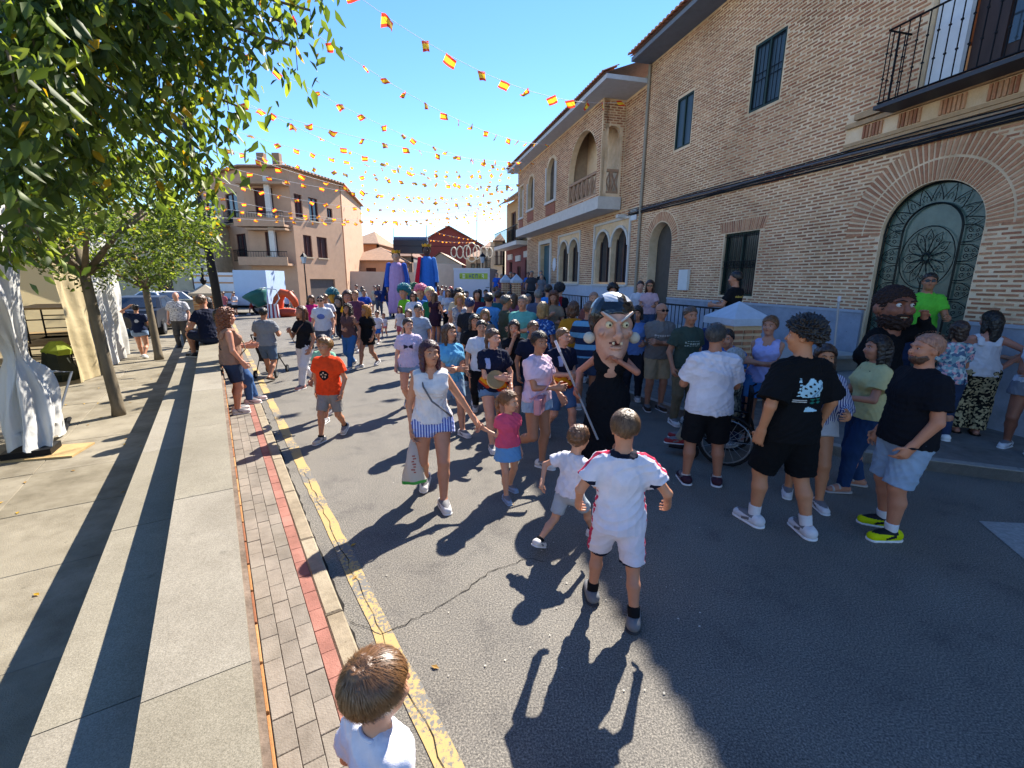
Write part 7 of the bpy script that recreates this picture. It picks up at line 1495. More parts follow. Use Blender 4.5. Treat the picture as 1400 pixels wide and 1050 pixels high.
for k, (lb, s, o, tc, bc, sx_, h_, az_) in enumerate(TC):
    p = FW(s, .91, o); person(lb, (p.x, p.y, .91), h_, az_, ('tee', tc), ('trousers', bc), ('long' if sx_ == 'f' else 'short', random.choice(('#241a15', '#4a3626', '#6e6a66'))), ('sneaker', '#6a6a6c'), skin=random.choice(SK), sex=sx_, L=random.choice(('bent', 'relax')), R=random.choice(('cross', 'relax')), res=.022)
# woman in pink with child further along, dark head behind the witch
p, h = byhead(889, 387, 9.6, .91, 1.3, 1.7); I = person('woman in pale pink top with sunglasses on the terrace', (p[0], p[1], .91), h, 200, ('tee', '#b99aa4'), ('trousers', '#3a4a68'), ('long', '#2a1912'), skin=SK[1], sex='f', L='bent', R='bent', glasses=True, res=.014)
p, h = byhead(876, 385, 10.2, .91, 1.2, 1.6); person('child in white held up beside the woman in pink', (p[0], p[1], .91), h, 195, ('tee', WHITE), ('shorts', '#3a4a68'), ('short', '#2a1912'), skin=SK[2], res=.016)
crowd('dark-haired woman in blue top right of the witch head', 872, 420, 7.9, 200, ('tee', '#5572a6'), ('trousers', '#22252e'), ('bob', '#17110f'), 'f', z=.13, L='bent', R='bent', res=.012)
p, h = byhead(838, 396, 9.4, .91, 1.2, 1.6); person('dark-haired onlooker behind the witch head', (p[0], p[1], .91), h, 190, ('tee', '#3d4048'), ('trousers', '#2a2d36'), ('afro', '#17110f'), skin=SK[1], res=.016)
crowd('bald man in faded red shirt just left of the witch head', 812, 400, 9.4, 185, ('tee', '#7c4a44'), ('trousers', '#3a4050'), ('buzz', '#8a6a5a'), z=.13, hmax=1.9, res=.014)
# ---------- right-hand group
def lettering(z0, w, hgt_, front=True, rows=1):
    def f(c, n):
        fr = (n[:, 1] > .3) if front else (n[:, 1] < -.3); x = c[:, 0]; mi = np.zeros(len(c), np.int32); k = np.floor((x+w)/.022); m_ = fr & (np.abs(x) < w) & (np.abs(c[:, 2]-z0) < hgt_) & (((x+w)/.022-k) < .72) & (np.sin(k*12.9+np.floor((c[:, 2]-z0)/.008)*4.1) > -.45); mi[m_] = 1; return mi
    return f
ps, h = FH(893, 560, 409, .0); I = person('man in grey T-shirt with white lettering, beige shorts and sunglasses, arms crossed', ps, min(h, 1.84), 176, ('tee', [cloth('#6f6a68'), cloth('#b5b0ae')], {'paint': lettering(.715, .075, .014), 'loose': .022}), ('shorts', '#a08f74', {'len': .85, 'loose': .022}), ('none', '#000000'), ('sneaker', '#3a2f28'), skin='#a8765e', L='cross', R='cross', legs='stand', glasses=True, head=(-10, 4), res=.0095, seed=30, g=1.05)
ps, h = byhead(945, 410, 6.9); I = person('man in dark green T-shirt with pale lettering behind the man in white', ps, min(h, 1.82), 165, ('tee', [cloth('#39463f'), cloth('#9aa89f')], {'paint': lettering(.71, .07, .022), 'loose': .024}), ('trousers', '#6b6350'), ('short', '#4a3b30'), skin=SK[1], L='relax', R='relax', head=(10, 0), res=.010, seed=31)
ps, h = FH(958, 661, 444); I = person('stocky grey-haired man in white T-shirt and black shorts seen from behind', ps, min(h, 1.76), 10, ('tee', '#cdcbd6', {'loose': .03, 'hem': .05, 'slv': .75}), ('shorts', '#15161a', {'len': .95, 'loose': .03}), ('short', '#3c3a38'), ('sneaker', '#3b2430'), skin='#a36f56', L='bent', R='bent', legs='wide', head=(35, 0), g=1.14, res=.0085, seed=32, sock=('#b9b5b0', .08))
# wheelchair and its user
wc = thing('wheelchair', (2.74, 5.5, 0), 'wheelchair with large spoked wheels behind the man in white', 'wheelchair', R_(65)); 
for x in (-.29, .29):
    mm = MB(); mm.tube([(x, .31*math.cos(a), .31+.31*math.sin(a)) for a in [2*math.pi*k/26 for k in range(27)]], .02, 6); o = mm.build('tyre', mat('tyre', '#17171a', .8, .1, 9), wc)
    mm = MB(); [mm.tube([(x, 0, .31), (x, .3*math.cos(a), .31+.3*math.sin(a))], .003, 4) for a in [2*math.pi*k/16 for k in range(16)]]; mm.build('spokes', ALU, o)
    mm = MB(); mm.tube([(x*1.1, .27*math.cos(a), .31+.27*math.sin(a)) for a in [2*math.pi*k/22 for k in range(23)]], .008, 5); mm.build('hand_rim', ALU, o)
    mm = MB(); mm.tube([(x*.8, -.28, .95), (x*.8, -.22, .9), (x*.8, -.2, .3), (x*.8, .25, .3), (x*.8, .5, .12)], .013, 6); mm.tube([(x*.8, -.2, .68), (x*.8, .18, .68), (x*.8, .2, .3)], .012, 6); mm.build('frame', IRON, wc)
    mm = MB(); mm.box((x*.55, .55, .11), (.15, .22, .02)); mm.build('footrest', IRON, wc)
    wheel(wc, (x*.8, .38, .09), .09, .04, math.pi/2)
mm = MB(); mm.box((0, .0, .47), (.44, .42, .05)); mm.build('seat', mat('wc_fabric', '#1b1c20', .8, .1, 9), wc); mm = MB(); mm.box((0, -.22, .72), (.44, .04, .42)); mm.build('backrest', mat('wc_fabric', '#1b1c20', .8, .1, 9), wc)
I = person('elderly person in beige trousers and red sandals sitting in the wheelchair', (2.74, 5.5, 0), 1.6, -65, ('tee', spots('grey_floral', ('#5a5a52', '#77766a', '#3f4038', '#8d8b7c'), 40)), ('trousers', '#8a8272'), ('bob', '#8a8886'), ('sneaker', '#8d2f33'), skin=SK[2], sex='f', sit=(.495, ((-.10, .56, .19), (.10, .54, .19))), L='clasp', R='clasp', res=.012)
ps, h = FH(1030, 615, 447, .0); I = person('woman in lilac tank top and blue shorts with crossed arms', (ps[0], ps[1], .13), 1.64, 215, ('tank', '#9a9ccc', {'strap': .03, 'hem': .03}), ('shorts', '#3f74b0', {'len': .62, 'loose': .024}), ('bun', '#6a4a30'), ('sandal', '#b9b2aa'), skin='#a97660', sex='f', L='cross', R='cross', head=(10, 4), res=.0085, seed=33, g=1.08)
ps, h = byhead(1012, 448, 6.0); I = person('laughing dark-haired woman in blue T-shirt leaning over the wheelchair', ps, min(h+.12, 1.66), 235, ('tee', '#3565a8'), ('trousers', '#26334e'), ('bun', '#17110f'), skin=SK[1], sex='f', L='bent', R='bent', lean=24, head=(-20, 0), res=.010, seed=34)
p, h = byhead(1008, 372, 7.6, .91, 1.3, 1.75); I = person('person in black T-shirt with yellow lettering behind the pillar cap', (p[0], p[1], .91), h, -35, ('tee', [cloth(BLACK), cloth('#b59a4a')], {'paint': lettering(.73, .08, .010, False)}), ('trousers', '#22252e'), ('short', '#17110f'), skin=SK[1], L='bent', R='bent', head=(-20, 0), res=.011)
p, h = byhead(982, 410, 7.4, .13); person('dark-haired person crouched behind the brick gate pillar', (p[0], p[1], .13), min(h, 1.6), 200, ('tee', '#2f3d66'), ('trousers', '#22252e'), ('short', '#17110f'), skin=SK[1], res=.014)
# tall young man in black
def mountain(c, n):
    b = n[:, 1] < -.15; x, z = c[:, 0], c[:, 2]; mi = np.zeros(len(c), np.int32)
    top_ = .755-np.abs(x-.005)*.45-.008*np.sin(x*120); m_ = b & (np.abs(x-.0) < .052) & (z < top_) & (z > .672); mi[m_] = 1
    rg = np.sin(x*210+z*260)+np.sin(x*95-z*180+1.2); mi[m_ & (rg > 1.05)] = 0; mi[m_ & (np.abs(x-z*.9+.60) < .006)] = 2
    mi[b & (x > -.062) & (x < -.054) & (z > .675) & (z < .755) & (np.sin(z*400) > -.3)] = 1
    mi[b & (x > -.075) & (x < -.022) & (z > .648) & (z < .662) & (np.sin(z*900) > -.2)] = 3; mi[b & (x > -.005) & (x < .068) & (z > .638) & (z < .665) & (np.sin(x*170)+np.sin(z*420) > .3)] = 4
    mi[b & (x > -.03) & (x < .035) & (z > .608) & (z < .630) & (z < .632-np.abs(x+.012)*.4)] = 1; return mi
ps, h = FH(1062, 722, 430); I = person('tall young man with dark curly hair, black T-shirt with mountain print and black shorts', ps, min(h, 1.9), -12, ('tee', [cloth('#101114'), cloth('#9fc4d4'), cloth('#6d8fa8'), cloth('#b9b9b5'), cloth('#1f6a5e')], {'paint': mountain, 'loose': .032, 'hem': .06, 'slv': .85, 'flare': 1.8}), ('shorts', '#0e0f12', {'len': .92, 'loose': .035}), ('curly', '#17100d'), ('sneaker', '#c9c7c9'), skin='#b37a58', L=(.18, .05, -.92), R=(.22, .1, -.92), legs=((-.085, .06, 0), (.085, -.08, 0)), head=(-38, 4), res=.0070, seed=35, sock=('#c9c7c9', .26))
mm = MB(); wv = I['arms'][1]; wp = wv[2]; mm.tube([Vector(wp)+Vector((.033*math.cos(a), .033*math.sin(a), .0)) for a in [2*math.pi*k/12 for k in range(13)]], .007, 5); mm.build('wristband', IRON, I['root'])
# bald man
ps, h = FH(1212, 728, 458); I = person('bald bearded man in black T-shirt, pale denim shorts and bright yellow shoes', ps, min(h, 1.80), -82, ('tee', '#12131a', {'loose': .026, 'hem': .04, 'slv': .7}), ('shorts', '#8598ae', {'len': .95, 'loose': .026}), ('buzz', '#8f6450'), ('sneaker', '#b9c400', '#1d1f24'), skin='#b0765a', L=(.08, .24, -.92), R=(.1, .16, -.93), legs=((-.07, .03, 0), (.07, -.02, 0)), head=(-4, 4), res=.0085, seed=36, sock=('#c9c9cc', .22), g=1.2, beard='#4a3226', lean=-2)
for k in (0, 1):
    mm = MB(); wp = I['arms'][k][2]; mm.tube([Vector(wp)+Vector((.034*math.cos(a), .034*math.sin(a), .0)) for a in [2*math.pi*j/12 for j in range(13)]], .010, 5); mm.build('watch', IRON, I['root'])
# woman in yellow
ps, h = FH(1165, 668, 441); I = person('woman with glasses in pale yellow T-shirt and jeans wearing a small backpack', ps, min(h, 1.68), -78, ('tee', '#b5ad7e', {'loose': .022, 'hem': .02}), ('trousers', '#1f3557', {'leg': .014}), ('long', '#1b1210'), ('sandal', '#a8a09a'), skin='#a5705a', sex='f', L='bent', R='bent', legs='offset', head=(-4, 2), res=.0085, seed=37, g=1.06)
bp_ = thing('backpack', I['w'](I['up']((0, -.16, I['shz']-.22))), 'small dark olive backpack on the woman in yellow', 'backpack', R_(78)); FB = Fld((-.2, -.12, -.25), (.2, .15, .25), .011); FB.ell((0, 0, 0), (.13, .075, .19), None, 0); FB.ell((0, -.05, -.06), (.10, .05, .09), None, .02); emit('bag_body', FB, mat('pack_olive', '#23241f', .8, .15, 12), bp_)
mm = MB()
for sg in (-1, 1): mm.tube([(sg*.07, .04, .17), (sg*.08, .14, .235), (sg*.085, .24, .20), (sg*.09, .275, .05), (sg*.11, .22, -.1), (sg*.10, .05, -.16)], .014, 6)
mm.build('shoulder_strap', mat('pack_strap', '#2b2a25', .8, .1, 9), bp_)
# woman in striped shirt behind the tall young man
ps, h = FH(1092, 690, 448); I = person('woman in blue and white striped shirt and pale shorts hidden behind tall young man', (ps[0]+.1, ps[1]+.12, 0), 1.62, 200, ('long', stripes('navy_white_stripe', '#2d3c78', '#c4c6d2', 55, 'X', .5)), ('hot', '#b5b6bc', {'loose': .025}), ('long', '#2a1912'), ('sneaker', '#c4c2c4'), skin='#b37a58', sex='f', L='bent', R='relax', legs='offset', res=.010, seed=38)
# right edge group
ps = G(1318, 592, .13); I = person('woman with black hair in white strappy top and patterned long trousers seen from behind', (ps[0], ps[1], .13), 1.70, 25, ('tank', '#c4c4cc', {'strap': .022, 'loose': .022, 'hem': .03}), ('trousers', spots('cream_black_pattern', ('#1a1918', '#8d8266', '#1a1918', '#a89b7a'), 42), {'leg': .05, 'loose': .03}), ('long', '#0f0c0c'), ('sandal', '#1d1a18'), skin='#a87260', sex='f', L='bent', R='hip', legs='stand', head=(-30, 0), res=.0095, seed=39, g=1.1)
ps = G(1278, 600, .13); person('woman with brown hair and floral top behind the bald man', (ps[0], ps[1], .13), 1.58, 10, ('tee', spots('teal_floral', ('#6f8f9a', '#a8b5b8', '#4a5f7a', '#b58a94'), 30)), ('trousers', '#26334e'), ('bob', '#2e1e18'), skin=SK[1], sex='f', L='bent', R='bent', res=.012)
ps = G(1386, 618, .13); I = person('person in pale blue top, shorts and white canvas shoes at the right edge', (ps[0]+.1, ps[1]+.05, .13), 1.64, 232, ('tank', '#9fa8b8', {'strap': .05}), ('hot', '#5f6470', {'loose': .03}), ('long', '#2a1912'), ('sneaker', '#c9c9cc'), skin='#7f5242', sex='f', L='belly', R='belly', legs='offset', res=.010, seed=40)
ps = G(1372, 585, .13); person('dark-haired woman in black and white top near the gate', (ps[0], ps[1], .13), 1.66, 215, ('tee', spots('mono_print', ('#2b2b2f', '#8f8f94', '#1b1b1f', '#b5b5ba'), 30)), ('trousers', '#22252e'), ('bob', '#0f0c0c'), skin=SK[1], sex='f', L='belly', R='bent', res=.012)
p = FW(.85, .62, .75); person('man in lime green T-shirt with glasses in front of the iron gate', (p.x, p.y, .62), 1.72, 205, ('tee', '#57b13a'), ('trousers', '#26334e'), ('short', '#1f1814'), skin=SK[3], L='bent', R='relax', head=(10, 6), glasses=True, res=.012)
print('people', len(ALLP), round(time.time()-T0, 1))
# ================================================================== BIG-HEADED FIGURES AND GIANTS
def mask(I, cz, sc, kind, yaw=0, pitch=0, parent=None):
    """papier-mache head, sc = height of the head; built in the wearer's frame"""
    root = I['root']; q = sc; c = I['up']((0, .03, cz)); ya = R_(yaw); M = np.array([[math.cos(-ya), -math.sin(-ya), 0], [math.sin(-ya), math.cos(-ya), 0], [0, 0, 1]])
    H = lambda x, y, z: c+M @ np.array([x, y, z])*q
    F = Fld(c-.75*q, c+.75*q, .0095); rs = np.random.default_rng(4)
    if kind == 'witch':
        F.ell(H(0, -.04, .14), (.30*q, .31*q, .34*q), M, 0); F.ell(H(0, .03, -.14), (.235*q, .23*q, .34*q), M, .1*q); F.ell(H(0, .2, -.33), (.12*q, .12*q, .1*q), M, .08*q); F.cone(H(0, 0, -.30), H(0, -.03, -.56), .19*q, .20*q, .06*q)
        F.cone(H(0, .26, .10), H(0, .40, -.04), .035*q, .045*q, .05*q); F.cone(H(0, .40, -.04), H(0, .38, -.13), .045*q, .03*q, .03*q)
        for s in (-1, 1):
            F.cone(H(s*.05, .29, .14), H(s*.21, .22, .25), .03*q, .022*q, .04*q); F.ell(H(s*.115, .30, .09), (.06*q, .05*q, .035*q), M, .03*q, 'd'); F.ell(H(s*.16, .2, -.03), (.08*q, .08*q, .06*q), M, .06*q); F.ell(H(s*.045, .345, -.07), (.035*q, .04*q, .03*q), M, .03*q)
            F.cone(H(s*.06, .34, -.03), H(s*.15, .27, -.20), .014*q, .012*q, .02*q, 'd'); F.cone(H(s*.16, .28, .0), H(s*.2, .22, -.12), .01*q, .01*q, .02*q, 'd'); F.cone(H(s*.07, .31, .055), H(s*.17, .27, .03), .008*q, .008*q, .015*q, 'd')
        F.ell(H(0, .31, -.165), (.10*q, .06*q, .03*q), M, .02*q, 'd'); F.ell(H(0, .29, -.225), (.09*q, .05*q, .03*q), M, .03*q)
        for z in (-.40, -.45): F.cone(H(-.12, .18, z), H(.1, .2, z-.02), .01*q, .01*q, .02*q, 'd')
        skin_ = mat('mask_skin', '#b0806a', .45, .22, 9, .15, 40, spec=.4, col2='#c59a84'); hair_ = mat('mask_black', '#0d0e12', .18, .1, 9, spec=.7)
    else:
        F.ell(H(0, -.02, .08), (.33*q, .33*q, .36*q), M, 0); F.ell(H(0, .06, -.14), (.28*q, .28*q, .30*q), M, .1*q)
        F.cone(H(0, .32, .10), H(0, .40, -.04), .045*q, .07*q, .05*q); F.ell(H(0, .28, .17), (.24*q, .08*q, .05*q), M, .06*q); F.cone(H(0, 0, -.25), H(0, -.03, -.52), .2*q, .22*q, .06*q)
        for s in (-1, 1): F.ell(H(s*.13, .33, .09), (.065*q, .05*q, .04*q), M, .03*q, 'd'); F.ell(H(s*.17, .24, -.03), (.09*q, .08*q, .08*q), M, .06*q); F.ell(H(s*.34, -.03, .0), (.05*q, .09*q, .12*q), M, .03*q)
        F.ell(H(0, .33, -.18), (.10*q, .06*q, .028*q), M, .02*q, 'd')
        skin_ = mat('mask_brown', '#80503f', .5, .15, 9, .15, 40, spec=.35); hair_ = mat('mask_hair', '#2a1a17', .7, .25, 14, .6, 45)
    mo = emit('mask_head', F, skin_, root)
    A = Fld(c-.8*q, c+.8*q, .0095)
    if kind == 'witch':
        A.ell(H(0, -.06, .16), (.335*q, .34*q, .37*q), M, 0); n = M @ np.array([0, .72, -.69]); A.half(n, float(n@c)+.02*q); emit('hood', A, [hair_, mat('mask_white_streak', '#b9bcc2', .25, .1, 9, spec=.6)], mo, rs, .004, 'cloth', lambda cc, nn: (((cc-c)@M)[:, 2] > .40*q).astype(np.int32)*(np.sin(((cc-c)@M)[:, 0]*26) > -.2).astype(np.int32))
    else:
        A.ell(H(0, -.04, .14), (.36*q, .36*q, .36*q), M, 0); n = M @ np.array([0, .86, -.5]); A.half(n, float(n@c)+.10*q); emit('hair', A, hair_, mo, rs, .012, 'hair')
        Bd = Fld(c-.8*q, c+.8*q, .0095); Bd.ell(H(0, .07, -.20), (.30*q, .30*q, .27*q), M, 0); Bd.ell(H(0, .40, -.165), (.115*q, .14*q, .06*q), M, .02*q, 'd'); n = M @ np.array([0, .22, .97]); Bd.half(n, float(n@c)-.03*q); n = M @ np.array([0, -1, .25]); Bd.half(n, float(n@c)+.05*q); emit('beard', Bd, hair_, mo, rs, .012, 'hair')
        Bm = Fld(c-.8*q, c+.8*q, .0095); Bm.cone(H(-.13, .33, -.12), H(0, .40, -.105), .025*q, .03*q, .01*q); Bm.cone(H(0, .40, -.105), H(.13, .33, -.12), .03*q, .025*q, .01*q); emit('moustache', Bm, hair_, mo)
    ex = .115 if kind == 'witch' else .13
    for s in (-1, 1):
        y0 = .262 if kind == 'witch' else .285; r = .048*q
        def ball(p, rr, m, nm, sq=1.0, par=mo):
            Bl = Fld(p-rr*1.3, p+rr*1.3, rr/5); Bl.ell(p, (rr, rr*sq, rr), M, 0); emit(nm, Bl, m, par)
        ball(H(s*ex, y0, .09), r, mat('mask_eye', '#c9c09a' if kind == 'witch' else '#c9c6c2', .25, .05, 5), 'eye'); ball(H(s*ex+(-.004), y0+.041, .088), r*.36, mat('mask_pupil', '#15100c', .2, 0), 'pupil')
        mm = MB(); mm.tube([H(s*.03, y0+.075, .14), H(s*.11, y0+.055, .195), H(s*.21, y0-.01, .265)] if kind == 'witch' else [H(s*.04, y0+.09, .165), H(s*.13, y0+.085, .19), H(s*.23, y0+.02, .16)], [.012*q, .018*q, .008*q], 6); mm.build('eyebrow', mat('brow_white', '#b9b4ae', .6, .1, 9) if kind == 'witch' else hair_, mo)
        if kind == 'witch':
            ball(H(s*.325, -.0, -.12), .085*q, mat('pompom_white', '#b9b6a8', .8, .1, 9, .3, 30), 'pompom')
            mm = MB(); mm.tube([H(s*.055, .325, -.145), H(s*.055, .335, -.175)], [.022*q, .016*q], 6); mm.build('tooth', mat('tooth', '#c9bfa2', .4, .1, 9), mo)
    mm = MB(); w = .095; yy = .275 if kind == 'witch' else .30; zz0 = -.165 if kind == 'witch' else -.18
    mm.tube([H(-w, yy-.03, zz0), H(0, yy+.005, zz0), H(w, yy-.03, zz0)], [.012*q, .028*q, .012*q], 8); mm.build('mouth', mat('mouth_red', '#5a1f1c', .4, .1, 9), mo)
    if kind != 'witch':
        for k in range(5): mm = MB(); x = -.06+k*.03; mm.box(H(x, yy+.022-abs(x)*.3, zz0+.012), (.026*q, .018*q, .022*q)); mm.build('tooth', mat('tooth', '#c9bfa2', .4, .1, 9), mo)
    return mo
# the witch
ps = G(826, 634); ps = (ps[0], ps[1], 0); DK = '#101217'
I = person('big-headed witch figure in sleeveless black dress with papier-mache head', ps, 1.72, 186, ('tank', DK, {'skirt': (.46, .20), 'strap': .06, 'loose': .02}), ('none', BLACK), ('none', '#000000'), ('sneaker', '#17181c'), skin='#a8705a', sex='f', R=(.42, .12, -.66), L='chin', legs='walk', nohead=True, noface=True, res=.0085, seed=50, name='costumed_figure', cat='costumed person')
wm = mask(I, 1.66, .80, 'witch', yaw=-8)
hw_ = I['w'](I['arms'][0][2])
a = Vector(AT(795, 486, I['pos'][1]+.0)); hnd = Vector(I['w'](I['arms'][1][2]+np.array([0, .03, -.03]))); b_ = Vector(AT(850, 612, I['pos'][1]-.35)); 
d_ = (b_-a).normalized(); a2 = hnd-d_*.62; b2 = hnd+d_*.62
st_ = thing('broom_stick', hnd, 'long pale stick held diagonally by the witch figure', 'stick'); mm = MB(); mm.tube([a2-hnd, b2-hnd], .013, 8); mm.build('shaft', mat('stick_grey', '#8f9094', .5, .1, 9), st_); mm = MB(); mm.tube([a2-hnd-d_*.03, a2-hnd+d_*.12], .017, 8); mm.build('grip', mat('grip_white', '#b9bcc4', .6, .1, 9), st_)
# the bearded big-head
ps = G(1186, 590, .13); ps = (ps[0], ps[1], .13)
I = person('big-headed bearded figure in black robe before the iron gate', ps, 1.74, 165, ('long', '#0e0f13', {'skirt': (.40, .19), 'loose': .05}), ('none', BLACK), ('none', '#000000'), ('sneaker', '#17181c'), skin='#a8705a', L='up', R='relax', nohead=True, noface=True, res=.0095, seed=51, name='costumed_figure', cat='costumed person', g=1.15)
mask(I, 1.74, .62, 'beard', yaw=16)
sp_ = thing('staff', Vector(AT(1143, 500, 6.3)), 'thin pale upright staff beside the bearded figure', 'staff'); L0 = Vector(sp_.location); mm = MB(); g_ = Vector((L0.x, L0.y, .14))-L0; t_ = Vector(AT(1147, 412, 6.3))-L0; mm.tube([g_, t_], .014, 8); mm.build('shaft', mat('stick_grey', '#8f9094', .5, .1, 9), sp_); mm = MB(); mm.tube([t_, t_+Vector((0, 0, .07))], .02, 8); mm.build('tip', mat('grip_white', '#b9bcc4', .6, .1, 9), sp_)
# far big-heads in the parade
BH = [('big-head figure with teal hat and yellow face', 454, 397, 17.5, '#5a5f6a', '#3a4a68', '#156a78', '#b98a2a'), ('big-head figure in black with lime chest and dark hair', 463, 404, 17.0, '#16181c', '#1c1e24', '#101014', '#8a7a70'), ('big-head figure in yellow shirt and blue trousers with brown hair', 475, 397, 16.0, '#cf9c10', '#3f86c9', '#3a2218', '#a8745a'), ('big-head figure in lime shirt and purple trousers with teal hat', 552, 391, 18.5, '#6fb32a', '#7a3a9c', '#17707e', '#b98468'), ('big-head figure with pink hat and blue shirt', 575, 391, 18.0, '#3a72b8', '#b58a1e', '#d0708c', '#b98468'), ('big-head figure with pale yellow cap, green shirt and blue trousers', 587, 392, 17.0, '#1f6a44', '#2f5a9c', '#c9b880', '#b98468'), ('big-head figure with green hair and teal shirt', 566, 390, 21.0, '#1d7a78', '#8a6a20', '#2c6a48', '#b98468')]
for k, (lb, px, py, Y_, tc, bc, hc_, sk_) in enumerate(BH):
    ps, h = byhead(px, py, Y_, 0, 1.55, 1.95); person(lb, ps, h, 180+(-20, 10, -10, 15, 0, -15, 10)[k], ('tee', tc, {'loose': .04}), ('trousers', bc, {'leg': .03}), (('afro', 'bob', 'long', 'afro', 'curly', 'short', 'afro')[k], hc_), ('sneaker', '#3a3d42'), skin=sk_, big=1.75, legs='walk' if k % 2 else 'walk2', res=.018, name='costumed_figure', cat='costumed person')
# giants
def giant(label, px, pytop, Y_, robe, sleeve, cape, skin_, crown_c, az):
    q = AT(px, pytop, Y_); Ht = q[2]; root = thing('giant_figure', (q[0], q[1], .0), label, 'giant figure', -R_(az)); n = 48; zz_ = np.linspace(.25, Ht*.83, 26); v = []
    for z in zz_:
        u = (z-.25)/(Ht*.83-.25); w = .54-.20*u+(.08*math.sin(u*math.pi*.9)); w *= 1 if u < .93 else 1-.45*(u-.93)/.07
        for j in range(n): a = 2*math.pi*j/n; f = 1+(.07*math.sin(11*a+.5)+.04*math.sin(19*a+2))*(1-u*.8); v.append((w*f*math.cos(a), w*.75*f*math.sin(a), z))
    mm = MB(); mm.add(v, [(i*n+j, i*n+(j+1) % n, (i+1)*n+(j+1) % n, (i+1)*n+j) for i in range(25) for j in range(n)]+[tuple(range(n))[::-1], tuple(25*n+j for j in range(n))]); mm.build('robe', cloth(robe), root, True)
    F = Fld((-.4, -.4, Ht*.78), (.4, .5, Ht+.15), .03); hc = np.array([0, .02, Ht*.915]); r = Ht*.075; F.ell(hc, (r*.75, r*.85, r), None, 0); F.cone((0, 0, Ht*.80), hc, r*.45, r*.45, .04); F.cone(hc+[0, r*.8, r*.05], hc+[0, r*1.0, -r*.2], .04, .05, .03); emit('head', F, mat('giant_face', skin_, .5, .15, 6), root)
    A = Fld((-.5, -.5, Ht*.8), (.5, .5, Ht+.2), .03); A.ell(hc+[0, -.05, .05], (r*.86, r*.93, r*1.02), None, 0); A.half(np.array([0, .8, -.6]), float(np.array([0, .8, -.6])@hc)+.02); emit('hair', A, cloth('#2a1f18'), root, np.random.default_rng(1), .015, 'hair')
    mm = MB(); cr = [];
    for j in range(16): a = 2*math.pi*j/16; cr += [(r*.8*math.cos(a), r*.85*math.sin(a), Ht*.965), (r*.9*math.cos(a), r*.95*math.sin(a), Ht*.965+(.2 if j % 2 else .1))]
    mm.add(cr, [(2*j, 2*((j+1) % 16), 2*((j+1) % 16)+1, 2*j+1) for j in range(16)]); mm.build('crown', mat('crown', crown_c, .35, .1, 6, metal=.5), root)
    for s in (-1, 1):
        F = Fld((-1, -.5, Ht*.35), (1, .5, Ht*.9), .03); F.cone((s*.42, 0, Ht*.79), (s*.56, .03, Ht*.60), .15, .14, .03); F.cone((s*.56, .03, Ht*.60), (s*.55, .12, Ht*.46), .13, .17, .03, flat=True); so_ = emit('sleeve', F, cloth(sleeve), root)
        F = Fld((-1, -.5, Ht*.35), (1, .5, Ht*.6), .025); F.cone((s*.55, .12, Ht*.47), (s*.54, .16, Ht*.41), .06, .05, .02); emit('hand', F, mat('giant_face', skin_, .5, .15, 6), root)
    if cape:
        v = []; m2 = 20
        for i in range(16):
            u = i/15; z = Ht*.82-(Ht*.82-.9)*u; w = .56+.42*u
            for j in range(m2+1): a = math.pi*(1.02+.96*j/m2) if cape[1] == 0 else math.pi*(1.30+.95*j/m2); f = 1+.05*math.sin(j*1.3+1)*u; v.append((w*f*math.cos(a), w*.85*f*math.sin(a), z))
        k0 = len(v); v += [(x*.97, y*.97, z) for x, y, z in v]; fs = [(i*(m2+1)+j, i*(m2+1)+j+1, (i+1)*(m2+1)+j+1, (i+1)*(m2+1)+j) for i in range(15) for j in range(m2)]; mm = MB(); mm.add(v, fs+[tuple(k0+x for x in reversed(f)) for f in fs]); mm.build('cape', cloth(cape[0]), root, True)
    mm = MB(); [mm.tube([(x, y, 0), (x, y, .5)], .04, 6) for x in (-.3, .3) for y in (-.25, .25)]; mm.build('stand_legs', IRON, root)
giant('crowned giant figure in pale pink robe with blue mantle', 541, 343, 27.0, '#a98ab4', '#2f53a8', ('#2f53a8', 0), '#b08a72', '#b9902a', 172)
giant('dark-faced crowned giant figure in blue robe with red cape', 583, 334, 30.0, '#3f78c4', '#4f86cc', ('#b8142a', 1), '#4a3630', '#b9902a', 165)
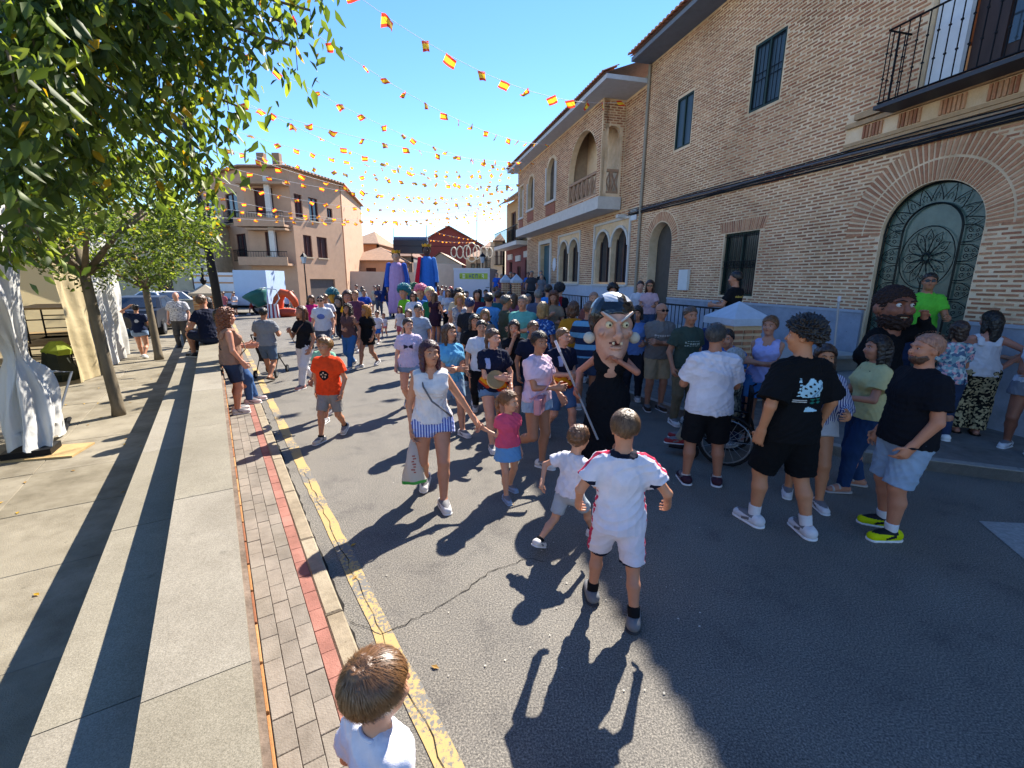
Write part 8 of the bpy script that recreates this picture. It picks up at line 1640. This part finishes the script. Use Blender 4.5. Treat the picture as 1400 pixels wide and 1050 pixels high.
# left background figures
ps, h = FH(251, 476, 400); person('bald older man in white patterned shirt and grey trousers on the plaza', ps, min(max(h, 1.6), 1.75), 155, ('polo', spots('white_speckle', ('#bfbfc4', '#bfbfc4', '#bfbfc4', '#6a6c78'), 60), {'loose': .03}), ('trousers', '#4d4b4a'), ('none', '#000000'), ('sneaker', '#3a3d42'), skin=SK[2], g=1.2, res=.013, L='relax', R='relax')
ps, h = FH(197, 490, 419); person('woman in navy top and denim shorts walking by the marquee, hand raised', ps, max(h, 1.5), -25, ('tee', [cloth('#1a2440'), cloth('#c0c4d0')], {'paint': lambda c, n: ((np.hypot(c[:, 0], c[:, 2]-.69) < .03) & (n[:, 1] < -.2)).astype(np.int32)}), ('hot', '#7d92ad', {'loose': .02}), ('bun', '#1a120f'), ('sneaker', '#c9c7c5'), skin=SK[0], sex='f', L='head', R='bent', legs='walk', res=.013)
ps, h = FH(323, 433, 402); person('boy in white T-shirt and black shorts in front of the fair lorry', ps, min(max(h, 1.4), 1.6), 185, ('tee', WHITE), ('shorts', BLACK), ('short', '#3a2a20'), skin=SK[0], L='bent', R='mouth', res=.02)
ps, h = FH(346, 430, 403); person('boy in navy and red walking in front of the fair lorry', ps, min(max(h, 1.4), 1.6), 240, ('tee', '#1c2240'), ('shorts', '#8d2a2e'), ('short', '#17110f'), skin=SK[1], legs='walk', res=.02)
ps, h = FH(309, 433, 404); person('person in red and white top half hidden by the leaning pole', ps, min(max(h, 1.4), 1.65), 190, ('tee', '#a85a5e'), ('trousers', '#6f7f9c'), ('short', '#4a3020'), skin=SK[1], res=.02)
ps, h = FH(394, 428, 403); person('child in pale blue top and navy shorts before the orange inflatable', ps, min(max(h, 1.2), 1.5), 185, ('tee', '#9fb4cf'), ('shorts', '#1f2740'), ('short', '#6a4a30'), skin=SK[0], res=.02)
ps, h = FH(402, 427, 400); person('woman in pink and grey beside the orange inflatable', ps, min(max(h, 1.4), 1.65), 190, ('tee', '#b08a98'), ('trousers', '#8f8a86'), ('long', '#5a3c24'), skin=SK[0], sex='f', res=.02)
print('all done', len(ALLP), round(time.time()-T0, 1))
